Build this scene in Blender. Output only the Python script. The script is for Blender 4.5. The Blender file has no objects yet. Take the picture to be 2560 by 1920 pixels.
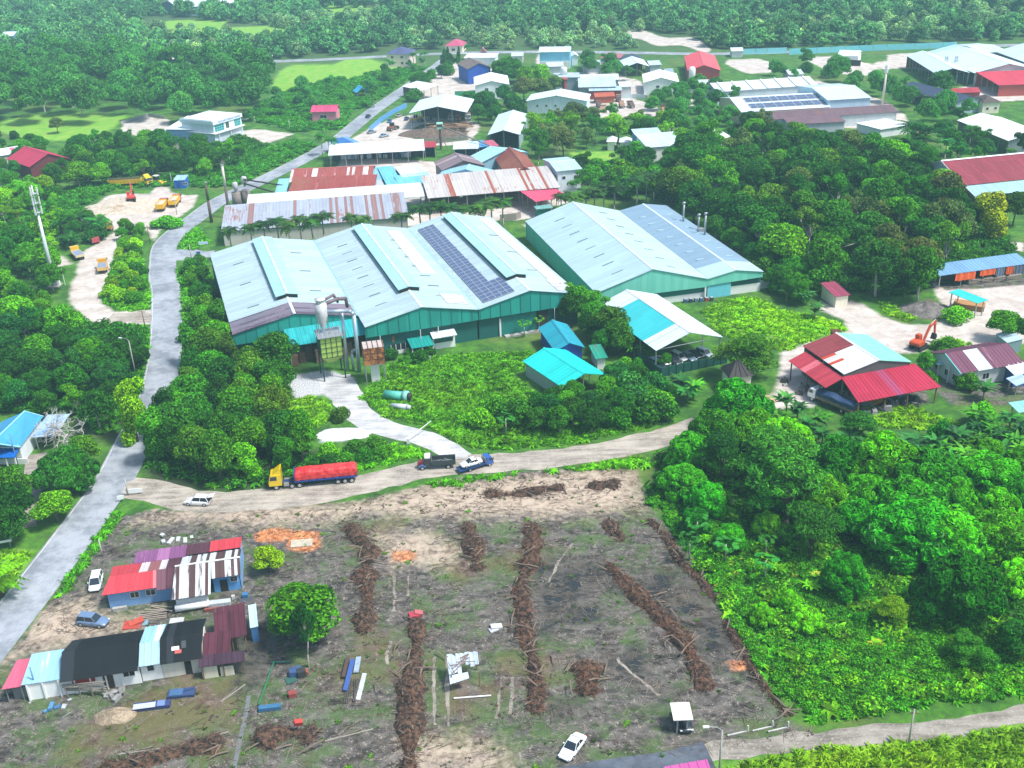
import bpy, bmesh, math, random
import numpy as np
from mathutils import Vector, Matrix, noise as mnoise
R = math.radians
S = bpy.context.scene
COL = S.collection
rng = random.Random(7)
nrg = np.random.default_rng(7)

# ------------------------------------------------------------------ camera
F_PX, PITCH, ROLL, CAM_H = 2637.9, .4494, -.035, 95.17      # focal length in photo pixels (2560 wide)
_ct, _st = math.cos(PITCH), math.sin(PITCH)
_fw = np.array([0, _ct, -_st]); _rt = np.array([1., 0, 0]); _up = np.array([0, _st, _ct])
_r = math.cos(ROLL)*_rt + math.sin(ROLL)*_up
_u = -math.sin(ROLL)*_rt + math.cos(ROLL)*_up
cam_d = bpy.data.cameras.new('camera'); cam = bpy.data.objects.new('camera', cam_d); COL.objects.link(cam)
cam_d.sensor_width = 36; cam_d.lens = 36*F_PX/2560; cam_d.clip_start = 1; cam_d.clip_end = 12000
cam.matrix_world = Matrix(((_r[0], _u[0], -_fw[0], 0), (_r[1], _u[1], -_fw[1], 0), (_r[2], _u[2], -_fw[2], CAM_H), (0, 0, 0, 1)))
S.camera = cam
S.render.resolution_x, S.render.resolution_y = 1024, 768

# ------------------------------------------------------------------ daylight
SUN_EL, SUN_AZ = 60, 112         # hazy bright day, sun high, to the right and a little behind the camera
w = bpy.data.worlds.new('World'); S.world = w; w.use_nodes = True
nt = w.node_tree; nt.nodes.clear()
sky = nt.nodes.new('ShaderNodeTexSky'); sky.sky_type = 'NISHITA'; sky.sun_disc = False
sky.sun_elevation = R(SUN_EL); sky.sun_rotation = R(SUN_AZ); sky.air_density = 1.2; sky.dust_density = 2.5; sky.ozone_density = 1.5
bg = nt.nodes.new('ShaderNodeBackground'); bg.inputs[1].default_value = .115
wo = nt.nodes.new('ShaderNodeOutputWorld')
nt.links.new(sky.outputs[0], bg.inputs[0]); nt.links.new(bg.outputs[0], wo.inputs[0])
sd = bpy.data.lights.new('sun', 'SUN'); sd.energy = 3.1; sd.angle = R(10); sd.color = (1, .985, .96)
sun = bpy.data.objects.new('sun', sd); COL.objects.link(sun); sun.location = (0, 0, 300)
sun.rotation_euler = Vector((-math.sin(R(SUN_AZ))*math.cos(R(SUN_EL)), -math.cos(R(SUN_AZ))*math.cos(R(SUN_EL)), -math.sin(R(SUN_EL)))).to_track_quat('-Z', 'Y').to_euler()
vs = S.view_settings; vs.view_transform = 'Standard'; vs.look = 'None'; vs.exposure = .72; vs.gamma = 1; vs.use_curve_mapping = False
S.render.engine = "CYCLES"
S.cycles.max_bounces = 5; S.cycles.diffuse_bounces = 2; S.cycles.glossy_bounces = 2; S.cycles.transmission_bounces = 2; S.cycles.transparent_max_bounces = 4; S.cycles.volume_bounces = 1

# ------------------------------------------------------------------ photo pixel -> place on a level plane at height z
def P(p, z=0.):
    d = (p[0]-1280)/F_PX*_r - (p[1]-960)/F_PX*_u + _fw
    t = (z-CAM_H)/d[2]
    return Vector((d[0]*t, d[1]*t, z))
def q(x, y): return (x*1.15732, y*1.15732)
_ZO = {1: (0, 0), 2: (850, 0), 3: (1700, 0), 4: (0, 640), 5: (850, 640), 6: (1700, 640), 7: (0, 1280), 8: (850, 1280), 9: (1700, 1280)}
def z(k, x, y): return (_ZO[k][0]+x*.38879, _ZO[k][1]+y*.38879)
def c7(x, y): return (140+x/4.809, 420+y/4.809)
def c4(x, y): return (500+x/4.365, 560+y/4.365)
def c5(x, y): return (900+x/3.607, 520+y/3.607)
def c6(x, y): return (1300+x/3.352, 480+y/3.352)
def cr(x, y): return (2200+x/4.147, 640+y/4.147)
def cw(x, y): return (1960+x/5.53, 820+y/5.53)
def cd(x, y): return (680+x/6.9125, 760+y/6.9125)
def ch(x, y): return (x/5.185, 1000+y/5.185)
def co(x, y): return (380+x/5.53, 250+y/5.53)

# ------------------------------------------------------------------ things, parts, meshes
SEEN = {}
def tag(o, label=None, cat=None, group=None, kind=None):
    if label:
        o['label'] = label
        SEEN[label] = SEEN.get(label, 0)+1
    if cat: o['category'] = cat
    if group: o['group'] = group
    if kind: o['kind'] = kind
    return o
def thing(name, label, cat, loc=(0, 0, 0), rz=0., group=None):
    o = bpy.data.objects.new(name, None); COL.objects.link(o)
    o.empty_display_size = .3; o.location = loc; o.rotation_euler = (0, 0, rz)
    return tag(o, label, cat, group)
def link(name, me, parent=None):
    o = bpy.data.objects.new(name, me); COL.objects.link(o)
    if parent: o.parent = parent
    return o
class MB:
    def __init__(s): s.v = []; s.f = []; s.mi = []; s.cur = 0
    def add(s, vs, fs):
        n = len(s.v); s.v += [tuple(p) for p in vs]
        for f in fs: s.f.append([i+n for i in f]); s.mi.append(s.cur)
        return s
    def box(s, x0, x1, y0, y1, z0, z1):
        return s.add([(x0,y0,z0),(x1,y0,z0),(x1,y1,z0),(x0,y1,z0),(x0,y0,z1),(x1,y0,z1),(x1,y1,z1),(x0,y1,z1)],
                     [(0,3,2,1),(4,5,6,7),(0,1,5,4),(1,2,6,5),(2,3,7,6),(3,0,4,7)])
    def hexa(s, b, t):      # 4 bottom points, 4 top points (both counter-clockwise)
        return s.add(list(b)+list(t), [(0,3,2,1),(4,5,6,7),(0,1,5,4),(1,2,6,5),(2,3,7,6),(3,0,4,7)])
    def prism(s, pts, dv):  # polygon pts swept by vector dv
        n = len(pts); dv = Vector(dv); a = [Vector(p) for p in pts]
        return s.add(a+[p+dv for p in a], [tuple(range(n))[::-1], tuple(range(n, 2*n))]+[(i, (i+1) % n, n+(i+1) % n, n+i) for i in range(n)])
    def tube(s, p0, p1, r0, r1=None, n=8, cap=True):
        p0 = Vector(p0); p1 = Vector(p1); r1 = r0 if r1 is None else r1
        d = (p1-p0); L = d.length
        if L < 1e-6: return s
        d /= L; a = d.orthogonal().normalized(); b = d.cross(a); vs = []
        for p, r in ((p0, r0), (p1, r1)):
            for i in range(n):
                t = 2*math.pi*i/n; vs.append(p+a*(r*math.cos(t))+b*(r*math.sin(t)))
        fs = [(i, (i+1) % n, n+(i+1) % n, n+i) for i in range(n)]
        if cap: fs += [tuple(range(n))[::-1], tuple(range(n, 2*n))]
        return s.add(vs, fs)
    def path(s, pts, r, n=7):
        for i in range(len(pts)-1):
            ra = r[i] if isinstance(r, (list, tuple)) else r; rb = r[i+1] if isinstance(r, (list, tuple)) else r
            s.tube(pts[i], pts[i+1], ra, rb, n)
        return s
    def lathe(s, prof, n=14, c=(0, 0, 0)):
        vs = []; m = len(prof)
        for r, zz in prof:
            for i in range(n):
                t = 2*math.pi*i/n; vs.append((c[0]+r*math.cos(t), c[1]+r*math.sin(t), c[2]+zz))
        fs = [(k*n+i, k*n+(i+1) % n, (k+1)*n+(i+1) % n, (k+1)*n+i) for k in range(m-1) for i in range(n)]
        fs += [tuple(range(n))[::-1], tuple(range((m-1)*n, m*n))]
        return s.add(vs, fs)
    def slope(s, e0, e1, r1, r0, w=1., h=.06, t=.1):   # ribbed roof plane: eave e0-e1, top edge r0-r1
        e0, e1, r1, r0 = map(Vector, (e0, e1, r1, r0))
        nn = (e1-e0).cross(r0-e0).normalized()
        if nn.z < 0: nn = -nn
        k = max(1, round((e1-e0).length/w)) if w else 1
        prof = [(0., 0.), (.72, 0.), (.8, h), (.92, h)] if w else [(0., 0.)]
        ss = [((i+a)/k, hh) for i in range(k) for a, hh in prof]+[(1., 0.)]
        m = len(ss); vs = []
        for aa, hh in ss: vs.append(e0.lerp(e1, aa)+nn*hh)
        for aa, hh in ss: vs.append(r0.lerp(r1, aa)+nn*hh)
        vs += [e0-nn*t, e1-nn*t, r1-nn*t, r0-nn*t]
        b = 2*m
        fs = [(i, i+1, m+i+1, m+i) for i in range(m-1)]
        fs += [(b, b+3, b+2, b+1), (b, 0, m, b+3), (b+1, b+2, 2*m-1, m-1)]
        fs += [tuple([b, b+1]+list(range(m-1, -1, -1))), tuple([b+3]+list(range(m, 2*m))+[b+2])]
        return s.add(vs, fs)
    def mesh(s, name, mats, smooth=False):
        me = bpy.data.meshes.new(name); me.from_pydata(s.v, [], s.f)
        for m in (mats if isinstance(mats, (list, tuple)) else [mats]): me.materials.append(m)
        if any(s.mi): me.polygons.foreach_set('material_index', s.mi)
        bm = bmesh.new(); bm.from_mesh(me); bmesh.ops.recalc_face_normals(bm, faces=bm.faces); bm.to_mesh(me); bm.free()
        if smooth: me.polygons.foreach_set('use_smooth', [True]*len(me.polygons))
        me.update(); return me
    def build(s, name, mats, parent=None, smooth=False):
        return link(name, s.mesh(name, mats, smooth), parent)
def tree_copy(o, parent=None):
    c = o.copy(); COL.objects.link(c); c.parent = parent
    for ch_ in o.children: tree_copy(ch_, c)
    return c
ORD = ['', 'first', 'second', 'third', 'fourth', 'fifth', 'sixth', 'seventh', 'eighth', 'ninth', 'tenth', 'eleventh', 'twelfth', 'thirteenth', 'fourteenth', 'fifteenth', 'sixteenth', 'seventeenth', 'eighteenth', 'nineteenth', 'twentieth']
# ------------------------------------------------------------------ materials
def lin(h):
    h = h.lstrip('#'); o = []
    for i in (0, 2, 4):
        c = int(h[i:i+2], 16)/255; o.append(c/12.92 if c <= .04045 else ((c+.055)/1.055)**2.4)
    return (*o, 1.)
def col(c): return lin(c) if isinstance(c, str) else ((*c, 1.) if len(c) == 3 else c)
class NT:
    def __init__(s, name):
        s.m = bpy.data.materials.new(name); s.m.use_nodes = True; s.t = s.m.node_tree; s.t.nodes.clear()
        s.out = s.t.nodes.new('ShaderNodeOutputMaterial')
    def n(s, typ, ins=None, **kw):
        d = s.t.nodes.new('ShaderNode'+typ)
        for k, v in kw.items(): setattr(d, k, v)
        for k, v in (ins or {}).items():
            if isinstance(v, bpy.types.NodeSocket): s.t.links.new(v, d.inputs[k])
            else: d.inputs[k].default_value = v
        return d
    def math(s, op, a, b=0., c=None, clamp=False):
        i = {0: a, 1: b}
        if c is not None: i[2] = c
        return s.n('Math', i, operation=op, use_clamp=clamp).outputs[0]
    def mix(s, f, a, b, mode='MIX'):
        d = s.n('Mix', data_type='RGBA', blend_type=mode)
        for k, v in ((0, f), (6, a), (7, b)):
            if isinstance(v, bpy.types.NodeSocket): s.t.links.new(v, d.inputs[k])
            else: d.inputs[k].default_value = v
        return d.outputs[2]
    def step(s, x, lo, hi):
        return s.n('MapRange', {0: x, 1: lo, 2: hi, 3: 0., 4: 1.}, interpolation_type='SMOOTHSTEP').outputs[0]
    def noise(s, vec, sc, det=3., rough=.55, dim='3D'):
        return s.n('TexNoise', {'Vector': vec, 'Scale': sc, 'Detail': det, 'Roughness': rough}, noise_dimensions=dim).outputs[0]
    def scale(s, vec, xyz): return s.n('Mapping', {'Vector': vec, 'Scale': xyz}).outputs[0]
    def bsdf(s, colr, rough=.6, metal=0., bump=None, bs=.3, bd=.05, spec=.5, **kw):
        b = s.n('BsdfPrincipled', {'Base Color': colr, 'Roughness': rough, 'Metallic': metal, 'Specular IOR Level': spec})
        for k, v in kw.items():
            if isinstance(v, bpy.types.NodeSocket): s.t.links.new(v, b.inputs[k])
            else: b.inputs[k].default_value = v
        if bump is not None:
            bp = s.n('Bump', {'Strength': bs, 'Distance': bd, 'Height': bump}); s.t.links.new(bp.outputs[0], b.inputs['Normal'])
        s.t.links.new(b.outputs[0], s.out.inputs[0]); return b
_MC = {}
def paint(c, rough=.5, metal=0., dirt=.25, sc=.6, name='paint'):
    key = (str(c), rough, metal, dirt, sc)
    if key in _MC: return _MC[key]
    t = NT(name); tc = t.n('TexCoord').outputs['Object']
    a = t.noise(tc, sc, 4.); b = t.noise(tc, sc*7, 3.)
    f = t.math('MULTIPLY', t.step(t.math('ADD', t.math('MULTIPLY', a, .6), t.math('MULTIPLY', b, .4)), .42, .72), dirt)
    cc = col(c); d = tuple(x*.35+.02 for x in cc[:3])+(1.,)
    t.bsdf(t.mix(f, cc, d), rough, metal); _MC[key] = t.m; return t.m
def roof(c, alt=None, stripe=0., rust=0., rc=(.17, .065, .04), axis='y', rough=.42, pw=.9, sl=5., var=.16, edge=0.):
    """ribbed sheet roofing: tone changes from sheet to sheet, streaks run down the slope, rust comes in patches"""
    key = ('roof', str(c), str(alt), stripe, rust, str(rc), axis, rough, pw, sl, var)
    if key in _MC: return _MC[key]
    t = NT('roof_sheet'); tc = t.n('TexCoord').outputs['Object']; sp = t.n('SeparateXYZ', {0: tc})
    a, b = (sp.outputs[1], sp.outputs[0]) if axis == 'y' else (sp.outputs[0], sp.outputs[1])
    i = t.math('FLOOR', t.math('DIVIDE', a, pw)); j = t.math('FLOOR', t.math('DIVIDE', b, sl))
    ij = t.n('CombineXYZ', {0: i, 1: j}).outputs[0]
    wn = t.n('TexWhiteNoise', {'Vector': ij}, noise_dimensions='2D').outputs[0]
    wn2 = t.n('TexWhiteNoise', {'Vector': t.n('CombineXYZ', {0: i, 1: 7.3}).outputs[0]}, noise_dimensions='2D').outputs[0]
    st = t.noise(t.scale(tc, (.25, 2.6, 1) if axis == 'y' else (2.6, .25, 1)), 1., 4.)
    big = t.noise(tc, .09, 3.); fine = t.noise(tc, 2.2, 4.)
    base = tuple(x*.84 for x in col(c)[:3])+(1.,)
    dk = tuple(x*(1-var) for x in base[:3])+(1.,); lt = tuple(min(1, x*(1+var*.45)) for x in base[:3])+(1.,)
    k = t.math('ADD', t.math('MULTIPLY', wn, .35), t.math('ADD', t.math('MULTIPLY', st, .4), t.math('MULTIPLY', big, .5)))
    cc = t.mix(t.step(k, .35, .95), dk, lt)
    if alt is not None:
        cc = t.mix(t.step(t.math('ADD', t.math('MULTIPLY', wn2, .85), t.math('MULTIPLY', st, .15)), 1-stripe-.02+.08, 1-stripe+.1), cc, col(alt))
    if rust > 0:
        r_ = t.math('ADD', t.math('MULTIPLY', big, .5), t.math('ADD', t.math('MULTIPLY', st, .35), t.math('MULTIPLY', fine, .25)))
        cc = t.mix(t.step(r_, .78-rust*.45, .86-rust*.4), cc, t.mix(fine, col(rc), tuple(min(1, x*2.1) for x in col(rc)[:3])+(1.,)))
    t.bsdf(cc, max(rough, .55), 0., bump=fine, bs=.12, bd=.02, spec=.18); _MC[key] = t.m; return t.m
def wallm(c, dirt=.35, rough=.7, panel=0., alt=None):
    key = ('wall', str(c), dirt, rough, panel, str(alt))
    if key in _MC: return _MC[key]
    t = NT('wall_finish'); tc = t.n('TexCoord').outputs['Object']; sp = t.n('SeparateXYZ', {0: tc})
    st = t.noise(t.scale(tc, (1.8, 1.8, .12)), 1., 4.); big = t.noise(tc, .3, 4.)
    base = col(c); dk = tuple(x*.45+.01 for x in base[:3])+(1.,)
    f = t.math('MULTIPLY', t.step(t.math('ADD', t.math('MULTIPLY', st, .6), t.math('MULTIPLY', big, .4)), .4, .75), dirt)
    cc = t.mix(f, base, dk)
    if panel:
        i = t.math('FLOOR', t.math('DIVIDE', t.math('ADD', sp.outputs[0], sp.outputs[1]), panel))
        wn = t.n('TexWhiteNoise', {'W': i}, noise_dimensions='1D').outputs[0]
        cc = t.mix(t.math('MULTIPLY', t.step(wn, .55, .6), .5), cc, col(alt) if alt else dk)
    t.bsdf(cc, rough, bump=big, bs=.1); _MC[key] = t.m; return t.m
def glass(c=(.02, .03, .04), rough=.08):
    key = ('glass', c, rough)
    if key in _MC: return _MC[key]
    t = NT('window_glass'); t.bsdf((*c, 1.), rough, spec=.8); _MC[key] = t.m; return t.m
DARK = paint((.025, .024, .022), .8, dirt=.1, name='dark'); GLASS = glass(); STEEL = paint((.42, .44, .45), .45, .6, name='steel')
CONC = paint((.42, .41, .38), .85, dirt=.5, name='concrete'); WOOD = paint((.22, .12, .07), .8, dirt=.6, sc=3, name='timber')
RUBBER = paint((.02, .02, .02), .85, dirt=.05, name='rubber'); WHITE = paint((.8, .81, .8), .45, dirt=.15, name='white')
# ------------------------------------------------------------------ ground: one sheet, kinds of soil marked by distance to drawn outlines
def Zs(k, pts): return [z(k, *p) for p in pts]
def Qs(pts): return [q(*p) for p in pts]
def C7(pts): return [c7(*p) for p in pts]
FIELD = Qs([(255,1118),(330,1100),(440,1104),(560,1094),(760,1084),(900,1052),(1000,1030),(1130,1018),(1280,1006),(1375,1016),(1400,1090),(1450,1150),(1530,1270),(1590,1370),(1640,1480),(1700,1555),(1790,1590),(1500,1625),(1270,1665),(0,1950),(-250,1750),(-10,1440),(60,1360),(115,1290),(165,1240)])
LAYERS = {
 'soil': [FIELD, Qs([(590,1215),(640,1170),(560,1260)])],
 'pale': [Qs([(930,1050),(1130,1028),(1280,1012),(1365,1025),(1390,1090),(1300,1105),(1180,1115),(1040,1110),(920,1115),(800,1105),(700,1125),(560,1135),(450,1120),(300,1125),(330,1105),(560,1096),(760,1090)]),
          Zs(8, [(250,150),(520,130),(730,230),(720,330),(500,330),(330,330)]), Zs(7, [(240,640),(560,560),(700,700),(860,700),(900,760),(480,830),(210,870),(60,930),(230,720)]),
          Zs(8, [(420,1480),(900,1500),(1080,1646),(500,1646)])],
 'wet': [Zs(8, [(1290,300),(1650,330),(1900,420),(2050,380),(2150,430),(2212,560),(2212,800),(2000,600),(1750,460),(1560,560),(1700,650),(1500,720),(1300,780),(1240,520)]),
         Zs(8, [(1700,930),(1900,900),(2100,1180),(2000,1210)]), Zs(9, [(0,330),(120,480),(260,640),(330,800),(360,900),(250,990),(110,860),(0,620)]), Zs(8, [(1350,1230),(1560,1260),(1500,1340),(1370,1330)]),
         Zs(7, [(1590,760),(1700,700),(1760,900),(1640,1110),(1560,1150),(1580,900)])],
 'clay': [Zs(7, [(1630,140),(1750,100),(1900,120),(2050,120),(2060,240),(1960,256),(1850,240),(1840,180),(1760,200),(1650,190)]), Zs(8, [(330,240),(480,260),(500,310),(340,320)]), Zs(9, [(310,960),(470,950),(480,1010),(340,1020)])],
 'sand': [C7([(130,650),(370,560),(470,450),(620,330),(850,305),(1130,315),(1205,220),(1350,230),(1390,290),(1550,330),(1700,315),(1650,470),(1520,560),(1250,740),(1180,880),(1060,700),(820,700),(700,770),(640,700),(430,620)]),
          Zs(4, [(450,200),(440,280),(520,390),(640,435),(1000,440),(1000,345),(740,360),(650,300),(660,240),(720,130),(745,-40),(800,-140),(770,-180),(640,-90),(520,-20),(490,120)]), Zs(4, [(200,60),(300,0),(400,0),(470,50),(330,75)]),
          Zs(6, [(650,620),(820,560),(900,540),(1085,480),(1050,410),(900,350),(930,270),(1080,280),(1180,310),(1300,390),(1450,440),(1650,440),(1680,300),(1640,230),(1620,160),(1750,175),(2212,150),(2500,140),(2500,520),(2212,560),(1990,570),(1890,580),(1620,560),(1560,620),(1250,640),(900,900),(860,975),(760,960),(560,1000),(470,930),(600,890),(640,760)]),
          Zs(2, [(230,800),(430,740),(890,780),(900,830),(820,930),(540,940),(160,940),(60,1000),(600,1040),(620,1080),(0,1080),(0,940)]), Zs(2, [(1590,670),(1900,640),(2000,660),(2100,750),(1640,760)]), Zs(2, [(1790,510),(1930,520),(2000,620),(1800,600)]),
          Zs(2, [(590,600),(740,500),(870,560),(870,620)]), Zs(1, [(780,790),(960,745),(1090,770),(1070,900),(790,860)]), Zs(1, [(1500,850),(1640,830),(1890,860),(1720,925),(1560,950)]),
          Zs(2, [(1800,205),(2212,230),(2350,270),(2400,330),(2212,310),(1900,262)]), Zs(3, [(280,380),(560,375),(600,450),(440,475),(300,425)]), Zs(3, [(750,370),(1000,355),(1200,400),(1320,460),(1200,475),(980,475),(850,400)]),
          Zs(3, [(1500,560),(1700,600),(2000,500),(2212,560),(2300,640),(1950,660)]), Zs(3, [(1200,440),(1900,470),(2500,460),(2500,330),(1900,300),(1400,340)]), Zs(2, [(1090,1290),(1260,1290),(1280,1390),(1120,1420),(1060,1360)]),
          Zs(2, [(1180,1440),(1250,1450),(1420,1700),(1350,1700)]), Zs(3, [(0,640),(60,620),(120,680),(60,700)]), Zs(3, [(1790,1540),(2000,1580),(2212,1620),(2212,1560),(1850,1530)]), Zs(3, [(1250,760),(1450,740),(1500,850),(1300,870)]),
          Zs(2, [(1190,360),(1290,350),(1460,400),(1300,430)])],
 'gravel': [Qs([(615,815),(700,800),(765,815),(772,860),(740,878),(700,850),(640,862)]), Qs([(690,955),(715,925),(760,935),(765,952)])],
 'mown': [Zs(1, [(0,750),(440,725),(840,740),(720,830),(560,900),(300,905),(0,850)]), Zs(1, [(880,120),(1090,110),(1860,190),(1870,240),(1600,260),(1100,225),(940,190)]), Zs(1, [(1820,410),(2212,400),(2600,420),(2560,520),(2200,640),(1850,620),(1740,560)]),
          Zs(2, [(0,380),(300,390),(250,470),(0,480)]), Zs(6, [(290,400),(340,280),(500,270),(640,350),(900,400),(1060,450),(1060,480),(800,560),(600,520),(420,500)]), Zs(2, [(1480,980),(1760,970),(1800,1050),(1560,1090)]), Zs(3, [(1720,900),(1830,880),(1800,980),(1720,980)]),
          Zs(9, [(250,1646),(860,1500),(1500,1480),(2212,1370),(2400,1646),(2400,1900),(250,1900)]), Zs(7, [(0,250),(190,260),(200,330),(0,560)]), Zs(3, [(0,15),(260,25),(250,105),(0,65)]), Zs(2, [(-150,62),(350,58),(340,118),(-150,112)])],
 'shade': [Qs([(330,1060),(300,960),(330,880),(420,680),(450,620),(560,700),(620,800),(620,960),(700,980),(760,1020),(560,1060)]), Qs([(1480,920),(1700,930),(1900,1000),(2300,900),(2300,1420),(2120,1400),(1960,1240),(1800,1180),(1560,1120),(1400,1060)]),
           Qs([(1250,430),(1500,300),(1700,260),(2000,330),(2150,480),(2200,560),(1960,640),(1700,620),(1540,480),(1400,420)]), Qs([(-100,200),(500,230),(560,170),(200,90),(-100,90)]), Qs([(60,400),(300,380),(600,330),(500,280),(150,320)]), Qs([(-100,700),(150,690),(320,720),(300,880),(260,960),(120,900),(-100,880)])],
}
LAYERS['sand'] += [Zs(2, [(560,480),(830,380),(1000,440),(1000,520),(1120,560),(1100,620),(820,640),(800,700),(430,640)]), Zs(2, [(-200,1180),(0,1060),(640,1040),(1300,1100),(1480,1200),(1480,1300),(1000,1420),(-250,1500)]), Zs(3, [(180,560),(900,520),(1300,640),(1450,740),(1250,830),(600,800),(380,740)]), Zs(2, [(1370,470),(1800,480),(1930,540),(1900,640),(1600,690),(1500,600)])]
LAYERS['soil'].append(Zs(6, [(880,250),(1050,240),(1100,290),(950,320)])); LAYERS['soil'].append(Zs(6, [(1450,330),(1600,270),(1680,310),(1680,420),(1500,400)])); LAYERS['soil'].append(Zs(6, [(780,740),(900,700),(1560,800),(1620,950),(1300,960),(1150,1000),(900,860)]))
LAYERS['soil'].append(Zs(2, [(400,860),(540,790),(800,810),(830,900),(560,930)])); LAYERS['soil'].append(Zs(6, [(1650,170),(1900,150),(2212,130),(2300,180),(1900,210),(1700,220)])); LAYERS['soil'].append(Zs(6,[(1600,840),(1800,760),(2212,780),(2300,960),(2100,960),(1750,960)]))
def axis_lines(a, b, step, lo, hi):
    xs = list(np.arange(a, b+.01, step)); d = step; x = xs[-1]
    while x < hi: d *= 1.13; x += d; xs.append(x)
    d = step; x = xs[0]; pre = []
    while x > lo: d *= 1.13; x -= d; pre.append(x)
    return np.array(pre[::-1]+xs)
GX = axis_lines(-150, 165, 1.2, -3600, 3600); GY = axis_lines(80, 400, 1.2, -400, 6000)
def hill(x, y):
    """far rise of the land; level where the yards and houses stand"""
    h = 55*np.exp(-(((x-430)/330)**2+((y-1260)/300)**2)) + 60*np.exp(-(((x+700)/420)**2+((y-1750)/380)**2)) + 90*np.exp(-(((x-100)/1200)**2+((y-2700)/700)**2))
    t = np.clip((y-700)/300, 0, 1); return h*t*t*(3-2*t)
XX, YY = np.meshgrid(GX, GY); ZZ = hill(XX, YY)
ZZ = ZZ + np.where(YY < 640, 0, 0)
def sdist(polys, x, y):
    out = np.full(x.shape, -1e9)
    for pl in polys:
        w2 = np.array([P(p)[:2] for p in pl]); ins = np.zeros(x.shape, bool); dm = np.full(x.shape, 1e18)
        for k in range(len(w2)):
            a = w2[k]; b = w2[(k+1) % len(w2)]; e = b-a
            t = np.clip(((x-a[0])*e[0]+(y-a[1])*e[1])/(e@e+1e-9), 0, 1)
            dm = np.minimum(dm, (x-a[0]-t*e[0])**2+(y-a[1]-t*e[1])**2)
            c = (a[1] > y) != (b[1] > y)
            ins ^= c & (x < a[0]+(y-a[1])*e[0]/(e[1] if abs(e[1]) > 1e-9 else 1e-9))
        out = np.maximum(out, np.where(ins, 1, -1)*np.sqrt(dm))
    return out
nx, ny = len(GX), len(GY)
gm = bpy.data.meshes.new('ground'); idx = np.arange(nx*ny).reshape(ny, nx)
fc = np.stack([idx[:-1, :-1], idx[:-1, 1:], idx[1:, 1:], idx[1:, :-1]], -1).reshape(-1, 4)
gm.vertices.add(nx*ny); gm.vertices.foreach_set('co', np.stack([XX, YY, ZZ], -1).ravel())
gm.loops.add(len(fc)*4); gm.loops.foreach_set('vertex_index', fc.ravel()); gm.polygons.add(len(fc))
gm.polygons.foreach_set('loop_start', np.arange(0, len(fc)*4, 4)); gm.update(calc_edges=True)
gm.polygons.foreach_set('use_smooth', [True]*len(fc))
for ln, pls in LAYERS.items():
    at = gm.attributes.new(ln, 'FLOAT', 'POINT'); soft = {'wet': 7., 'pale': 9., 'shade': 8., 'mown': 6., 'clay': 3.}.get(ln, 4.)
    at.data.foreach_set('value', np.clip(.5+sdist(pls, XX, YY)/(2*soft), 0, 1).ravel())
t = NT('ground_soil'); geo = t.n('NewGeometry').outputs['Position']
n1 = t.noise(geo, .035, 5., .6); n2 = t.noise(geo, .22, 5., .65); n3 = t.noise(geo, 1.1, 4., .65); n4 = t.noise(geo, 4., 3., .6)
wc = t.n('TexNoise', {'Vector': geo, 'Scale': .09, 'Detail': 2.}).outputs['Color']
wp = t.n('VectorMath', {0: geo, 1: t.n('VectorMath', {0: wc, 'Scale': 9.}, operation='SCALE').outputs[0]}, operation='ADD').outputs[0]   # soil dragged about by machines
wv = t.noise(t.scale(wp, (.22, .55, 1)), 1., 6., .72)
wv2 = t.noise(t.n('Mapping', {'Vector': wp, 'Rotation': (0, 0, .35), 'Scale': (.3, 1.0, 1)}).outputs[0], 1., 5., .7)
def A(nm): return t.n('Attribute', attribute_name=nm).outputs['Fac']
def mask(nm, amp=.5, w_=.08, mixn=None):
    x = t.math('ADD', A(nm), t.math('MULTIPLY', t.math('SUBTRACT', mixn or t.math('ADD', t.math('MULTIPLY', n2, .6), t.math('MULTIPLY', n3, .4)), .5), amp))
    return t.step(x, .5-w_, .5+w_)
g = t.mix(t.step(n2, .35, .68), (.025, .1, .01, 1), (.08, .24, .012, 1)); g = t.mix(t.step(n3, .45, .75), g, (.035, .085, .02, 1))
g = t.mix(t.math('MULTIPLY', t.step(n1, .5, .7), .55), g, (.16, .17, .05, 1))
g = t.mix(mask('mown', .5, .15), g, t.mix(t.step(n2, .35, .7), (.13, .36, .02, 1), (.26, .4, .06, 1)))
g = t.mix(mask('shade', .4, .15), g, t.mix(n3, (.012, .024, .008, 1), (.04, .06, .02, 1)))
sand = t.mix(t.step(n2, .3, .72), (.42, .36, .31, 1), (.62, .57, .52, 1)); sand = t.mix(t.math('MULTIPLY', t.step(wv2, .52, .68), .6), sand, (.3, .24, .2, 1)); sand = t.mix(t.math('MULTIPLY', t.step(n3, .6, .75), .4), sand, (.7, .68, .65, 1))
g = t.mix(mask('sand', .45, .1), g, sand)
comb = t.math('ADD', t.math('MULTIPLY', wv, .45), t.math('ADD', t.math('MULTIPLY', wv2, .35), t.math('MULTIPLY', n3, .25)))
soil = t.mix(t.step(comb, .4, .62), (.021, .018, .016, 1), (.145, .13, .115, 1))
soil = t.mix(t.step(t.math('ADD', t.math('MULTIPLY', n3, .5), t.math('MULTIPLY', n4, .5)), .53, .66), soil, (.36, .31, .25, 1))
soil = t.mix(t.math('MULTIPLY', t.step(t.math('ADD', t.math('MULTIPLY', n1, .45), t.math('MULTIPLY', n2, .6)), .48, .6), .68), soil, t.mix(n4, (.03, .08, .015, 1), (.1, .19, .035, 1)))
soil = t.mix(t.math('MULTIPLY', t.step(n1, .52, .62), .35), soil, (.2, .09, .05, 1))
pale = t.mix(t.step(comb, .36, .58), (.13, .09, .065, 1), (.48, .385, .29, 1)); pale = t.mix(t.math('MULTIPLY', t.step(n2, .55, .7), .6), pale, (.13, .085, .06, 1))
soil = t.mix(mask('pale', .9, .2), soil, pale)
wm = mask('wet', .9, .15)
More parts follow.
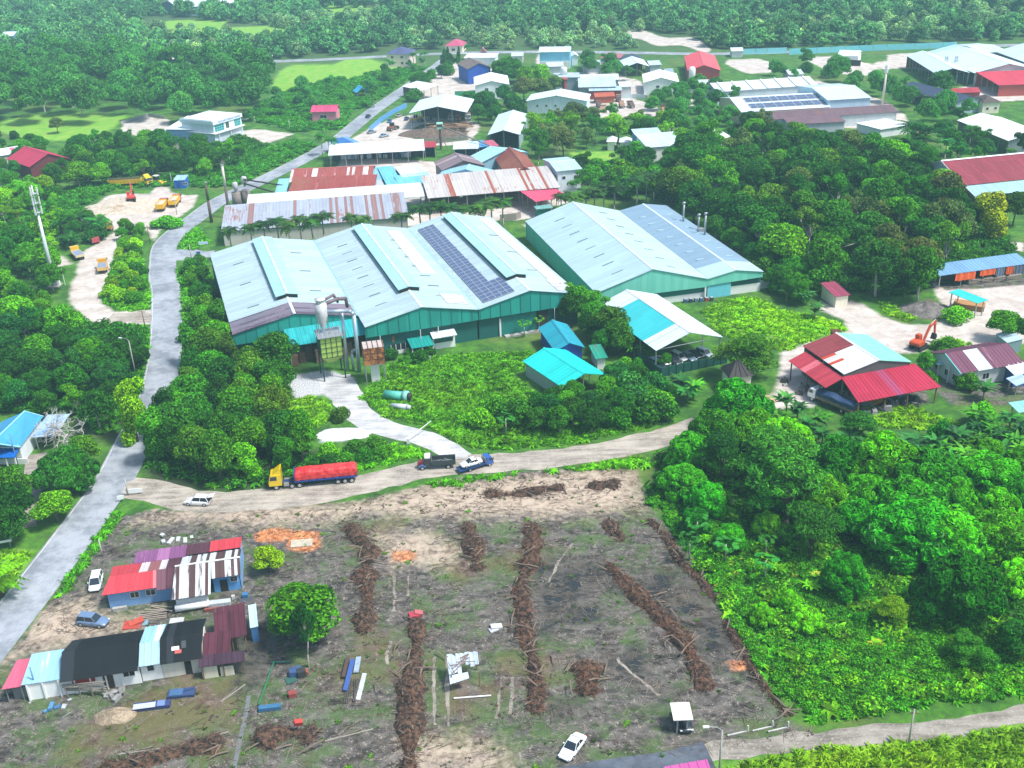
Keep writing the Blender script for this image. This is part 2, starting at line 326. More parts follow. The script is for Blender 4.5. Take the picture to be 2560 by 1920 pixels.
soil = t.mix(wm, soil, t.mix(t.step(comb, .4, .62), (.02, .019, .018, 1), (.1, .09, .075, 1)))
soil = t.mix(mask('clay', .5, .1), soil, t.mix(t.step(n3, .4, .65), (.42, .14, .04, 1), (.66, .3, .14, 1)))
g = t.mix(mask('soil', .5, .08), g, soil)
g = t.mix(mask('gravel', .5, .08), g, t.mix(t.step(n4, .4, .65), (.3, .31, .32, 1), (.68, .69, .7, 1)))
far = t.n('SeparateXYZ', {0: geo}).outputs[1]
g = t.mix(t.math('MULTIPLY', t.step(far, 560, 700), t.math('SUBTRACT', 1., t.math('MAXIMUM', t.step(A('mown'), .45, .6), t.step(A('sand'), .45, .6)))), g, t.mix(n1, (.03, .075, .02, 1), (.07, .13, .035, 1)))
pud = t.math('MULTIPLY', wm, t.step(t.math('ADD', t.math('MULTIPLY', n2, .6), t.math('MULTIPLY', wv2, .4)), .53, .56))
rough = t.math('SUBTRACT', .95, t.math('MULTIPLY', pud, .85))
hgt = t.math('MULTIPLY', t.math('ADD', comb, t.math('MULTIPLY', n4, .3)), t.math('SUBTRACT', 1., pud))
g = t.mix(pud, g, (.03, .032, .033, 1))
t.bsdf(g, rough, bump=hgt, bs=.7, bd=.35, spec=.4)
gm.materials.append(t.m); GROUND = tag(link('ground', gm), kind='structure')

# ------------------------------------------------------------------ roads
def spline(pts, step=2.):
    w2 = [Vector(p) for p in pts]; out = []
    for i in range(len(w2)-1):
        p0 = w2[max(0, i-1)]; p1 = w2[i]; p2 = w2[i+1]; p3 = w2[min(len(w2)-1, i+2)]
        n = max(1, int((p2-p1).length/step))
        for k in range(n):
            t_ = k/n; out.append(.5*((2*p1)+(p2-p0)*t_+(2*p0-5*p1+4*p2-p3)*t_*t_+(3*p1-p0-3*p2+p3)*t_**3))
    out.append(w2[-1]); return out
def ribbon(name, px, wd, zz, mat, kind='structure', step=2., jit=0., world=None, parent=None, n_across=4):
    c = spline(world or [P(p) for p in px], step); vs = []; fs = []; n = n_across
    for i, p in enumerate(c):
        d = (c[min(i+1, len(c)-1)]-c[max(i-1, 0)]).normalized(); s = Vector((d.y, -d.x, 0))
        a = (wd(i/(len(c)-1)) if callable(wd) else wd)/2; ja = a+rng.uniform(-jit, jit); jb = a+rng.uniform(-jit, jit)
        for k in range(n+1):
            t_ = k/n; off = -ja+(ja+jb)*t_; edge = 0 if 0 < k < n else -.02
            vs.append((p.x+s.x*off, p.y+s.y*off, zz+edge))
        if i: fs += [((i-1)*(n+1)+k, i*(n+1)+k, i*(n+1)+k+1, (i-1)*(n+1)+k+1) for k in range(n)]
    m = MB(); m.add(vs, fs); o = m.build(name, mat, parent, smooth=True)
    if kind: tag(o, kind=kind)
    return o, c
def asphalt(c0, c1, name='asphalt'):
    t = NT(name); geo = t.n('NewGeometry').outputs['Position']
    a = t.noise(geo, .12, 5., .65); b = t.noise(geo, .7, 4.); c_ = t.noise(geo, 6., 2.)
    cr_ = t.n('TexVoronoi', {'Vector': t.n('Mapping', {'Vector': geo, 'Scale': (.5, .22, 1)}).outputs[0], 'Scale': .6}, feature='DISTANCE_TO_EDGE').outputs[0]
    k = t.mix(t.step(t.math('ADD', t.math('MULTIPLY', a, .7), t.math('MULTIPLY', b, .3)), .38, .62), c0, c1)
    k = t.mix(t.math('MULTIPLY', t.step(c_, .5, .7), .3), k, tuple(x*.6 for x in c0[:3])+(1,))
    k = t.mix(t.math('MULTIPLY', t.math('SUBTRACT', 1., t.step(cr_, .0, .02)), .12), k, (.05, .05, .055, 1))
    t.bsdf(k, .62, bump=c_, bs=.25, bd=.02); return t.m
def dirt_track(c0, c1, c2):
    t = NT('dirt_track'); geo = t.n('NewGeometry').outputs['Position']
    a = t.noise(geo, .18, 5., .65); b = t.noise(t.scale(geo, (.12, .9, 1)), 1., 5., .7); c_ = t.noise(geo, 3., 4.)
    k = t.mix(t.step(t.math('ADD', t.math('MULTIPLY', a, .5), t.math('MULTIPLY', b, .5)), .36, .62), c0, c1)
    k = t.mix(t.math('MULTIPLY', t.step(c_, .55, .68), .6), k, c2)
    t.bsdf(k, .9, bump=t.math('ADD', b, c_), bs=.6, bd=.12); return t.m
ASPH = asphalt((.2, .22, .25, 1), (.38, .405, .44, 1)); DIRT = dirt_track((.19, .165, .135, 1), (.46, .41, .34, 1), (.55, .5, .43, 1)); GRAV = dirt_track((.3, .3, .3, 1), (.56, .56, .56, 1), (.64, .63, .61, 1))
ROAD = [z(7,-420,1280), z(7,-150,950), z(7,0,765), z(7,210,500), z(7,420,225), z(4,605,1620), z(4,745,1420), z(4,870,1170), z(4,985,950), z(4,1050,700), z(4,1070,430), z(4,1062,200), c7(1285,1350), c7(1282,1130), c7(1310,930), c7(1450,775), c7(1680,600), c7(1960,400), z(1,1640,1180), z(1,1880,1062), z(1,2080,955), z(2,0,888), z(2,200,725), z(2,400,585), z(2,590,452), z(2,690,375)]
rd, RC = ribbon('road', ROAD, 7.4, .05, ASPH)
WLINE = paint((.62, .63, .62), .7, dirt=.9, sc=.35, name='road_paint')
for sd_ in (-1,):       # worn edge line on the left verge side
    vs = []; cs = [p for p in RC]
    segs = []
    for i in range(1, len(cs)-1):
        d = (cs[i+1]-cs[i-1]).normalized(); s = Vector((d.y, -d.x, 0)); segs.append(Vector((cs[i].x, cs[i].y, 0))-s*3.35)
    ribbon('edge_line', None, .16, .075, WLINE, world=segs[4:], n_across=1)
ribbon('road', [z(1,1500,402), z(1,1850,392), z(2,0,378), z(2,330,360), z(2,660,345), z(2,1050,335), z(2,1600,335), z(2,2212,345), z(3,300,345), z(3,1100,322), z(3,1780,300), z(3,2400,285)], 9, .045, ASPH, step=8)
_, RC2 = ribbon('dirt_road', Qs([(262,1050),(320,1058),(430,1084),(560,1079),(700,1063),(830,1034),(950,1008),(1080,999),(1200,990),(1330,969),(1440,943),(1520,918)]), 6.6, .04, DIRT, jit=.35)
ribbon('gravel_drive', Qs([(1010,1004),(965,970),(900,942),(830,926),(775,893),(745,850),(720,815)]), lambda s: 4.6+2.5*s, .03, GRAV, jit=.3)
ribbon('side_lane', [z(4,1110,30), c7(1520,1010), c7(1720,1040), c7(1900,1030)], 6, .035, ASPH)
ribbon('sand_spur', [z(4,1010,400), z(4,860,395), z(4,700,400)], 6, .035, DIRT, jit=.4)
ribbon('house_lane', [ch(330,1659), ch(400,1250), ch(440,1050), ch(450,820), ch(480,700)], 3.4, .03, dirt_track((.16, .14, .115, 1), (.36, .32, .27, 1), (.42, .38, .33, 1)), jit=.2)
LANE = asphalt((.045, .055, .075, 1), (.11, .13, .16, 1), 'dark_asphalt')
ribbon('lane', [z(8,1200,1790), z(8,1500,1740), z(8,1800,1690), z(8,2212,1635), z(9,60,1610), z(9,200,1585)], 5.2, .06, LANE)
ribbon('dirt_road', [z(9,150,1550), z(9,500,1500), z(9,900,1465), z(9,1300,1425), z(9,1700,1385), z(9,2000,1335), z(9,2300,1270), z(9,2600,1200)], 2.9, .04, dirt_track((.13, .115, .09, 1), (.34, .31, .26, 1), (.46, .42, .36, 1)), jit=.5)
# ------------------------------------------------------------------ buildings
FOOT = []
def foot(loc, yaw, W, D, e=2.2):
    c, s_ = math.cos(yaw), math.sin(yaw)
    FOOT.append([(loc[0]+u*c-v*s_, loc[1]+u*s_+v*c) for u, v in ((-e,-e),(W+e,-e),(W+e,D+e),(-e,D+e))])
def frame(A, B, C, h):
    a = P(A, h); b = P(B, h); u = (b-a); W = math.hypot(u.x, u.y); u = Vector((u.x/W, u.y/W)); v = Vector((-u.y, u.x))
    if isinstance(C, (int, float)): D = float(C)
    else: c = P(C, h); D = (c.x-a.x)*v.x+(c.y-a.y)*v.y
    foot((a.x, a.y), math.atan2(u.y, u.x), W, D)
    return (a.x, a.y, 0), math.atan2(u.y, u.x), W, D
def window(root, W, D, side, s, zz, w_, h_, fr=None, pane=None, ins=.0):
    """frame and pane set into a wall face; s measured along the wall"""
    fm = fr or WHITE; t_ = .07
    def bx(m, a, b, z0, z1, o0, o1):
        if side == 'f': m.box(a, b, ins-o1, ins-o0, z0, z1)
        elif side == 'b': m.box(a, b, D-ins+o0, D-ins+o1, z0, z1)
        elif side == 'l': m.box(ins-o1, ins-o0, a, b, z0, z1)
        else: m.box(W-ins+o0, W-ins+o1, a, b, z0, z1)
    m = MB(); bx(m, s, s+t_, zz, zz+h_, .003, .07); bx(m, s+w_-t_, s+w_, zz, zz+h_, .003, .07); bx(m, s+t_, s+w_-t_, zz, zz+t_, .003, .07); bx(m, s+t_, s+w_-t_, zz+h_-t_, zz+h_, .003, .07)
    if w_ > 1.3: bx(m, s+w_/2-.03, s+w_/2+.03, zz+t_, zz+h_-t_, .003, .06)
    f = m.build('window', fm, root)
    m = MB(); bx(m, s+t_, s+w_-t_, zz+t_, zz+h_-t_, .002, .03); m.build('pane', pane or GLASS, f)
def door(root, W, D, side, s, w_, h_, mat, ins=0., z0=0.):
    m = MB()
    if side == 'f': m.box(s, s+w_, ins-.06, ins-.004, z0, z0+h_)
    elif side == 'r': m.box(W-ins+.004, W-ins+.06, s, s+w_, z0, z0+h_)
    elif side == 'l': m.box(ins-.06, ins-.004, s, s+w_, z0, z0+h_)
    m.build('door', mat, root)
def shed(name, label, cat, A, B, C, he, rh, ax='v', roofc='#d8ecf5', rust=0., alt=None, stripe=0., wallc=None, walls='fblr', gab='fb', ov=.5, rib=1., wt=None, group=None, posts=True, rc=(.17, .065, .04), wz=0., var=.16, ridge=True, floor=None, sl=5., pw=.9, split=None, trim=None):
    loc, yaw, W, D = frame(A, B, C, he)
    root = thing(name, label, cat, loc, yaw, group)
    axis = 'y' if ax in ('v', 'mu') else 'x'
    rm = roof(roofc, alt, stripe, rust, rc, axis, var=var, sl=sl, pw=pw)
    t_ = .12; top = he-.02
    if ax == 'v':
        MB().slope((0,0,he),(0,D,he),(W/2,D,he+rh),(W/2,0,he+rh), rib).build('roof_slope', rm, root)
        MB().slope((W,0,he),(W,D,he),(W/2,D,he+rh),(W/2,0,he+rh), rib).build('roof_slope', rm, root)
        if ridge: MB().prism([(W/2-.35,-.02,he+rh-.02),(W/2,-.02,he+rh+.16),(W/2+.35,-.02,he+rh-.02)], (0, D+.04, 0)).build('ridge_cap', trim or paint(roofc, .5), root)
    elif ax == 'u':
        MB().slope((0,0,he),(W,0,he),(W,D/2,he+rh),(0,D/2,he+rh), rib).build('roof_slope', rm, root)
        MB().slope((0,D,he),(W,D,he),(W,D/2,he+rh),(0,D/2,he+rh), rib).build('roof_slope', rm, root)
        if ridge: MB().prism([(-.02,D/2-.35,he+rh-.02),(-.02,D/2,he+rh+.16),(-.02,D/2+.35,he+rh-.02)], (W+.04, 0, 0)).build('ridge_cap', trim or paint(roofc, .5), root)
    elif ax == 'mv': MB().slope((0,0,he),(W,0,he),(W,D,he+rh),(0,D,he+rh), rib).build('roof_slope', rm, root)
    elif ax == 'mu': MB().slope((0,0,he),(0,D,he),(W,D,he+rh),(W,0,he+rh), rib).build('roof_slope', rm, root)
    elif ax == 'flat': MB().box(0, W, 0, D, he-.25, he).build('roof', rm, root)
    elif ax == 'hip':
        k = min(W, D)/2
        if W >= D: r0 = (k, D/2, he+rh); r1 = (W-k, D/2, he+rh)
        else: r0 = (W/2, k, he+rh); r1 = (W/2, D-k, he+rh)
        c = [(0,0,he),(W,0,he),(W,D,he),(0,D,he)]
        fs = [(0,1,5,4),(1,2,5),(2,3,4,5),(3,0,4),(3,2,1,0)] if W >= D else [(0,1,4),(1,2,5,4),(2,3,5),(3,0,4,5),(3,2,1,0)]
        MB().add(c+[r0, r1], fs).build('roof', rm, root)
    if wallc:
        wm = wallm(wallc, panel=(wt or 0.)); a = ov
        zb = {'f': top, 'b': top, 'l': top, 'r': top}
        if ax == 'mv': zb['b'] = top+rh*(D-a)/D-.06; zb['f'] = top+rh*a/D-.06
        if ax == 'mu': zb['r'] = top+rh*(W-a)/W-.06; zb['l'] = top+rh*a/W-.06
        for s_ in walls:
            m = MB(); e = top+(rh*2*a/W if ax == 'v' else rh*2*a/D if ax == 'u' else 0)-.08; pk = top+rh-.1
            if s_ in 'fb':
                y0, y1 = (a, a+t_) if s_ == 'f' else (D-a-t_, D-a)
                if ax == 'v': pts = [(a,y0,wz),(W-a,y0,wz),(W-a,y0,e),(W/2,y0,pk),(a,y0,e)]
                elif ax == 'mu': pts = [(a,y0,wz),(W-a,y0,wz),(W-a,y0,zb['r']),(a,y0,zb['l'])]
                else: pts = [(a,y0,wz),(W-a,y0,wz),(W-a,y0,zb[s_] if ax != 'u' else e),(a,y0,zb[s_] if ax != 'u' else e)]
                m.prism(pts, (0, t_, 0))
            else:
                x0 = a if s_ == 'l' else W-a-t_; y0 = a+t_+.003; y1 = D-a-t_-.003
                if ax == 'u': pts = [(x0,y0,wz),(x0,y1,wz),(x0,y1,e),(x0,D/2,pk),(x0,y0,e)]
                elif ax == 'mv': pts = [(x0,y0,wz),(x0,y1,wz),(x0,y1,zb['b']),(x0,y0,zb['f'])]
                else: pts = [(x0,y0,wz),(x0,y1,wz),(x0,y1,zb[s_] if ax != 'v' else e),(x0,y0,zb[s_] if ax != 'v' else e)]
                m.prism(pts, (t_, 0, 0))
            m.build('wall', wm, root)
    if posts:
        for s_ in 'fblr':
            if wallc and s_ in walls and wz == 0: continue
            L = W if s_ in 'fb' else D; k = max(1, round(L/6.))
            for i in range(k+1):
                if s_ in 'lr' and i in (0, k): continue
                p_ = ov+.1+(L-2*ov-.2)*i/k
                x, y = {'f': (p_, ov+.1), 'b': (p_, D-ov-.1), 'l': (ov+.1, p_), 'r': (W-ov-.1, p_)}[s_]
                if ax == 'v': zt = he+rh*(1-abs(x-W/2)/(W/2))
                elif ax == 'u': zt = he+rh*(1-abs(y-D/2)/(D/2))
                elif ax == 'mv': zt = he+rh*y/D
                elif ax == 'mu': zt = he+rh*x/W
                else: zt = he
                MB().box(x-.1, x+.1, y-.1, y+.1, 0, zt-.12).build('post', STEEL, root)
    root['W'] = W; root['D'] = D
    return root, W, D

# ---- the large green works: three bays side by side
ROOFW = '#b3cad0'; TEAL = '#1c9a8c'; DTEAL = '#0d5d57'; PTEAL = '#6fc9b4'; CYAN = '#46b6bb'
def slits(root, W, D, he, rh, sidesign, us, vs_, L=2.6):
    """narrow raised vent strips across the sheets"""
    for uu in us:
        for vv in vs_:
            zz = he+rh*(1-abs(uu-W/2)/(W/2)); k = rh/(W/2)*(1 if uu < W/2 else -1)
            MB().hexa([(uu-L/2,vv-.12,zz-k*L/2+.02),(uu+L/2,vv-.12,zz+k*L/2+.02),(uu+L/2,vv+.12,zz+k*L/2+.02),(uu-L/2,vv+.12,zz-k*L/2+.02)],
                      [(uu-L/2,vv-.12,zz-k*L/2+.14),(uu+L/2,vv-.12,zz+k*L/2+.14),(uu+L/2,vv+.12,zz+k*L/2+.14),(uu-L/2,vv+.12,zz-k*L/2+.14)]).build('vent_strip', paint((.12, .2, .2), .6), root)
def monitor(root, W, y0, y1, he, rh, half=2.6, lift=1.05):
    """raised ridge ventilator running along the ridge"""
    zr = he+rh; zs = zr-rh*half/(W/2); m = MB(); base = zs+.1
    r = MB(); mm = roof('#a7d3d6', axis='y', var=.1)
    r.slope((W/2-half,y0,zs+lift),(W/2-half,y1,zs+lift),(W/2,y1,zr+lift),(W/2,y0,zr+lift), .9)
    o = r.build('monitor_roof', mm, root)
    r = MB().slope((W/2+half,y0,zs+lift),(W/2+half,y1,zs+lift),(W/2,y1,zr+lift),(W/2,y0,zr+lift), .9); r.build('monitor_roof', mm, root)
    MB().prism([(W/2-.25,y0-.02,zr+lift+.02),(W/2,y0-.02,zr+lift+.2),(W/2+.25,y0-.02,zr+lift+.02)], (0, y1-y0+.04, 0)).build('monitor_cap', paint('#dff0f0', .5), root)
    for x in (W/2-half+.25, W/2+half-.35):
        MB().box(x, x+.1, y0+.3, y1-.3, zs-.25, zs+lift-.06).build('monitor_louvre', paint('#0c4a48', .6), root)
    MB().prism([(W/2-half+.4,y0+.35,zs-.2),(W/2+half-.4,y0+.35,zs-.2),(W/2+half-.4,y0+.35,zs+lift-.1),(W/2,y0+.35,zr+lift-.12),(W/2-half+.4,y0+.35,zs+lift-.1)], (0, .1, 0)).build('monitor_end', DARK, root)
F1 = dict(x=-31.492, y=211.854, yaw=.3184, w1=27.448, w2=25.954, w3=24.536, L1=58.8, L2=66.24, he=7.855, rh=2.668)
root = thing('factory', 'large green factory hall of three bays with pale ribbed roof and ridge ventilators', 'factory', (F1['x'], F1['y'], 0), F1['yaw'])
FACT = root
foot((F1['x']-F1['w1']*math.cos(F1['yaw']), F1['y']-F1['w1']*math.sin(F1['yaw'])), F1['yaw'], 78.5, 66.5, 1.)
he, rh = F1['he'], F1['rh']
bays = [(-F1['w1'], F1['w1'], F1['L2']-F1['L1'], F1['L2']), (0., F1['w2'], 0., F1['L2']), (F1['w2'], F1['w3'], 0., F1['L2'])]
def half_slope(x_e, x_r, y0, y1, mat, nm='roof_slope'):
    MB().slope((x_e,y0,he),(x_e,y1,he),(x_r,y1,he+rh),(x_r,y0,he+rh), 1.).build(nm, mat, root)
RM = roof(ROOFW, axis='y', var=.15, sl=9., rust=.1, rc=(.3, .35, .37))
RMR = roof('#7f7c8a', alt='#544858', stripe=.45, rust=.6, rc=(.13, .1, .13), axis='y', var=.2, sl=2.2)
for bi, (x0, w_, y0, y1) in enumerate(bays):
    ys = y0+7.5 if bi == 0 else y0
    half_slope(x0+.05, x0+w_/2, ys, y1, RM); half_slope(x0+w_-.05, x0+w_/2, ys, y1, RM)
    if bi == 0:
        half_slope(x0+.05, x0+w_/2, y0, ys-.02, RMR, 'stained_roof_strip'); half_slope(x0+w_-.05, x0+w_/2, y0, ys-.02, RMR, 'stained_roof_strip')
    MB().prism([(x0+w_/2-.3,y0-.02,he+rh),(x0+w_/2,y0-.02,he+rh+.16),(x0+w_/2+.3,y0-.02,he+rh)], (0, y1-y0+.04, 0)).build('ridge_cap', paint('#dfeef2', .5), root)
    # gable: lighter cladding above, recessed dark wall below
    zc = 5.2
    MB().prism([(x0+.1,y0+.3,zc),(x0+w_-.1,y0+.3,zc),(x0+w_-.1,y0+.3,he-.1),(x0+w_/2,y0+.3,he+rh-.12),(x0+.1,y0+.3,he-.1)], (0, .12, 0)).build('gable_cladding', wallm(TEAL, .3, panel=2.4, alt='#0f7a72'), root)
    MB().box(x0+.2, x0+w_-.2, y0+1.2, y0+1.35, 0, zc+.4).build('front_wall', wallm(DTEAL, .3), root)
    MB().prism([(x0+.1,y1-.4,0),(x0+w_-.1,y1-.4,0),(x0+w_-.1,y1-.4,he-.1),(x0+w_/2,y1-.4,he+rh-.12),(x0+.1,y1-.4,he-.1)], (0, .12, 0)).build('back_wall', wallm(TEAL), root)
    for k in range(int(w_//2.4)+1):      # cladding battens
        xx = x0+.4+k*2.4
        if xx < x0+w_-.2: MB().box(xx, xx+.09, y0+.2, y0+.297, zc, he-.12+rh*(1-abs(xx-x0-w_/2)/(w_/2))*.96-.15).build('cladding_batten', paint('#157f76', .6), root)
MB().box(-F1['w1']+.3, -F1['w1']+.42, bays[0][2]+1.4, F1['L2']-.5, 0, he-.1).build('side_wall', wallm(DTEAL), root)
MB().box(F1['w2']+F1['w3']-.5, F1['w2']+F1['w3']-.38, 1.4, F1['L2']-.5, 0, he-.1).build('side_wall', wallm(TEAL), root)
for xx in (0., F1['w2']):      # valley gutters
    yv = bays[0][2] if xx == 0 else 0
    MB().box(xx-.3, xx+.3, yv, F1['L2'], he-.12, he+.06).build('valley_gutter', paint('#8fb9b8', .5, dirt=.7, sc=1.5), root)
# ventilators, vent strips, rooflights in each bay (local copies of the bay frame)
class _O:  pass
for bi, (x0, w_, y0, y1) in enumerate(bays):
    sub = []
    before = set(o.name for o in root.children)
    monitor(root, w_, y0+(10.5, 11.0, 9.0)[bi], y1-2.6, he, rh)
    us = (w_*.2, w_*.8); n = (4, 8, 5)[bi]
    slits(root, w_, 0, he, rh, 1, (w_*.22,), [y0+9+k*(y1-y0-14)/n for k in range(n)] if bi else [y0+12, y0+28, y0+44])
    slits(root, w_, 0, he, rh, 1, (w_*.76,), [y0+8+k*(y1-y0-14)/7 for k in range(7)] if bi == 1 else [y0+16+k*15 for k in range(3)])
    for o in root.children:
        if o.name not in before and x0:
            for vtx in o.data.vertices: vtx.co.x += x0
            o.data.update()
def roof_patch(nm, x0, w_, u0, u1, v0, v1, mat, up=.12):
    def zt(u): return he+rh*(1-abs(u-w_/2)/(w_/2))+up
    MB().hexa([(x0+u0,v0,zt(u0)-.04),(x0+u1,v0,zt(u1)-.04),(x0+u1,v1,zt(u1)-.04),(x0+u0,v1,zt(u0)-.04)], [(x0+u0,v0,zt(u0)),(x0+u1,v0,zt(u1)),(x0+u1,v1,zt(u1)),(x0+u0,v1,zt(u0))]).build(nm, mat, root)
PALE = roof('#e6e3d6', axis='y', var=.18, sl=3.)
for k in range(6): roof_patch('pale_roof_sheet', 0., F1['w2'], 19.2, 23., 25+k*6.2, 25+k*6.2+6.1, PALE)
roof_patch('patched_roof_sheet', 0., F1['w2'], 19.6, 24.6, 3., 10., roof('#c9ccd0', alt='#e0dccb', stripe=.5, axis='y', var=.3, sl=1.5))
for k in range(8): roof_patch('pale_roof_sheet', F1['w2'], F1['w3'], 20., 23.4, 9+k*6.8, 9+k*6.8+6.7, PALE)
roof_patch('patched_roof_sheet', F1['w2'], F1['w3'], 19.4, 23.8, 1., 8.8, roof('#c9ccd0', alt='#e0dccb', stripe=.5, axis='y', var=.3, sl=1.5))
# solar panels, each one a part
t = NT('solar_cell'); tc = t.n('TexCoord').outputs['Object']; t.bsdf(t.mix(t.noise(tc, .8, 2.), (.05, .075, .16, 1), (.11, .15, .26, 1)), .22, spec=.7); SOLAR = t.m
pw_, ph_ = 1.55, 2.05
pnl = MB(); pnl.cur = 0; pnl.box(0, pw_-.12, 0, ph_-.14, .0, .05); pnl.cur = 1
for a in ((-.03,pw_-.09,-.03,0),(-.03,pw_-.09,ph_-.14,ph_-.11)): pnl.box(a[0],a[1],a[2],a[3],-.02,.06)
for a in ((-.03,0,0,ph_-.14),(pw_-.12,pw_-.09,0,ph_-.14)): pnl.box(a[0],a[1],a[2],a[3],-.02,.06)
PNL = pnl.mesh('solar_panel', [SOLAR, paint((.6, .62, .65), .4)])
sl_a = math.atan(rh/(F1['w3']/2))
for r_ in range(29):
    for c_ in range(5 if r_ < 5 else 3):
        u_ = 1.9+c_*pw_*math.cos(sl_a); v_ = 2.2+r_*ph_
        if v_ > 60.5: continue
        o = link('solar_panel', PNL, root); o.location = (F1['w2']+u_, v_, he+rh*u_/(F1['w3']/2)+.2); o.rotation_euler = (0, -sl_a, 0)
# small front additions
y = -.02
MB().box(5.5, 9, .9, 1.17, .9, 2.3).build('front_window_band', GLASS, root)
for k in range(4): MB().box(5.5+k*1.1, 5.62+k*1.1, .8, .9, .9, 2.3).build('window_mullion', WHITE, root)
MB().box(2.0, 9.5, .86, 1.18, 0, .85).build('plinth', WHITE, root)
MB().slope((9.3,-3.2,2.5),(14.4,-3.2,2.5),(14.4,1.0,3.2),(9.3,1.0,3.2), .8).build('awning', roof('#1f9a90', axis='x'), root)
for xx in (9.5, 11.8, 14.2): MB().box(xx-.1, xx+.1, -3, -2.8, 0, 2.45).build('awning_post', WHITE, root)
MB().slope((14.6,-1.6,3.3),(20.2,-1.6,3.3),(20.2,1.,3.9),(14.6,1.,3.9), .8).build('awning', roof('#dfe9ea', axis='x'), root)
MB().box(14.8, 20, -.2, 1.1, 0, 3.2).build('office_lean_to', WHITE, root)
MB().box(15.2, 19.5, -.28, -.203, 1.5, 2.5).build('office_window', glass((.03, .12, .13)), root)
MB().box(F1['w2']+14.2, F1['w2']+16.8, 1.0, 1.19, 0, 4.6).build('doorway', DARK, root)
MB().box(F1['w2']+5.5, F1['w2']+14., 1.02, 1.19, .1, 4.8).build('sliding_door', wallm('#127a71', .3), root)
MB().box(F1['w2']+5., F1['w2']+5.4, .9, 1.19, 0, 4.4).build('door_jamb', WHITE, root)
for xx in (3.2, 12.3, 16.4, F1['w2']+18.2): MB().tube((xx, .25, 0), (xx, .25, 5.2), .09).build('downpipe', WHITE, root)
for xx in (6., 15.2): MB().box(xx, xx+.5, 1.1, 1.19, 2.8, 4.2).build('rust_stain_panel', paint((.3, .14, .06), .8), root)
MB().box(F1['w2']+6, F1['w2']+22, -.4, .85, 0, .35).build('apron_slab', CONC, root)
# open bay of the left hall: awning over sawn timber
ya = bays[0][2]
MB().slope((-16.5,ya-5.2,5.2),(1.5,ya-5.2,5.2),(1.5,ya+.2,7.2),(-16.5,ya+.2,7.2), .9).build('timber_awning', roof('#35b5b8', rust=.28, rc=(.2, .12, .1), axis='x', var=.2), root)
for xx in (-16.2, -8., 1.2): MB().box(xx-.12, xx+.12, ya-5., ya-4.76, 0, 5.1).build('awning_post', STEEL, root)

# ---- second works: two bays, blue-grey roof on the right
F2 = dict(x=20.562, y=234.068, yaw=.2499, v1=28.865, v2=14.816, M=61.5, he=5.35+1.4, rh=4.236, rh3=1.3)
he2, M = 5.35, F2['M']
root = thing('factory', 'pale roofed second factory with mint gables, blue grey right bay and white plinth', 'factory', (F2['x'], F2['y'], 0), F2['yaw'])
foot((F2['x'], F2['y']), F2['yaw'], 43.7, 61.5, 1.)
RB = roof('#b4d0da', axis='y', var=.12, sl=10., rust=.12, rc=(.27, .36, .38)); RBB = roof('#8aa6ba', axis='y', var=.1, sl=9.)
v1, v2 = F2['v1'], F2['v2']
for a, b, r_, mt in ((.05, v1/2, 4.236, RB), (v1-.05, v1/2, 4.236, RB)):
    MB().slope((a,0,he2),(a,M,he2),(b,M,he2+r_),(b,0,he2+r_), 1.).build('roof_slope', mt, root)
MB().slope((v1+.05,7.5,he2),(v1+.05,M,he2),(v1+v2/2,M,he2+1.3),(v1+v2/2,7.5,he2+1.3), 1.).build('blue_roof_slope', RBB, root)
MB().slope((v1+v2,7.5,he2),(v1+v2,M,he2),(v1+v2/2,M,he2+1.3),(v1+v2/2,7.5,he2+1.3), 1.).build('blue_roof_slope', RBB, root)
MB().slope((v1+.05,0,he2),(v1+.05,7.45,he2),(v1+v2/2,7.45,he2+1.3),(v1+v2/2,0,he2+1.3), 1.).build('roof_slope', RB, root)
MB().slope((v1+v2,0,he2),(v1+v2,7.45,he2),(v1+v2/2,7.45,he2+1.3),(v1+v2/2,0,he2+1.3), 1.).build('roof_slope', RB, root)
for xx, zz in ((v1/2, he2+4.236), (v1+v2/2, he2+1.3)):
    MB().prism([(xx-.3,-.02,zz),(xx,-.02,zz+.16),(xx+.3,-.02,zz)], (0, M+.04, 0)).build('ridge_cap', paint('#dceaf0', .5), root)
MB().prism([(.1,.25,he2-2.),(v1-.02,.25,he2-2.2),(v1-.02,.25,he2-.1),(v1/2,.25,he2+4.1),(.1,.25,he2-.1)], (0, .12, 0)).build('gable_cladding', wallm(PTEAL, .2, panel=1.2, alt='#7fd4c0'), root)
MB().prism([(v1+.02,.25,he2-1.9),(v1+v2-.1,.25,he2-1.5),(v1+v2-.1,.25,he2-.1),(v1+v2/2,.25,he2+1.2),(v1+.02,.25,he2-.1)], (0, .12, 0)).build('gable_cladding', wallm(PTEAL, .2, panel=1.2, alt='#7fd4c0'), root)
MB().box(.3, v1-.3, 1., 1.12, 1.6, 4.).build('front_wall', wallm('#12756c', .3), root)
MB().box(.3, v1-.3, .95, 1.13, 0, 1.597).build('plinth', WHITE, root)
MB().box(v1+.2, v1+6.4, .5, .65, 0, he2-1.95).build('sliding_door', wallm('#6cc7d6', .2), root)
MB().box(v1+6.6, v1+v2-.2, .9, 1.05, 0, 2.2).build('plinth', WHITE, root); MB().box(v1+6.6, v1+v2-.2, .92, 1.03, 2.203, 4.2).build('front_wall', wallm(DTEAL, .2), root)
MB().box(v1+v2-.3, v1+v2+3.3, 2., 2.2, 0, 2.2).build('boundary_wall', WHITE, root)
MB().box(v1-.6, v1-.2, .3, .7, 0, 3.3).build('pillar', WHITE, root)
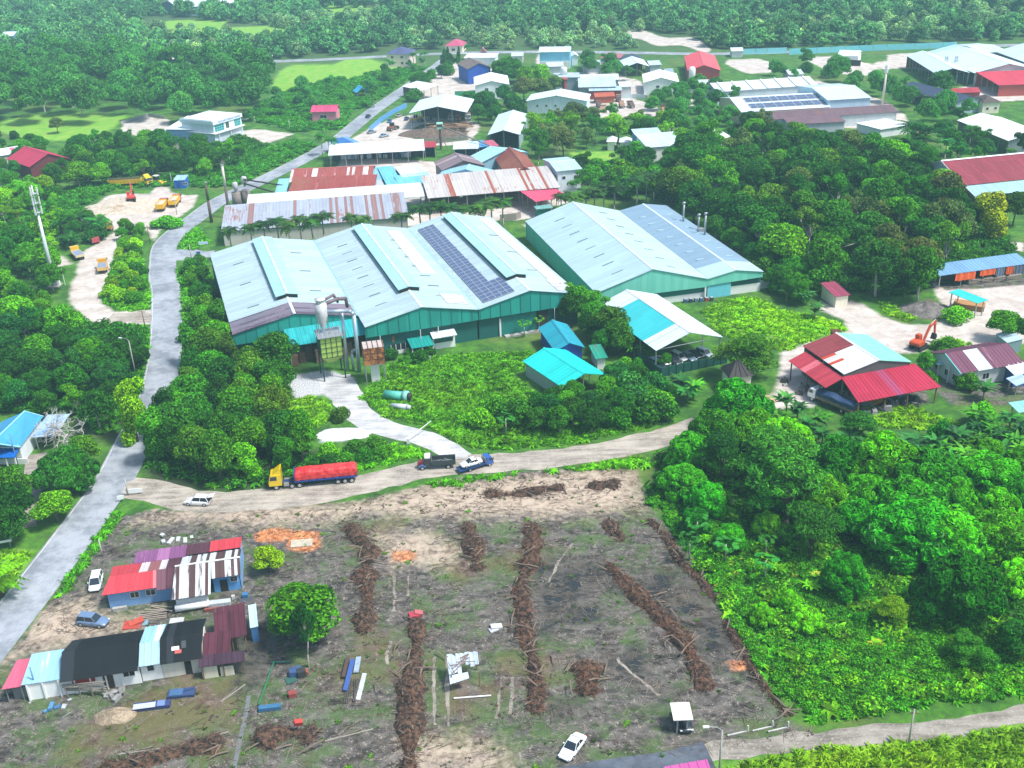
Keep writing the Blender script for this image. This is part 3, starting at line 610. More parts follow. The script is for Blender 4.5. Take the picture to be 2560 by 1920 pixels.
MB().box(.3, .42, 1.2, M-.4, 0, he2-.1).build('side_wall', wallm(PTEAL), root); MB().box(v1+v2-.4, v1+v2-.28, 1.2, M-.4, 0, he2-.1).build('side_wall', wallm('#8fb7c4'), root)
MB().prism([(.1,M-.4,0),(v1-.02,M-.4,0),(v1-.02,M-.4,he2-.1),(v1/2,M-.4,he2+4.1),(.1,M-.4,he2-.1)], (0, .12, 0)).build('back_wall', wallm(PTEAL), root)
MB().prism([(v1+.02,M-.4,0),(v1+v2-.1,M-.4,0),(v1+v2-.1,M-.4,he2-.1),(v1+v2/2,M-.4,he2+1.2),(v1+.02,M-.4,he2-.1)], (0, .12, 0)).build('back_wall', wallm(PTEAL), root)
slits(root, v1, M, he2, 4.236, 1, (7.6,), [6+k*6.6 for k in range(8)], 2.8); slits(root, v1, M, he2, 4.236, 1, (21.,), [5+k*7. for k in range(8)], 2.4)
for k in range(7):
    for uu in (v1+3.4, v1+11.2):
        MB().box(uu-1.1, uu+1.1, 12+k*6.5, 12.2+k*6.5, he2+.55, he2+.75).build('vent_strip', paint('#b9d8e6', .5), root)
for uu, vv, hh in ((v1+12.6, 44., 5.5), (v1+13.6, 36., 4.2), (v1+13.2, 31., 6.)):
    m = MB().tube((uu,vv,he2), (uu,vv,he2+hh), .28, .28, 12); m.tube((uu,vv,he2+hh), (uu,vv,he2+hh+.5), .45, .45, 12); m.build('flue_pipe', STEEL, root, True)
MB().box(v1+12.6, v1+14.2, 33.4, 34.8, he2, he2+1.2).build('fan_housing', STEEL, root)
# ---- helper: rows of windows / doors
def wins(r, side, s0, n, gap, zz, w_=1.2, h_=1.1, ins=.5, pane=None, fr=None):
    root, W, D = r
    lim = (W if side in 'fb' else D)-ins
    for k in range(n):
        if s0+k*gap+w_ > lim-.3: break
        window(root, W, D, side, s0+k*gap, zz, w_, h_, fr, pane, ins)
GREY = '#cfe0e8'
# ---- mid distance works, left block between the road and the palms
shed('factory_shed', 'long striped white and rust roofed shed behind the row of palms', 'shed', z(1,1420,1490), z(2,445,1395), z(1,1415,1372), 4.6, 2.4, 'mv', '#aeb6c4', .4, '#8d706c', .3, wallc='#c9c4bd', walls='fblr', sl=6)
r = shed('shed_roof', 'long low white roof between the rusty halls and the striped shed', 'shed', z(1,1580,1345), z(2,545,1262), z(1,1640,1272), 5.4, 1.2, 'mv', '#e4ebf2', .05, ov=.6)
for k in range(6): MB().box(6+k*12, 7+k*12, .2, 1., 4.2, 5.2).build('bracket', WHITE, r[0])
shed('rusty_hall', 'nearer rust red hall with light blue left end in the left block', 'hall', z(1,1838,1268), z(2,212,1248), z(1,1842,1180), 5.6, 2.0, 'mv', '#a2504b', .5, '#b78a86', .18, wallc='#6f8fa6')
shed('rusty_hall', 'farther rust and white striped hall beside the main road', 'hall', z(1,1856,1172), z(2,208,1150), z(1,1858,1088), 5.4, 2.2, 'u', '#a85a54', .4, '#d7d3d6', .4, wallc='#8b6f6c')
shed('lean_to', 'light blue end roof left of the nearer rust red hall', 'shed', z(1,1757,1272), z(1,1832,1268), z(1,1765,1182), 5.4, 1.6, 'mv', '#8fc6dc', .1)
shed('long_shed', 'long rust streaked white roof with open dark end beside pink canopy', 'shed', z(2,565,1275), z(2,1418,1205), z(2,528,1180), 5.6, 2.6, 'mv', '#c9c4c0', .35, '#9a5a4a', .25, wallc='#7c6a62', walls='bl', sl=12)
shed('canopy', 'bright pink sloping canopy at the palm row gate', 'canopy', z(2,1258,1297), z(2,1468,1262), z(2,1236,1216), 4.6, 1., 'mv', '#dd5a78', .0, posts=True, var=.1)
shed('gate_house', 'small pale green kiosk under the pink canopy', 'kiosk', z(2,1262,1345), z(2,1370,1335), 4., 3., .3, 'flat', '#7fb5b0', wallc='#2f8f86')
# blue and cyan patchwork roofs in the middle of the block
for i, (a, b, c, h_, cl, lab) in enumerate([((203,1160),(300,1155),(200,1092),4.5,'#8cc6e0','sky blue roof right of the rust red halls, leftmost in patchwork'), ((300,1190),(402,1180),(288,1090),4.8,'#76c4dc','deeper cyan roof second from left in the patchwork roofs'), ((402,1140),(570,1120),(398,1085),5.4,'#d3e4ea','white roof in the patchwork between rust halls and brown gable'), ((386,1195),(606,1170),(392,1145),4.6,'#7ecadd','cyan lean roof below the white patchwork roof'), ((600,1180),(872,1165),(640,1140),4.4,'#b7d9e6','pale blue lean roof in front of the blue gable'), ((215,1232),(305,1222),(212,1180),4.2,'#b9bfd0','grey lilac roof beside the nearer rust red hall')]):
    shed('lean_roof', lab, 'shed', z(2,*a), z(2,*b), z(2,*c), h_, 1., 'mv', cl, .08, wallc='#6fa3ad', ov=.3)
shed('workshop_hall', 'brown patched gable hall in the middle of the works', 'hall', z(2,655,1096), z(2,940,1066), z(2,612,1042), 5.6, 2.6, 'v', '#8b7a80', .35, '#a89aa0', .25, wallc='#7d7472')
shed('workshop_hall', 'light blue gable hall in front of the brown patched gable', 'hall', z(2,632,1130), z(2,988,1132), 7., 5.2, 2.2, 'v', '#9fcfe2', .05, wallc='#8fb0c8', ridge=True)
shed('rusty_hall', 'large rust red gable hall with white ridge vents in the works', 'hall', z(2,1080,1143), z(2,1302,1126), z(2,972,1008), 5.8, 3., 'v', '#8d4a40', .55, wallc='#8a6d66')
shed('hall', 'light blue gable roof behind the large rust red hall', 'hall', z(2,900,1050), z(2,1220,980), 9., 5.6, 2.6, 'v', '#a5d6e8', .03, wallc='#86b3c2')
r = shed('store_building', 'tall white box building with pale blue roof right of the rust hall', 'building', z(2,1392,1102), z(2,1560,1086), z(2,1328,1020), 8.5, 1., 'u', '#bcdcea', .05, wallc='#dfe8ee')
wins(r, 'f', 2, 4, 4, 5.5); wins(r, 'l', 2, 3, 4, 5.5)
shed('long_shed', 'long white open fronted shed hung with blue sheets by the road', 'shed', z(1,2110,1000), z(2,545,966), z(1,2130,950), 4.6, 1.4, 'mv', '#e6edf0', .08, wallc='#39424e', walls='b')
for k in range(22):
    p = P(z(2, 20+k*21, 1015-k*.8), 1.); m = MB(); cl = rng.choice(['#3a6fb0', '#89a9c9', '#1d2a3f', '#d5dde6', '#26456e', '#10141c'])
    m.box(-.9, .9, -.1, .1, 0, rng.uniform(1.2, 2.4)); o = m.build('hanging_sheet', paint(cl, .7)); o.location = (p.x, p.y, .4); o.rotation_euler = (0, 0, rng.uniform(-.3, .3)); tag(o, f'cloth sheet hung in the open fronted long shed, {ORD[min(20, k+1)] if k < 20 else ("second last" if k == 20 else "last")} from left', 'cloth', 'sheets hung in the long shed')
shed('lean_roof', 'pale strip roof above the long white open fronted shed', 'shed', z(2,120,952), z(2,470,940), z(2,130,930), 4.2, .6, 'mv', '#dfe9ee', wallc='#777f86')
shed('blue_shed', 'deep blue tarpaulin roof beside the main road fence', 'shed', z(2,15,950), z(2,150,925), z(2,90,882), 3.6, .8, 'mv', '#3f74b4', alt='#6a98cc', stripe=.3)
for a, b, c, cl, lab in (((535,950),(620,945),(538,922),'#b03a48','small red roof beside the conveyor in the log yard'), ((725,960),(890,955),(738,925),'#d5e6ee','white roofed shelter in front of the gable shed at the log yard'), ((890,948),(960,940),(892,915),'#5f9fd6','blue roofed shelter right of the white shelter in the log yard'), ((962,945),(1025,938),(950,914),'#c4667a','pink roofed shelter at the right end of the log yard')):
    shed('shelter', lab, 'shed', z(2,*a), z(2,*b), z(2,*c), 4., .7, 'mv', cl, .1, wallc='#3a5f86', walls='blr')
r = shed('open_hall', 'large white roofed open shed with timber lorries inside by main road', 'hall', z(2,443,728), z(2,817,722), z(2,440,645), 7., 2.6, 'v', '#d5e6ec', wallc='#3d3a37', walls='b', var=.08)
r = shed('gable_shed', 'tall narrow pale blue gable shed right of the log yard', 'shed', z(2,948,868), z(2,1157,866), z(2,893,738), 6., 1.8, 'v', '#cfe4ec', wallc='#9fb6bd', walls='blr', var=.08)
r = shed('wide_hall', 'wide white gable hall with small square windows behind the trees', 'hall', z(2,1195,650), z(2,1592,650), z(2,1122,606), 5.6, 2.4, 'v', '#d9eaf0', wallc='#cfdfe8', var=.08)
wins(r, 'f', 4.5, 3, 4., 3., 1., 1.); wins(r, 'f', 24, 4, 3.8, 3., 1., 1.); door(r[0], r[1], r[2], 'f', 18.5, 4., 3.6, DARK, .5)
r = shed('office_hall', 'white two storey hall with four square windows beside blue roofed yard', 'hall', z(2,862,552), z(2,1090,543), z(2,818,497), 6.6, 2.0, 'v', '#f0f4f4', wallc='#eef2f4', var=.06)
wins(r, 'f', 5, 4, 5., 4., 1.7, 1.3); door(r[0], r[1], r[2], 'f', 3.5, 6, 2., DARK, .5)
shed('brown_shed', 'brown gable roof shed with bright blue wall beside leafy dome tree', 'shed', z(2,818,446), z(2,975,433), z(2,797,405), 7.5, 2.6, 'v', '#7d6f68', .3, wallc='#1f4fae', walls='fblr')
shed('lean_to', 'white tilted lean-to roof over timber by the main road', 'shed', z(2,538,580), z(2,640,560), z(2,645,508), 5., 1.2, 'mu', '#e8eef0', wallc='#6a6058', walls='b')
shed('row_building', 'long low white flat roofed building at the road junction', 'building', z(2,795,372), z(2,1000,370), z(2,790,350), 4., .6, 'mv', '#dfe9f0', wallc='#dfe6ea')
r = shed('house', 'cream bungalow with pink hip roof at the road junction', 'house', z(2,672,298), z(2,790,296), 16., 4., 3., 'hip', '#c75a7a', wallc='#eadfc8', var=.08); wins(r, 'f', 4, 2, 6, 1.2, 2.2, 1.5)
r = shed('house', 'pinkish two storey house with dark blue roof left of junction', 'house', z(2,290,350), z(2,450,348), 16., 7., 3., 'hip', '#5a5f86', wallc='#e3cfc6'); wins(r, 'f', 3, 5, 5.5, 1.4, 1.6, 1.5); wins(r, 'f', 3, 5, 5.5, 4.6, 1.6, 1.4)
shed('hut', 'small pinkish gable hut behind the junction bungalow', 'hut', z(2,905,345), z(2,948,343), 9., 3., 2.4, 'v', '#c98a8c', wallc='#c9aaa4')
r = shed('workers_block', 'white and light blue two storey block with pale roof beyond the yards', 'building', z(2,1276,336), z(2,1482,333), 12., 9., 1.8, 'u', '#d6e6ec', wallc='#7fc9e4'); MB().box(.6, r[1]-.6, .2, .48, 0, 4.2).build('lower_wall', wallm('#f0efe6'), r[0]); wins(r, 'f', 3, 8, 4.5, 1.2, 1.4, 1.4, .2)
shed('annexe', 'small white annexe right of the light blue two storey block', 'building', z(2,1486,362), z(2,1535,360), 10., 5., 1., 'v', '#e2ecf0', wallc='#e5ebec')
shed('house', 'low house with dusty pink roof right of the annexe', 'house', z(2,1672,372), z(2,1810,372), 12., 3.6, 2.2, 'hip', '#b06a74', wallc='#e0d6cc')
shed('house', 'low house with dark roof behind the open gable shed', 'house', z(2,1815,380), z(2,1945,376), 10., 3.6, 2., 'hip', '#4a5566', wallc='#d6d2cb')
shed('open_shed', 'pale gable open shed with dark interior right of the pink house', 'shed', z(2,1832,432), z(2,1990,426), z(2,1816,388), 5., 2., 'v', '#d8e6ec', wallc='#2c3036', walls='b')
r = shed('white_hall', 'white gable hall with two front windows in the far yard', 'hall', z(2,1950,532), z(2,2182,528), z(2,1903,478), 5.6, 2.2, 'v', '#eef2ea', wallc='#f0f3f2', var=.07); wins(r, 'f', 6, 2, 6, 3., 1.6, 1.2)
r = shed('red_hall', 'long red roofed hall with red walls and glazed gable in far yard', 'hall', z(3,48,455), z(3,262,452), z(2,2066,364), 5.6, 2.6, 'v', '#e0606a', .05, wallc='#a83e3e', var=.08)
for k in range(2): MB().lathe([(1.5,0),(1.5,7.5),(1.2,8.2),(.2,8.4)], 14, (2.+0*k, -5-k*3.4, 0)).build('storage_silo', paint((.75,.78,.78),.4), r[0], True)
# flat roofed block with tank
r = shed('flat_block', 'flat roofed grey block with white roof tank beside the leafy trees', 'building', z(2,1375,500), z(2,1545,495), z(2,1370,470), 7., 1., 'flat', '#b9c9cf', wallc='#93a7ae'); MB().lathe([(1.6,0),(1.6,3.),(1.3,3.5),(.2,3.6)], 14, (5, r[2]*.6, 7.)).build('water_tank', WHITE, r[0], True)
shed('stair_tower', 'narrow red tower at the corner of the flat roofed block', 'tower', z(2,1438,510), z(2,1468,508), 6., 9., .3, 'flat', '#b35a56', wallc='#b0544e')
shed('lean_roof', 'long pale strip roof behind the grey roof with vents', 'shed', z(2,1520,518), z(2,1795,512), z(2,1530,490), 5.5, .8, 'mv', '#d5dcd8', wallc='#8b979c')
shed('row_shed', 'grey pale roof with row of dark vents in the far yard', 'shed', z(2,1532,562), z(2,1778,556), z(2,1520,520), 5., 1.6, 'mv', '#c3d6da', wallc='#7d8d93')
r = shed('row_shed', 'low pale blue roof above a red fence in the far yard', 'shed', z(2,1600,585), z(2,1815,580), z(2,1590,565), 4., .6, 'mv', '#b5cfdc', wallc='#8f3f42')
# small buildings right of the trees
for a, b, lab in (((1712,912),(1780,912), 'left one of two small white pyramid roofed cabins'), ((1792,915),(1876,915), 'right one of two small white pyramid roofed cabins')):
    r = shed('cabin', lab, 'cabin', z(2,*a), z(2,*b), 7., 3.4, 1.2, 'hip', '#e9efec', wallc='#e6e6de'); door(r[0], r[1], r[2], 'f', 3., 1.2, 2., DARK, .5)
shed('blue_building', 'bright blue walled building with pale roof behind the wood', 'building', z(2,1905,880), z(2,2080,868), z(2,1888,850), 7., 1.2, 'mv', '#bfe0ec', wallc='#2f74c8')
r = shed('white_building', 'white walled building with pale blue roof at the wood edge', 'building', z(2,1975,950), z(2,2230,930), z(2,1985,885), 6., 1.6, 'mv', '#cfe3ea', wallc='#eef0e8'); wins(r, 'f', 2, 5, 4., 1.5)
shed('white_building', 'pale roof half hidden in trees left of the solar roofed hall', 'building', z(3,140,915), z(3,335,880), z(3,95,850), 5., 1.4, 'u', '#e3eeec', wallc='#dfe5e2')
# ---- far right works
r = shed('ribbed_hall', 'long white hall with raised ribs across its roof', 'hall', z(3,240,592), z(3,890,545), z(3,203,542), 6., 2.2, 'u', '#d9e8ee', wallc='#b9cbd2', var=.1)
for k in range(7):
    uu = (k+.5)*r[1]/7; MB().hexa([(uu-.4,0,6.1),(uu+.4,0,6.1),(uu+.4,r[2]/2,8.3),(uu-.4,r[2]/2,8.3)], [(uu-.4,0,6.5),(uu+.4,0,6.5),(uu+.4,r[2]/2,8.7),(uu-.4,r[2]/2,8.7)]).build('roof_rib', WHITE, r[0])
r = shed('solar_hall', 'pale roofed hall with rectangular blocks of solar panels', 'hall', z(3,395,722), z(3,972,688), z(3,262,628), 6., 2.8, 'u', '#dcebef', wallc='#d9c9a8', var=.06)
W_, D_ = r[1], r[2]
for iu in range(4):
    for iv in range(2):
        for a in range(3):
            for b in range(2):
                o = link('solar_panel', PNL, r[0]); uu = W_*(.14+.21*iu)+a*3.; vv = D_*(.1+.21*iv)+b*2.4; an = math.atan(2.8/(D_/2))
                o.scale = (1.85, 1.1, 1); o.rotation_euler = (an, 0, 0); o.location = (uu, vv, 6+2.8*vv/(D_/2)+.25)
r = shed('grey_hangar', 'tall pale hangar with blue white wall right of solar hall', 'hangar', z(3,950,645), z(3,1235,628), z(3,748,552), 8.5, 2., 'u', '#d0e4ee', wallc='#bcdcec', var=.07)
wins(r, 'f', 4, 4, 8, 2.5, 1.2, 2.)
shed('brown_roof', 'long brown tiled roof with white skylights in front of hangar', 'shed', z(3,608,770), z(3,1405,720), z(3,600,728), 4.6, 1.8, 'u', '#7a636a', .3, alt='#c9c4c6', stripe=.06, wallc='#cfd8da')
shed('brown_roof', 'shorter brown lean roof below the long brown tiled roof', 'shed', z(3,705,802), z(3,1070,782), z(3,640,765), 4., 1.2, 'mv', '#80666e', .3, alt='#8fb0cc', stripe=.08, wallc='#bcc6c8')
shed('white_block', 'white low block under the long brown roof right end', 'building', z(3,1290,832), z(3,1490,800), z(3,1260,770), 3.4, .4, 'flat', '#e2eaf0', wallc='#e5ebee')
r = shed('open_hangar', 'huge pale open sided hangar on concrete yard, leftmost of far right', 'hangar', z(3,1640,472), z(3,1865,468), z(3,1170,362), 6., 2.2, 'v', '#cfe6f2', var=.06, wallc='#8b6a54', walls='b')
shed('open_hangar', 'huge hangar with solar streaked roof, middle of the far right three', 'hangar', z(3,1892,470), z(3,2330,452), z(3,1478,346), 6., 3.6, 'v', '#cfe6ef', alt='#9fbfd6', stripe=.22, var=.08, wallc='#c3cfd2', walls='fb', pw=6., sl=30)
shed('open_hangar', 'huge hangar with grey solar bands, rightmost of the far right three', 'hangar', z(3,2330,442), z(3,2700,430), z(3,1832,338), 6., 3.6, 'v', '#cfe2ea', alt='#8fa9bf', stripe=.4, var=.08, wallc='#c3cfd2', walls='fb', pw=7., sl=30)
r = shed('red_shed', 'bright red roofed shed with red walls at far right edge', 'shed', z(3,2050,548), z(3,2420,535), z(3,1966,482), 5., 1.6, 'mv', '#d8485c', wallc='#b04a44', walls='fb')
shed('dark_shed', 'long dark navy gable roof among trees at the far right', 'shed', z(3,1778,662), z(3,1965,642), z(3,1462,556), 5., 2., 'v', '#3f4a66', wallc='#a3b6c0', walls='fb')
r = shed('house', 'small cream house with dark brown hip roof at far right', 'house', z(3,1948,662), z(3,2070,655), 11., 4.6, 2., 'hip', '#5d4f4a', wallc='#e9dfc9'); wins(r, 'f', 2, 3, 3.6, 1.5)
shed('big_roof', 'broad bright white roof among palms at right edge', 'hall', z(3,2110,905), z(3,2420,885), z(3,1862,768), 6., 2.2, 'v', '#f0f6f8', wallc='#7f8a90', walls='fb', var=.05)
r = shed('white_store', 'small white store with dark opening on far concrete yard', 'building', z(3,1012,358), z(3,1152,362), 16., 5., 1.6, 'u', '#dfecf0', wallc='#e4ebee'); door(r[0], r[1], r[2], 'f', 4, 8, 3., DARK, .5)
# red roofed hangar right
A_ = z(3,1828,1192); B_ = z(3,2420,1132)
loc, yaw, W, D = frame(A_, B_, 26., 7.)
root = thing('rust_hangar', 'large rust red roofed hangar with pale lean-to at right edge', 'hangar', loc, yaw)
MB().slope((0,0,7),(W,0,7),(W,13,11.4),(0,13,11.4), 1.).build('roof_slope', roof('#9c4450', None, 0, .35, (.12,.04,.05), 'x', var=.22), root)
MB().slope((0,26,7),(W,26,7),(W,13,11.4),(0,13,11.4), 1.).build('roof_slope', roof('#9c4450', None, 0, .35, (.12,.04,.05), 'x', var=.22), root)
MB().slope((0,-6,5.2),(W,-6,5.2),(W,-.1,6.8),(0,-.1,6.8), 1.).build('lean_to_roof', roof('#a9cfd6', axis='x'), root)
MB().prism([(-.02,12.5,11.4),(-.02,13,11.65),(-.02,13.5,11.4)], (W, 0, 0)).build('ridge_cap', WHITE, root)
MB().prism([(.3,0,3.),(.3,26,3.),(.3,26,6.9),(.3,13,11.2),(.3,0,6.9)], (.15, 0, 0)).build('gable_wall', wallm('#c3cdd6'), root)
MB().prism([(0,-6,5.2),(0,0,7),(0,13,11.5),(0,26,7),(0,26,6.6),(0,13,11.05),(0,0,6.6),(0,-6,4.8)], (-.12, 0, 0)).build('verge_board', WHITE, root)
MB().box(.2, .5, .5, 7, .9, 2.9).build('side_panel', wallm('#dfe6ea'), root)
for k in range(8): MB().box(.4+k*9, .6+k*9, -5.8, -5.6, 0, 5.1).build('post', STEEL, root); MB().box(.4+k*9, .6+k*9, 12.8, 13, 0, 6.9).build('post', STEEL, root)
MB().box(.6, W-.6, 25, 25.2, 0, 6.8).build('back_wall', wallm('#9aa4aa'), root); MB().box(1., W-1, -.2, 0., 0, 6.6).build('inner_wall', wallm('#5a4a44'), root)
# blue and white office by the road
loc, yaw, W, D = frame(co(840,330), co(1225,215), 17., 8.)
root = thing('office_building', 'white office with teal glass corner windows and blue sign band on parapet', 'office', loc, yaw)
OW = wallm('#dcebf2', .2)
MB().box(0, W, 0, 17, 0, 8.).build('wall', OW, root); MB().box(-.9, W+.7, -1.2, 17.5, 3.9, 4.15).build('canopy_slab', WHITE, root); MB().box(-.5, W+.4, -.5, 17.4, 7.5, 8.9).build('parapet', wallm('#e2f0f6', .15), root); MB().box(.2, W-.3, .3, 16.6, 8.91, 8.95).build('flat_roof', wallm('#d9e4e4', .2), root)
MB().box(-.3, 0.1, .2, 16.6, 8.953, 9.3).build('parapet_upstand', OW, root)
for s0, w_ in ((.6, W*.33), (W*.74, W*.22)):
    f = MB().box(s0, s0+w_, -.08, -.01, 4.4, 7.3).build('window', WHITE, root)
    for a in range(4):
        for b in range(3): MB().box(s0+.06+a*w_/4, s0+(a+1)*w_/4-.06, -.12, -.083, 4.46+b*.95, 4.46+b*.95+.85).build('pane', glass((.0, .28, .3), .1), f)
window(root, W, 17, 'f', W*.43, 4.6, 2., 2.6); window(root, W, 17, 'f', W*.56, 4.6, 2., 2.6)
for k in range(3): MB().box(W*(.1+.42*k), W*(.1+.42*k)+.3, -.9, -.6, 0, 3.9).build('column', OW, root)
MB().box(2, W-2, -.05, -.004, .2, 3.2).build('shutter', wallm('#c9d6de'), root)
cu = bpy.data.curves.new('sign_text', 'FONT'); cu.body = 'MULTI-LAND TECHNOLOGY SDN BHD'; cu.size = 1.; cu.extrude = .02; cu.align_x = 'CENTER'
tx = bpy.data.objects.new('sign_text', cu); COL.objects.link(tx); dg = bpy.context.evaluated_depsgraph_get(); tm = bpy.data.meshes.new_from_object(tx.evaluated_get(dg)); bpy.data.objects.remove(tx)
tm.materials.clear(); tm.materials.append(paint('#2f5fa8', .5)); o = link('sign_lettering', tm, root); o.rotation_euler = (R(90), 0, 0); o.location = (W*.55, -.53, 7.85); w_ = max(v.co.x for v in tm.vertices)*2; o.scale = (W*.78/w_, 1.1, 1)
MB().lathe([(.05,0),(.42,.02),(.42,.06),(.05,.08)], 10).build('sign_emblem', paint('#3a57a8', .5), root); root.children[-1].rotation_euler = (R(90), 0, 0); root.children[-1].location = (W*.08, -.5, 8.2)
r = shed('office_annexe', 'low white roofed annexe with light blue wall left of the office', 'building', co(165,405), co(575,410), co(290,255), 5., 1.2, 'mv', '#e4f1f4', wallc='#8fb8de', var=.05); door(r[0], r[1], r[2], 'f', 1.5, r[1]*.45, 3., wallm('#7fa6d6'), .5)
# left edge houses
r = shed('red_house', 'long house with dark pink gable roof among trees at left', 'house', z(1,188,1075), z(1,455,1020), 20., 5., 3.4, 'v', '#b83a58', .08, wallc='#6a2a30', var=.12)
shed('house_roof', 'white and pink low roof at the left picture edge', 'house', z(1,-40,1010), z(1,145,980), 12., 4.4, 1.4, 'u', '#d9dfe6', alt='#d06a80', stripe=.3, wallc='#c9c4c0')
shed('blue_house', 'distant blue house with white hip roof beside the far field', 'house', z(1,1600,385), z(1,1742,378), 14., 6., 2.4, 'hip', '#e2eef2', wallc='#2f6fc0')
shed('white_roof_house', 'distant white gable roof half hidden in the upper left wood', 'house', z(1,952,350), z(1,1028,348), 14., 7., 2.5, 'v', '#eaf2f2', wallc='#dfe8e8')
shed('white_roof_house', 'distant flat white roof right of the gable in the upper left wood', 'house', z(1,1062,400), z(1,1192,395), 12., 7., 1., 'mv', '#eef4f4', wallc='#dfe8e8')
shed('pale_house', 'distant pale blue roof at the far left edge', 'house', z(1,0,235), z(1,85,232), 14., 10., 2., 'u', '#d5e4ee', wallc='#6fa3d0')
r = shed('pink_house', 'small pink house with bright pink roof left of the main road', 'house', z(1,1995,722), z(1,2165,718), 9., 4., 2., 'u', '#d0517a', wallc='#d98a9a'); window(r[0], r[1], r[2], 'f', 4, 1.2, 3, 1.4, None, None, .5)
shed('blue_tent', 'light blue tarpaulin tent beside palm left of the main road', 'tent', z(2,105,598), z(2,185,590), 7., 2., 2.4, 'v', '#4ab4e6', posts=True)
r = shed('site_cabin', 'bright blue site cabin with pale roof at the sand yard', 'cabin', c7(1405,150), c7(1548,145), 5., 3., .6, 'mv', '#9fc6da', wallc='#1f62c4', ov=.2); door(r[0], r[1], r[2], 'f', 1, 1.2, 2., paint('#174b98'), .2); window(r[0], r[1], r[2], 'f', 3.2, 1.2, 1.6, 1., None, None, .2)
r = shed('far_plant', 'enormous far factory with pale striped roof at the top of the picture', 'factory', z(1,1150,52), z(1,1650,5), 50., 7., 4., 'u', '#dfe9ee', alt='#b58f86', stripe=.3, wallc='#4f6f92', pw=8., sl=20)
# sheds in front of the works
r = shed('cyan_shed', 'teal roofed shed with deep blue side wall right of the green factory', 'shed', c6(290,1335), c6(545,1302), c6(135,1140), 3.6, 1.5, 'v', '#2fa2b6', .08, wallc='#1d46a0', rc=(.1,.08,.08))
r = shed('cyan_shed', 'bright turquoise roofed shed above the tangled bushes', 'shed', c6(355,1640), c6(728,1530), c6(193,1370), 3.4, 1.7, 'v', '#22cfc8', .04, wallc='#9fb0a8', walls='lb', var=.16)
shed('outhouse', 'small white outhouse with dark broken roof beside the turquoise shed', 'hut', c6(635,1400), c6(738,1388), c6(585,1310), 2.8, .8, 'mv', '#2a9a80', .5, wallc='#dfe3e0', rc=(.08,.06,.05))
# teal topped open car shed
loc, yaw, W, D = frame(c6(1140,1330), c6(1700,1215), c6(735,935), 5.2)
root = thing('car_shed', 'open white roofed car shed with turquoise roof panel and dark green fence wall', 'shed', loc, yaw)
hh, rr_ = 5.2, 2.6
m1 = roof('#d3e3ea', axis='y', var=.1)
for a, b, mt, nm in ((0, 3.6, m1, 'loose_roof_sheet'), (3.8, D*.2, m1, 'roof_slope'), (D*.2+.02, D*.78, roof('#3fc2c8', axis='y', var=.1), 'turquoise_roof_panel'), (D*.78+.02, D, m1, 'roof_slope')):
    MB().slope((0,a,hh),(0,b,hh),(W/2,b,hh+rr_),(W/2,a,hh+rr_), 1.).build(nm, mt, root)
MB().slope((W,0,hh),(W,D,hh),(W/2,D,hh+rr_),(W/2,0,hh+rr_), 1.).build('roof_slope', m1, root)
MB().prism([(W/2-.3,-.02,hh+rr_),(W/2,-.02,hh+rr_+.2),(W/2+.3,-.02,hh+rr_)], (0, D, 0)).build('ridge_cap', WHITE, root)
for k in range(5):
    for xx in (.3, W-.3): MB().box(xx-.1, xx+.1, k*D/4*.96+.4, k*D/4*.96+.6, 0, hh-.1).build('post', STEEL, root)
for k in range(4): MB().tube((.3, .5+k*D/4, hh-.1), (W-.3, .5+k*D/4, hh-.1), .07, .07, 5).build('truss', STEEL, root)
GF = wallm('#0f4f46', .3)
MB().box(0, W, -2.2, -2.05, 0, 2.1).build('fence_wall', GF, root); MB().box(-.15, 0, -2.04, D, 0, 2.1).build('fence_wall', GF, root)
MB().box(.2, W-.2, D-.4, D-.3, 0, hh).build('back_wall', wallm('#8a9496'), root)
for k in range(9): MB().box(k*W/9+.1, k*W/9+.22, -2.3, -2.203, 0, 2.15).build('fence_post', paint('#0b3b35'), root)
CARSHED = (loc, yaw, W, D)

# packed low roofs that fill the far yards
for i, (k, a, b, c, h_, cl, wc, lab) in enumerate([(2,(1100,362),(1180,360),10.,3.6,'#c9d6dc','#d6d6d0','small pale roof left of the light blue block'), (2,(1560,420),(1680,416),14.,4.,'#b9cdd6','#9fb0b8','long pale roof behind the flat roofed block'), (2,(1640,625),(1770,618),6.,3.,'#c4674f','#a8543f','row of rusty containers beside the machine yard'), (2,(1800,560),(1880,556),9.,4.,'#d5dfe2','#c3cdd0','small pale shed beside the white gable hall'), (2,(1990,420),(2070,416),12.,4.,'#c3d6e0','#aebcc2','pale shed left of the red roofed hall'), (2,(2090,470),(2150,468),10.,3.6,'#9db0ba','#8b9aa0','grey shed below the red roofed hall'), (3,(60,545),(200,540),9.,4.,'#cdd8da','#b3bfc2','pale plant roof before the red roofed hall'), (3,(330,330),(410,328),9.,3.4,'#dfe8ea','#d2d8d8','white hut at the far clearing'), (3,(1760,600),(1940,592),8.,3.,'#b8404a','#8f3a3c','row of red containers before the red shed'), (3,(1950,340),(2120,330),30.,6.,'#d6e6ec','#b5c2c6','pale roof behind the far right hangars'), (3,(700,480),(800,476),12.,4.,'#d2e0e4','#b9c6ca','pale shed among trees behind the ribbed hall'), (2,(1330,430),(1440,426),12.,4.,'#cfdde2','#b8c4c8','pale roof below the light blue block')]):
    shed('low_shed', lab, 'shed', z(k,*a), z(k,*b), c, h_, 1.2, 'u', cl, .1, wallc=wc)
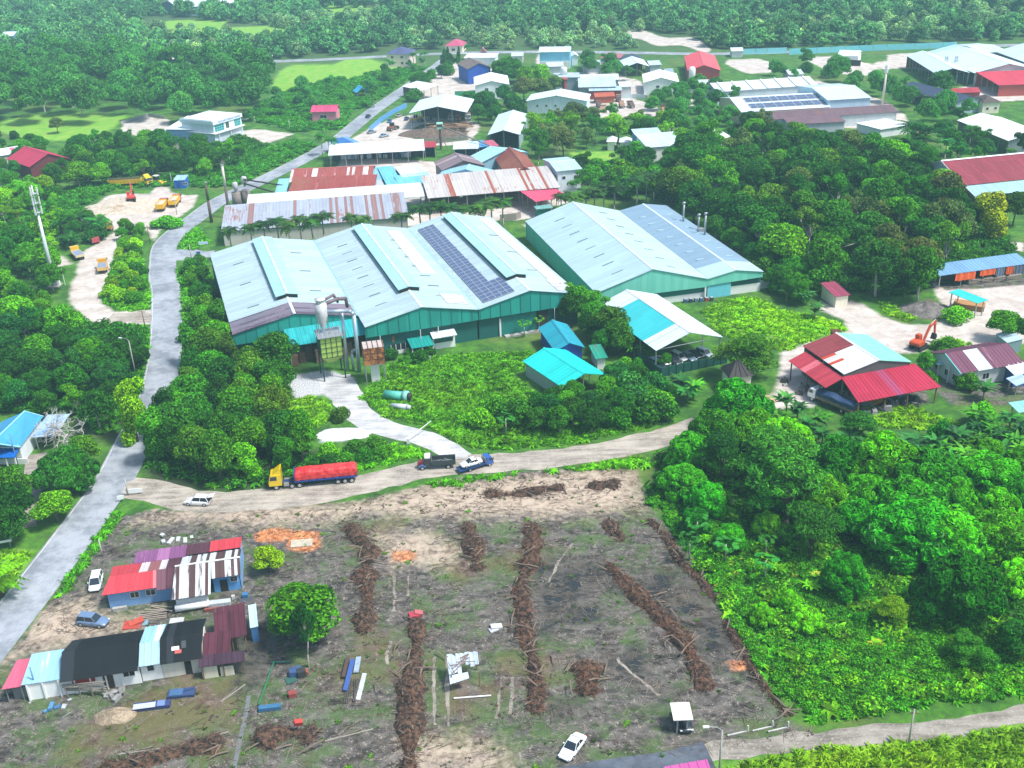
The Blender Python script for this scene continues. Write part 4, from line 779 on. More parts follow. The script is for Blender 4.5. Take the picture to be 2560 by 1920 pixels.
# ---- red workshop on the right
loc, yaw, W, D = frame(cw(830,640), cw(1770,470), cw(290,240), 6.2)
root = thing('workshop', 'open workshop with patchwork red, white and mint roof and red front awning', 'workshop', loc, yaw)
hh, rr_ = 6.2, 1.7
def pan(nm, u0, u1, v0, v1, mt):
    def zt(u): return hh+rr_*(1-abs(u-W/2)/(W/2))
    MB().slope((u0,v0,zt(u0)),(u0,v1,zt(u0)),(u1,v1,zt(u1)),(u1,v0,zt(u1)), .8).build(nm, mt, root)
RR = roof('#8e3e44', '#d9c9c6', .14, .3, (.1,.03,.03), 'y', var=.25); WW = roof('#dbe8ee', axis='y', var=.1); ST = roof('#d7d0cd', '#b5452f', .45, .2, (.35,.08,.03), 'y')
pan('rust_roof_panel', 0, W/2, D*.55, D, RR); pan('white_roof_panel', W*.2, W/2, D*.3, D*.55-.03, WW); pan('striped_roof_panel', 0, W*.2-.03, D*.3, D*.55-.03, ST); pan('white_roof_panel', 0, W/2, 0, D*.3-.03, WW)
pan('mint_roof_panel', W, W/2, 0, D, roof('#8fd3c4', '#a8b0aa', .12, .12, (.25,.2,.16), 'y', var=.15, sl=2.))
MB().prism([(W/2-.3,-.02,hh+rr_),(W/2,-.02,hh+rr_+.18),(W/2+.3,-.02,hh+rr_)], (0, D, 0)).build('ridge_cap', WHITE, root)
PK = roof('#b8304c', '#9a4060', .3, .15, (.28,.08,.14), 'x', var=.2)
MB().slope((-1.2,-7.,3.6),(W+1.8,-7.,3.6),(W+1.,.3,5.6),(-.4,.3,5.6), .8).build('red_awning', PK, root)
MB().slope((-4.,-.2,4.1),(-4.,D*.9,4.1),(-.1,D*.9,5.6),(-.1,-.2,5.6), .8).build('red_side_awning', roof('#c04252', '#cc6a74', .25, .1, (.3,.1,.12), 'y', var=.2), root)
for uu in (.3, W*.35, W*.7, W-.3):
    for vv in (.5, D/2, D-.5): MB().box(uu-.12, uu+.12, vv-.12, vv+.12, 0, hh-.1).build('post', STEEL, root)
for uu in (-.8, W*.33, W*.66, W+1.2): MB().box(uu-.1, uu+.1, -6.6, -6.4, 0, 3.6).build('post', WOOD, root)
for vv in (2, D*.45, D*.85): MB().box(-3.7, -3.5, vv, vv+.2, 0, 4.1).build('post', WOOD, root)
MB().box(.4, W-.4, D-.5, D-.35, 0, hh-.1).build('back_wall', wallm('#7d8d94'), root); MB().prism([(.3,.2,5.6),(W-.3,.2,5.6),(W-.3,.2,6.1),(W/2,.2,hh+rr_-.15),(.3,.2,6.1)], (0, .1, 0)).build('gable_strip', wallm('#55595a'), root)
MB().box(W-.6, W-.45, 1, D-.6, 0, hh-.2).build('side_wall', wallm('#4a4f52'), root)
WK = (loc, yaw, W, D)
def at_local(fr, u, v, zz=0.):
    l, y_, _, _ = fr; c, s = math.cos(y_), math.sin(y_); return (l[0]+u*c-v*s, l[1]+u*s+v*c, zz)
# grey house right
loc, yaw, W, D = frame(cr(845,1220), cr(1500,1110), 11., 3.6)
root = thing('grey_house', 'grey block house with plum roof and one white roof panel', 'house', loc, yaw)
hh, rr_ = 3.6, 2.1; PL = roof('#7a4c60', '#8d6474', .2, .12, (.16,.07,.09), 'x', var=.18)
for a, b, mt, nm in ((0, W*.27, PL, 'roof_slope'), (W*.27+.02, W*.5, roof('#d8e8ec', axis='x', var=.1), 'white_roof_panel'), (W*.5+.02, W, PL, 'roof_slope')):
    MB().slope((a,0,hh),(b,0,hh),(b,D/2,hh+rr_),(a,D/2,hh+rr_), .8).build(nm, mt, root)
MB().slope((0,D,hh),(W,D,hh),(W,D/2,hh+rr_),(0,D/2,hh+rr_), .8).build('roof_slope', PL, root)
MB().prism([(0,0,hh),(0,D/2,hh+rr_),(0,D/2,hh+rr_-.3),(0,0,hh-.3)], (-.14, 0, 0)).build('verge_board', paint('#6fd0cc', .5), root)
GH = wallm('#c3cbca', .5)
MB().box(.5, W-.5, .6, .75, 0, hh-.05).build('wall', GH, root); MB().prism([(.5,.76,0),(.5,D-.5,0),(.5,D-.5,hh),(.5,D/2,hh+rr_-.25),(.5,.76,hh)], (.15, 0, 0)).build('gable_wall', wallm('#d5dada', .4), root)
MB().box(.5, W-.5, D-.65, D-.5, 0, hh-.05).build('wall', GH, root)
window(root, W, D, 'f', W*.38, 1.1, 1.6, 1.4, None, None, .6); window(root, W, D, 'f', W*.16, 1.1, 1.2, 1.3, None, None, .6)
for v_ in (1.5, 4., 7.): window(root, W, D, 'l', v_, 1., 1.5, 1.4, None, None, .5)
MB().box(-.9, .48, 6, 8.6, 2.9, 3.).build('window_hood', paint('#9fd0d4'), root)
for s in (.5, 3.6, 6.8, 9.8): MB().box(-.1, .1, s, s+.2, 0, hh).build('porch_post', WHITE, root)
r = shed('annexe_roof', 'white annexe roof with pink strip right of the grey block house', 'shed', cr(1395,1235), cr(1600,1205), cr(1265,1150), 3., .8, 'mv', '#e2ecf0', alt='#e08a9a', stripe=.15, wallc='#31568f', walls='fl')
shed('tarp_shelter', 'light blue tarpaulin shelter at the right picture edge', 'shelter', cr(1410,1345), cr(1560,1330), cr(1380,1260), 2.4, .8, 'mu', '#bcd6ee', var=.2)
shed('corner_roof', 'mint green sheet roof at right edge above the banana plants', 'shed', cr(1440,1625), cr(1600,1600), cr(1385,1540), 2.6, .6, 'mv', '#8fd6cc', alt='#d5e6e2', stripe=.3)
shed('shack', 'tilted pale blue metal shack beside bush at right edge', 'shack', cr(1320,900), cr(1480,890), 5., 2.4, .7, 'mu', '#bfd8e0', .2, wallc='#8fa6ac', ov=.1)
# long stall with orange tarps
r = shed('long_stall', 'long blue roofed market stall with orange tarpaulins on the sandy yard', 'stall', cr(620,205), cr(1560,75), cr(440,140), 3.6, 1.0, 'mv', '#7ea9cf', alt='#8a7fa8', stripe=.06, wallc='#4a4038', walls='b', var=.12)
OR = paint('#e8632a', .7, dirt=.3)
for a, b, mt, zl in ((.18, .4, OR, 1.5), (.45, .62, OR, 1.9), (.63, .72, paint('#6f7f96', .8), 1.2), (.74, .82, OR, 1.4), (.83, .95, paint('#5a6478', .8), 1.)):
    m = MB(); n = 10; pts = []
    for k in range(n+1):
        for zz in (zl, 3.5): pts.append((r[1]*(a+(b-a)*k/n), .1+.12*math.sin(k*1.9), zz+(.12*math.sin(k*2.3) if zz == zl else 0)))
    m.add(pts, [(2*k, 2*k+2, 2*k+3, 2*k+1) for k in range(n)]); m.build('tarpaulin', mt, r[0])
shed('blue_canopy', 'small deep blue tarpaulin roof left of the long market stall', 'canopy', cr(330,110), cr(480,105), cr(315,30), 3., .8, 'mv', '#1e58c8', alt='#5a9be0', stripe=.3)
# turquoise canopy
r = shed('canopy', 'turquoise flat canopy on thin posts over timber on the sandy yard', 'canopy', cr(1010,490), cr(1120,455), cr(735,375), 4., .2, 'mv', '#3fd2cc', alt='#7fe0dc', stripe=.2, posts=True, ridge=False)
shed('hut', 'small hut with plum and rust roof at the sandy track end', 'hut', z(6,1000,262), z(6,1098,250), z(6,880,195), 3., .8, 'mv', '#a04a62', alt='#7f92a8', stripe=.25, wallc='#e9e4cc', ov=.4)
shed('brick_store', 'tiny dark brown brick store at the grass corner', 'hut', z(6,988,500), z(6,1045,498), 2.6, 2., .3, 'flat', '#6a4238', wallc='#5a342c', ov=.1)
# stone hut under the drooping tree
loc, yaw, W, D = frame(z(6,322,780), z(6,405,772), 4.4, 4.2)
root = thing('stone_hut', 'old whitewashed stone hut with dark sheet hip roof under drooping tree', 'hut', loc, yaw)
rmx = roof('#3a3533', '#57504c', .3, .3, (.06,.05,.045), 'x')
Wv, Dv = 4.4, 4.4; MB().add([(-.4,-.4,4.2),(Wv+.4,-.4,4.2),(Wv+.4,Dv+.4,4.2),(-.4,Dv+.4,4.2),(Wv/2-.3,Dv/2,6.8),(Wv/2+.3,Dv/2,6.8)], [(0,1,5,4),(1,2,5),(2,3,4,5),(3,0,4),(3,2,1,0)]).build('roof', rmx, root)
SW = wallm('#ded6c2', .7)
MB().box(0, 1.8, 0, .3, 0, 4.1).build('wall', SW, root); MB().box(3.4, Wv, 0, .3, 0, 4.1).build('wall', SW, root); MB().box(1.8, 3.4, 0, .3, 3., 4.1).build('lintel', SW, root)
MB().box(0, .3, .303, Dv, 0, 4.1).build('wall', SW, root); MB().box(Wv-.3, Wv, .303, Dv, 0, 4.1).build('wall', SW, root); MB().box(.303, Wv-.303, Dv-.3, Dv, 0, 4.1).build('wall', SW, root)
MB().box(1.85, 3.35, .32, .36, 0, 2.98).build('doorway', DARK, root)
for k in range(5):
    a = k/4; MB().tube((-.4+a*(Wv+.8), -.42, 4.24), (Wv/2-.3+a*.6, Dv/2-.02, 6.84), .06, .06, 5).build('roof_batten', paint('#2a2725'), root)
HUT = (loc, yaw, W, D)
# blue roofed house at the left
hp = 2.6; he_ = 3.6
E1, E2, E3, E4 = [P(p, he_) for p in (ch(262,612), ch(560,215), ch(50,265), ch(-420,600))]; R1, R2 = P(ch(318,148), he_+hp), P(ch(-110,560), he_+hp); O_ = Vector((E1.x, E1.y, 0))
root = thing('blue_roof_house', 'house with sky blue hip roof and deep blue porch roof at left edge', 'house', O_); FOOT.append([(p.x, p.y) for p in (E1, E2, E3, E4)]); FOOT.append([(p.x, p.y) for p in [P(c) for c in (ch(-100,900), ch(300,900), ch(300,600), ch(-100,600))]])
MB().add([p-O_ for p in (E1, E2, E3, E4, R1, R2)], [(0,1,4,5),(1,2,4),(2,3,5,4),(3,0,5),(3,2,1,0)]).build('roof', roof('#4fa6d6', axis='x', var=.14), root)
for a, b, nm in ((R1, R2, 'ridge_cap'), (R2, E1, 'hip_cap'), (R1, E2, 'hip_cap')): MB().tube(a-O_+Vector((0,0,.05)), b-O_+Vector((0,0,.05)), .16, .16, 6).build(nm, paint('#8fcbe0'), root)
def wl(a, b, k=.9): a2 = a.lerp((E1+E2+E3+E4)/4, .08)-O_; b2 = b.lerp((E1+E2+E3+E4)/4, .08)-O_; n_ = Vector((-(b2-a2).y, (b2-a2).x, 0)).normalized()*.2; MB().prism([(a2.x,a2.y,0),(b2.x,b2.y,0),(b2.x,b2.y,3.5),(a2.x,a2.y,3.5)], n_).build('wall', wallm('#e6edf2'), root)
wl(E1, E2); wl(E4, E1); wl(E2, E3)
F1_, F2_ = P(ch(190,745), 2.7)-O_, P(ch(-420,760), 2.7)-O_; G1, G2 = E1.lerp(E4, .03)-O_-Vector((0,0,.25)), E4-O_-Vector((0,0,.25))
MB().slope(F1_, F2_, G2, G1, .8).build('porch_roof', roof('#1468c0', axis='x', var=.1), root); MB().prism([G1+Vector((0,0,.1)), G2+Vector((0,0,.1)), G2+Vector((0,0,.7)), G1+Vector((0,0,.7))], (0, .1, 0)).build('porch_fascia', WHITE, root)
for k in range(6): p = F1_.lerp(F2_, .02+k*.19); MB().box(p.x-.1, p.x+.1, p.y+.2, p.y+.4, 0, 2.65).build('porch_post', WHITE, root)
a = P(ch(370,830))-O_; b = P(ch(-300,840))-O_; MB().prism([a, b, b+Vector((0,0,1.1)), a+Vector((0,0,1.1))], (0, .2, 0)).build('garden_wall', wallm('#e2e4e0'), root)
r = shed('carport', 'pale blue carport roof behind the bare tree at left', 'carport', ch(400,480), ch(700,470), ch(560,215), 3., .4, 'mv', '#a9c9ea', alt='#c9dcf2', stripe=.3)

# ---- lower left dwellings, patchwork of sheets; every sheet patch is a part
VK = [(-9, -9), (0, 0), (6, 2.6), (11.2, 6.5), (15.5, 10.)]
def V(v): return float(np.interp(v, [a for a, b in VK], [b for a, b in VK]))
def patch(root, nm, p, mt, rib=.76, t_=.06):
    MB().slope(*[(a, V(b), c) for a, b, c in p], rib, .05, t_).build(nm, mt, root)
# upper row house
A_ = z(7,652,537); B_ = z(7,1548,408)
loc, yaw, W, D = frame(A_, B_, 12., 3.)
root = thing('row_house', 'long low house with coral red, plum and rust striped patchwork roof', 'house', loc, yaw)
CO = roof('#d84a54', '#d9767c', .3, .06, (.5,.2,.2), 'x', var=.18); CO2 = roof('#c8464f', axis='x', var=.1); PLM = roof('#5d3a45', '#6d4a55', .3, .2, (.1,.06,.07), 'x', var=.2); PUR = roof('#8d5a86', '#9d6a92', .4, 0, axis='x', var=.15); STR = roof('#d3dadd', '#54403f', .52, .25, (.1,.06,.06), 'x', pw=.46, sl=30); STR2 = roof('#ded4d4', '#8d5a5c', .4, .3, (.2,.1,.1), 'x', pw=.8, sl=2.)
zr, ze = 4.3, 3.0
w_ = W/896.
def U(x): return (x-652)*w_
patch(root, 'coral_roof_sheet', ((U(652),0,ze),(U(1000),0,ze),(U(1000),6,zr),(U(700),6,zr)), CO)
patch(root, 'plum_roof_sheet', ((U(1003),-.6,ze-.1),(U(1118),-.6,ze-.1),(U(1118),6,zr),(U(1003),6,zr)), PLM)
patch(root, 'striped_roof_sheet', ((U(1105),-3.2,ze-.3),(U(1355),-3.2,ze-.3),(U(1355),6,zr+.12),(U(1122),6,zr+.12)), STR)
patch(root, 'striped_roof_sheet', ((U(1358),.2,ze+.1),(U(1548),.2,ze+.1),(U(1548),6,zr+.12),(U(1358),6,zr+.12)), STR)
patch(root, 'coral_roof_sheet', ((U(690),11.2,ze+.4),(U(880),11.2,ze+.4),(U(880),6,zr),(U(700),6,zr)), CO2)
patch(root, 'faded_roof_sheet', ((U(884),11.2,ze+.4),(U(1060),11.2,ze+.4),(U(1060),6.1,zr),(U(884),6.1,zr)), STR2)
patch(root, 'plum_roof_sheet', ((U(1063),11.2,ze+.4),(U(1150),11.2,ze+.4),(U(1150),6.1,zr),(U(1063),6.1,zr)), PLM)
patch(root, 'striped_roof_sheet', ((U(1153),11.2,ze+.4),(U(1548),11.2,ze+.4),(U(1548),6.1,zr+.1),(U(1153),6.1,zr+.1)), STR)
patch(root, 'purple_roof_sheet', ((U(830),11.,ze+.5),(U(1170),11.,ze+.5),(U(1170),15.5,ze+.2),(U(830),15.5,ze+.2)), PUR)
patch(root, 'plum_roof_sheet', ((U(1173),11.4,ze+.55),(U(1330),11.4,ze+.55),(U(1330),15.5,ze+.2),(U(1173),15.5,ze+.2)), PLM)
patch(root, 'coral_roof_sheet', ((U(1333),11.4,ze+.6),(U(1545),11.4,ze+.6),(U(1545),15.5,ze+.3),(U(1333),15.5,ze+.3)), CO)
MB().tube((U(1122),V(6),zr+.2),(U(1550),V(6),zr+.22),.14,.14,6).build('ridge_cap', WHITE, root)
BW = wallm('#7fa9d6', .3)
MB().box(U(680), U(1100), .7, .85, 0, ze-.08).build('wall', BW, root); MB().box(U(1358), U(1530), .9, 1.05, 0, ze).build('wall', wallm('#5f9fd8', .3), root); MB().box(U(1125), U(1330), -2.4, -2.2, 0, 2.).build('wall', wallm('#d9dfe0', .3), root)
MB().box(U(680), U(680)+.15, .86, 6, 0, ze-.05).build('wall', BW, root); MB().box(U(1535), U(1535)+.15, 1.1, 9.4, 0, ze+.2).build('wall', BW, root); MB().box(U(840), U(1530), 9.41, 9.55, 0, ze).build('wall', BW, root)
for a, b in ((820, 880), (920, 985)): window(root, W, D, 'f', U(a), 1.3, U(b)-U(a), 1.1, None, None, .7)
window(root, W, D, 'f', U(1470), 1.5, U(1520)-U(1470), 1., None, None, .9); door(root, W, D, 'f', U(1400), 1.1, 2.1, DARK, .9)
MB().box(U(700), U(790), -.2, .3, 0, .5).build('planter', CONC, root)
MB().tube((U(1115), -2.6, .7), (U(1330), -2.6, .8), .55, .55, 10).build('white_tank', WHITE, root, True)
# lower row house
VK = [(-9, -9), (0, 0), (5.6, 3.), (11, 7.8), (20, 16.8)]
loc, yaw, W, D = frame(z(7,5,1130), z(7,1310,930), 10., 2.9)
root = thing('row_house', 'long white house with black tarred, pale blue and pink patchwork roof', 'house', loc, yaw)
w_ = W/1305.
def U(x): return (x-5)*w_
BK = roof('#1d2024', '#2a2e33', .3, 0, axis='x', var=.2, rough=.75); PB = roof('#9fd0ea', '#c9e6f4', .4, 0, axis='x', var=.12); PB2 = roof('#a8cbe4', '#3a8fd6', .25, .08, axis='x', var=.15, sl=2.); PI = roof('#d0657f', axis='x', var=.1)
ze, zr = 2.9, 4.3
patch(root, 'pink_roof_sheet', ((U(5),0,ze-.3),(U(125),0,ze-.3),(U(150),7.7,ze+.3),(U(60),7.7,ze+.3)), PI)
patch(root, 'pale_blue_roof_sheet', ((U(130),0,ze-.1),(U(385),0,ze-.1),(U(400),7.9,ze+.8),(U(158),7.9,ze+.8)), PB)
patch(root, 'black_roof_sheet', ((U(383),-.8,ze),(U(880),-.8,ze),(U(880),5.5,zr+.5),(U(383),5.5,zr+.5)), BK, 0)
patch(root, 'black_roof_sheet', ((U(400),10.5,ze+.3),(U(890),10.5,ze+.3),(U(880),5.52,zr+.5),(U(383),5.52,zr+.5)), BK, 0)
patch(root, 'blue_white_roof_sheet', ((U(884),-.2,ze+.1),(U(1020),-.2,ze+.1),(U(1020),5.6,zr),(U(884),5.6,zr)), PB2)
patch(root, 'blue_white_roof_sheet', ((U(890),11,ze+.4),(U(1030),11,ze+.4),(U(1020),5.62,zr),(U(884),5.62,zr)), PB)
patch(root, 'black_roof_sheet', ((U(1024),-.3,ze),(U(1300),-.3,ze),(U(1300),5.6,zr+.4),(U(1024),5.6,zr+.4)), BK, 0)
patch(root, 'black_roof_sheet', ((U(1040),11.,ze+.4),(U(1310),11.,ze+.4),(U(1300),5.62,zr+.4),(U(1024),5.62,zr+.4)), BK, 0)
for a, b, v0, v1_, mt in ((1100,1150,2.2,3.,WHITE),(1120,1165,1.4,2.2,paint('#b5524c')),(1165,1195,2.4,4.,paint('#3a3f45'))):
    v0, v1_ = v0*.54, v1_*.54; zz = lambda v: ze+(zr+.4-ze)*v/3.+.1
    MB().hexa([(U(a),v0,zz(v0)),(U(b),v0,zz(v0)),(U(b),v1_,zz(v1_)),(U(a),v1_,zz(v1_))],[(U(a),v0,zz(v0)+.05),(U(b),v0,zz(v0)+.05),(U(b),v1_,zz(v1_)+.05),(U(a),v1_,zz(v1_)+.05)]).build('loose_sheet', mt, root)
WH = wallm('#eef1f0', .25); WG = wallm('#d6d3c6', .6)
MB().box(U(150), U(880), .2, .35, 0, ze-.2).build('wall', WH, root); MB().box(U(884), U(1020), .5, .65, 0, ze).build('wall', WH, root); MB().box(U(1022), U(1290), .5, .65, 0, ze).build('wall', WG, root)
MB().box(U(150), U(150)+.15, .36, 4.4, 0, ze-.2).build('wall', WH, root); MB().box(U(385), U(1290), 6.6, 6.75, 0, ze).build('wall', WH, root); MB().box(U(1290), U(1290)+.15, .7, 6.5, 0, ze).build('wall', WG, root)
MB().box(U(445), U(590), .02, .18, 1.6, ze-.4).build('red_panel', paint('#a02a2a'), root)
MB().box(U(640), U(705), .05, .19, .1, 2.1).build('barred_doorway', paint((.06,.035,.03)), root)
window(root, W, D, 'f', U(770), 1.4, U(850)-U(770), 1.2, None, DARK, .2); window(root, W, D, 'f', U(925), 1.5, U(975)-U(925), 1., None, None, .5)
door(root, W, D, 'f', U(1170), U(1215)-U(1170), 2.2, DARK, .5)
for k in range(7): MB().box(U(155+k*100), U(155+k*100)+.2, .0, .19, 0, ze-.25).build('pilaster', WH, root)
MB().box(U(50), U(140), 1., 3.8, 0, 1.6).build('covered_goods', paint((.2,.22,.22), .8), root)
for xx in (20, 115): MB().box(U(xx), U(xx)+.12, .4, .52, 0, ze-.4).build('post', STEEL, root)
MB().box(U(150), U(150)+.3, -.4, -.1, 0, .01).build('step', CONC, root)
VK = [(-99, -99), (99, 99)]
# broken rust lean-tos at its right end
PR = roof('#5f3440', '#7a4450', .35, .35, (.1,.05,.055), 'x', var=.3)
for lab, a, b, c, h_, cl in (('sagging plum roofed shack at the right end of the long white house', (1300,950),(1480,925),(1380,800),2.8,PR), ('rusted plum roofed shack behind the sagging one', (1380,830),(1590,790),(1400,640),3.2,PR), ('low collapsing purple roofed shack with broken front walls', (1275,1000),(1575,960),(1300,950),2.4,roof('#4a3444', '#6a4a5a', .3, .3, (.08,.05,.06), 'x', var=.3))):
    l2, y2, W2, D2 = frame(z(7,*a), z(7,*b), z(7,*c), h_); r2 = thing('shack', lab, 'shack', l2, y2)
    n = max(2, int(W2/2.2))
    for k in range(n): patch(r2, 'roof_sheet', ((k*W2/n,0,h_+rng.uniform(-.1,.1)),((k+1)*W2/n-.04,0,h_+rng.uniform(-.1,.1)),((k+1)*W2/n-.04,D2*rng.uniform(.92,1.05),h_+.7),(k*W2/n,D2,h_+.7+rng.uniform(-.1,.1))), cl)
    for s in range(max(2, int(W2/2.4))):
        if rng.random() < .75: MB().box(s*2.4+.2, s*2.4+rng.uniform(1.6, 2.3), .5, .6, 0, h_-rng.uniform(.3, .9)).build('wall_panel', wallm(rng.choice(['#d6d2bd', '#9fc0c6', '#6f6a60', '#cfd6d6']), .6), r2)
    MB().box(.3, W2-.3, D2-.5, D2-.38, 0, h_+.4).build('back_wall', wallm('#6a655c', .6), r2)
    for xx in (.3, W2/2, W2-.4): MB().box(xx, xx+.14, .3, .44, 0, h_-.1).build('post', WOOD, r2)
shed('lean_to', 'small pale blue sheet lean-to beside the round green tree', 'shed', z(7,1608,745), z(7,1660,735), z(7,1618,610), 2.6, .4, 'mv', '#bfe3ec', wallc='#3f74a8', walls='f', ov=.1)
# collapsed metal shed in the field
loc, yaw, W, D = frame(z(8,705,1075), z(8,908,1050), z(8,722,938), 2.3)
root = thing('collapsed_shed', 'collapsed shed with torn pale metal sheets and creeper in cleared field', 'shed', loc, yaw)
SM = roof('#c9d9e6', axis='y', var=.15)
n = 7
for k in range(n):
    y0 = 1.0 if k < 3 else rng.uniform(1.8, 3.2)
    MB().slope((k*W/n,y0,2.2+rng.uniform(-.05,.1)),((k+1)*W/n-.05,y0+rng.uniform(-.2,.4),2.2+rng.uniform(-.05,.1)),((k+1)*W/n-.05,D-rng.uniform(0,.6),3.+rng.uniform(-.1,.1)),(k*W/n,D,3.), .5, .05, .04).build('roof_sheet', SM, root)
MB().slope((0,-.3,1.7),(W*.62,.2,1.9),(W*.6,1.,2.25),(0,.8,2.2), .5, .05, .04).build('bent_sheet', SM, root)
for k in range(9): MB().tube((rng.uniform(0,W), rng.uniform(.5,D), 2.6), (rng.uniform(0,W), rng.uniform(.5,D), 3.), .05, .05, 5).build('rafter', WOOD, root)
for x_ in (.2, W-.3):
    for y_ in (.5, D-.3): MB().box(x_, x_+.12, y_, y_+.12, 0, 2.4).build('post', WOOD, root)
MB().tube((.3,-1.2,.15),(W+1.,-1.6,.2),.1,.1,6).build('fallen_pole', WHITE, root)
# small white canopy at the bottom right of the field with dark car under
r = shed('canopy', 'small white flat carport roof with dark car under it at field edge', 'carport', z(8,2145,1340), z(9,86,1335), z(8,2128,1232), 2.6, .15, 'mv', '#e6e4dc', var=.05, rib=0)
r = shed('roof_corner', 'magenta roof corner at the bottom edge', 'house', z(9,-60,1785), z(9,225,1735), 2.6, 3.5, .8, 'mv', '#c0589a', wallc='#e3d8dc', var=.08)
# ------------------------------------------------------------------ vehicles (x forward, origin on the ground at mid length)
def wheel_meshes(r, w_):
    t_ = MB(); n = 18
    def ring(mb, prof):
        vs = []; 
        for rr, yy in prof:
            for i in range(n): a = 2*math.pi*i/n; vs.append((rr*math.cos(a), yy, rr*math.sin(a)))
        m = len(prof); fs = [(k*n+i, k*n+(i+1) % n, (k+1)*n+(i+1) % n, (k+1)*n+i) for k in range(m-1) for i in range(n)]
        fs += [tuple(range(n))[::-1], tuple(range((m-1)*n, m*n))]; mb.add(vs, fs)
    ring(t_, [(r*.6, -w_/2), (r*.93, -w_/2), (r, -w_*.36), (r, w_*.36), (r*.93, w_/2), (r*.6, w_/2)])
    h = MB(); ring(h, [(r*.56, -w_/2-.015), (r*.6, -w_/2+.0), (r*.6, w_/2), (r*.56, w_/2+.015)]); ring(h, [(r*.2, -w_/2-.05), (r*.2, w_/2+.05)])
    return t_.mesh('wheel', RUBBER, True), h.mesh('rim', paint((.55, .56, .57), .35, .7), False)
_WH = {}
def wheels(root, xs, y, r, w_=.22):
    if (r, w_) not in _WH: _WH[(r, w_)] = wheel_meshes(r, w_)
    a, b = _WH[(r, w_)]
    for x in xs:
        for s in (-1, 1):
            o = link('wheel', a, root); o.location = (x, s*y, r); link('rim', b, o)
def place(name, label, cat, px, front, zz=0., group=None):
    a = P(px); b = P(front); return thing(name, label, cat, (a.x, a.y, zz), math.atan2(b.y-a.y, b.x-a.x), group)
def loft(m, rings):
    k = len(rings[0]); vs = [p for rg in rings for p in rg]
    fs = [(i*k+j, i*k+(j+1) % k, (i+1)*k+(j+1) % k, (i+1)*k+j) for i in range(len(rings)-1) for j in range(k)]
    fs += [tuple(range(k))[::-1], tuple(range((len(rings)-1)*k, len(rings)*k))]; m.add(vs, fs)
def carpaint(c):
    key = ('car', str(c))
    if key in _MC: return _MC[key]
    t = NT('car_paint'); t.bsdf(col(c), .28, .1, **{'Coat Weight': .6, 'Coat Roughness': .08}); _MC[key] = t.m; return t.m
def car(root, c, kind='sedan', tail=False):
    L = {'sedan': 4.5, 'suv': 4.6, 'hatch': 3.9, 'mpv': 4.3}[kind]; h = {'sedan': 1.46, 'suv': 1.7, 'hatch': 1.5, 'mpv': 1.65}[kind]; w_ = .9; bt = h*.58; cp = carpaint(c); l2 = L/2
    st = [(-l2, .72, .42, .74), (-l2+.12, .82, .3, bt*.93), (-l2+.6, .9, .24, bt), (-.6, .91, .22, bt), (.6, .91, .22, bt*.98), (l2-1.0, .9, .24, bt*.93), (l2-.3, .84, .28, bt*.78), (l2, .66, .38, bt*.62)]
    if kind != 'sedan': st[0] = (-l2, .78, .42, bt*.9)
    m = MB(); rings = []
    for x, hw, z0, z1 in st:
        zm = (z0+z1)/2; rings.append([(x,-hw*.96,z0),(x,hw*.96,z0),(x,hw,zm),(x,hw*.95,z1-.05),(x,hw*.84,z1),(x,-hw*.84,z1),(x,-hw*.95,z1-.05),(x,-hw,zm)])
    loft(m, rings); m.build('body', cp, root, True)
    xr, xf = {'sedan': (-l2+.75, l2-1.35), 'suv': (-l2+.1, l2-1.3), 'hatch': (-l2+.12, l2-1.1), 'mpv': (-l2+.1, l2-.95)}[kind]
    tr, tf = {'sedan': (xr+.75, xf-.85), 'suv': (xr+.35, xf-.75), 'hatch': (xr+.4, xf-.75), 'mpv': (xr+.25, xf-.85)}[kind]
    g = MB(); g.hexa([(xr,-.8,bt-.04),(xf,-.78,bt-.06),(xf,.78,bt-.06),(xr,.8,bt-.04)], [(tr,-.62,h-.04),(tf,-.62,h-.04),(tf,.62,h-.04),(tr,.62,h-.04)]); g.build('glasshouse', GLASS, root)
    r_ = MB(); r_.hexa([(tr-.04,-.66,h-.05),(tf+.06,-.65,h-.06),(tf+.06,.65,h-.06),(tr-.04,.66,h-.05)], [(tr+.08,-.58,h+.015),(tf-.08,-.57,h+.01),(tf-.08,.57,h+.01),(tr+.08,.58,h+.015)]); r_.build('roof_panel', cp, root)
    p = MB()
    for s in (-1, 1):
        p.tube((xf, s*.79, bt-.05), (tf, s*.63, h-.04), .035, .035, 5); p.tube((xr, s*.81, bt-.03), (tr, s*.63, h-.04), .06, .06, 5); p.tube(((xr+xf)/2-.1, s*.81, bt-.03), ((tr+tf)/2-.05, s*.635, h-.04), .04, .04, 5)
    p.build('pillars', cp, root)
    for s in (-1, 1):
        MB().box(l2-.32, l2-.06, s*.68-.14, s*.68+.14, bt*.62, bt*.74).build('headlight', paint((.7, .72, .72), .15), root); MB().box(-l2-.015, -l2+.1, s*.66-.13, s*.66+.13, bt*.72, bt*.92).build('taillight', paint((.35, .02, .02), .3), root)
        MB().box(tf+.25, tf+.42, s*.98-.1, s*.98+.1, bt+.02, bt+.16).build('wing_mirror', cp, root)
    MB().box(l2-.1, l2+.01, -.45, .45, .34, .46).build('grille', DARK, root)
    wheels(root, (-l2+.82, l2-.86), .8, .33 if kind != 'suv' else .36)
    if tail:
        MB().hexa([(xr-.95,-.68,h+.22),(xr+.1,-.66,h-.02),(xr+.1,.66,h-.02),(xr-.95,.68,h+.22)], [(xr-.95,-.66,h+.3),(xr+.12,-.64,h+.05),(xr+.12,.64,h+.05),(xr-.95,.66,h+.3)]).build('open_tailgate', cp, root); MB().box(-l2+.02, -l2+.06, -.6, .6, .6, h-.15).build('boot_opening', DARK, root)
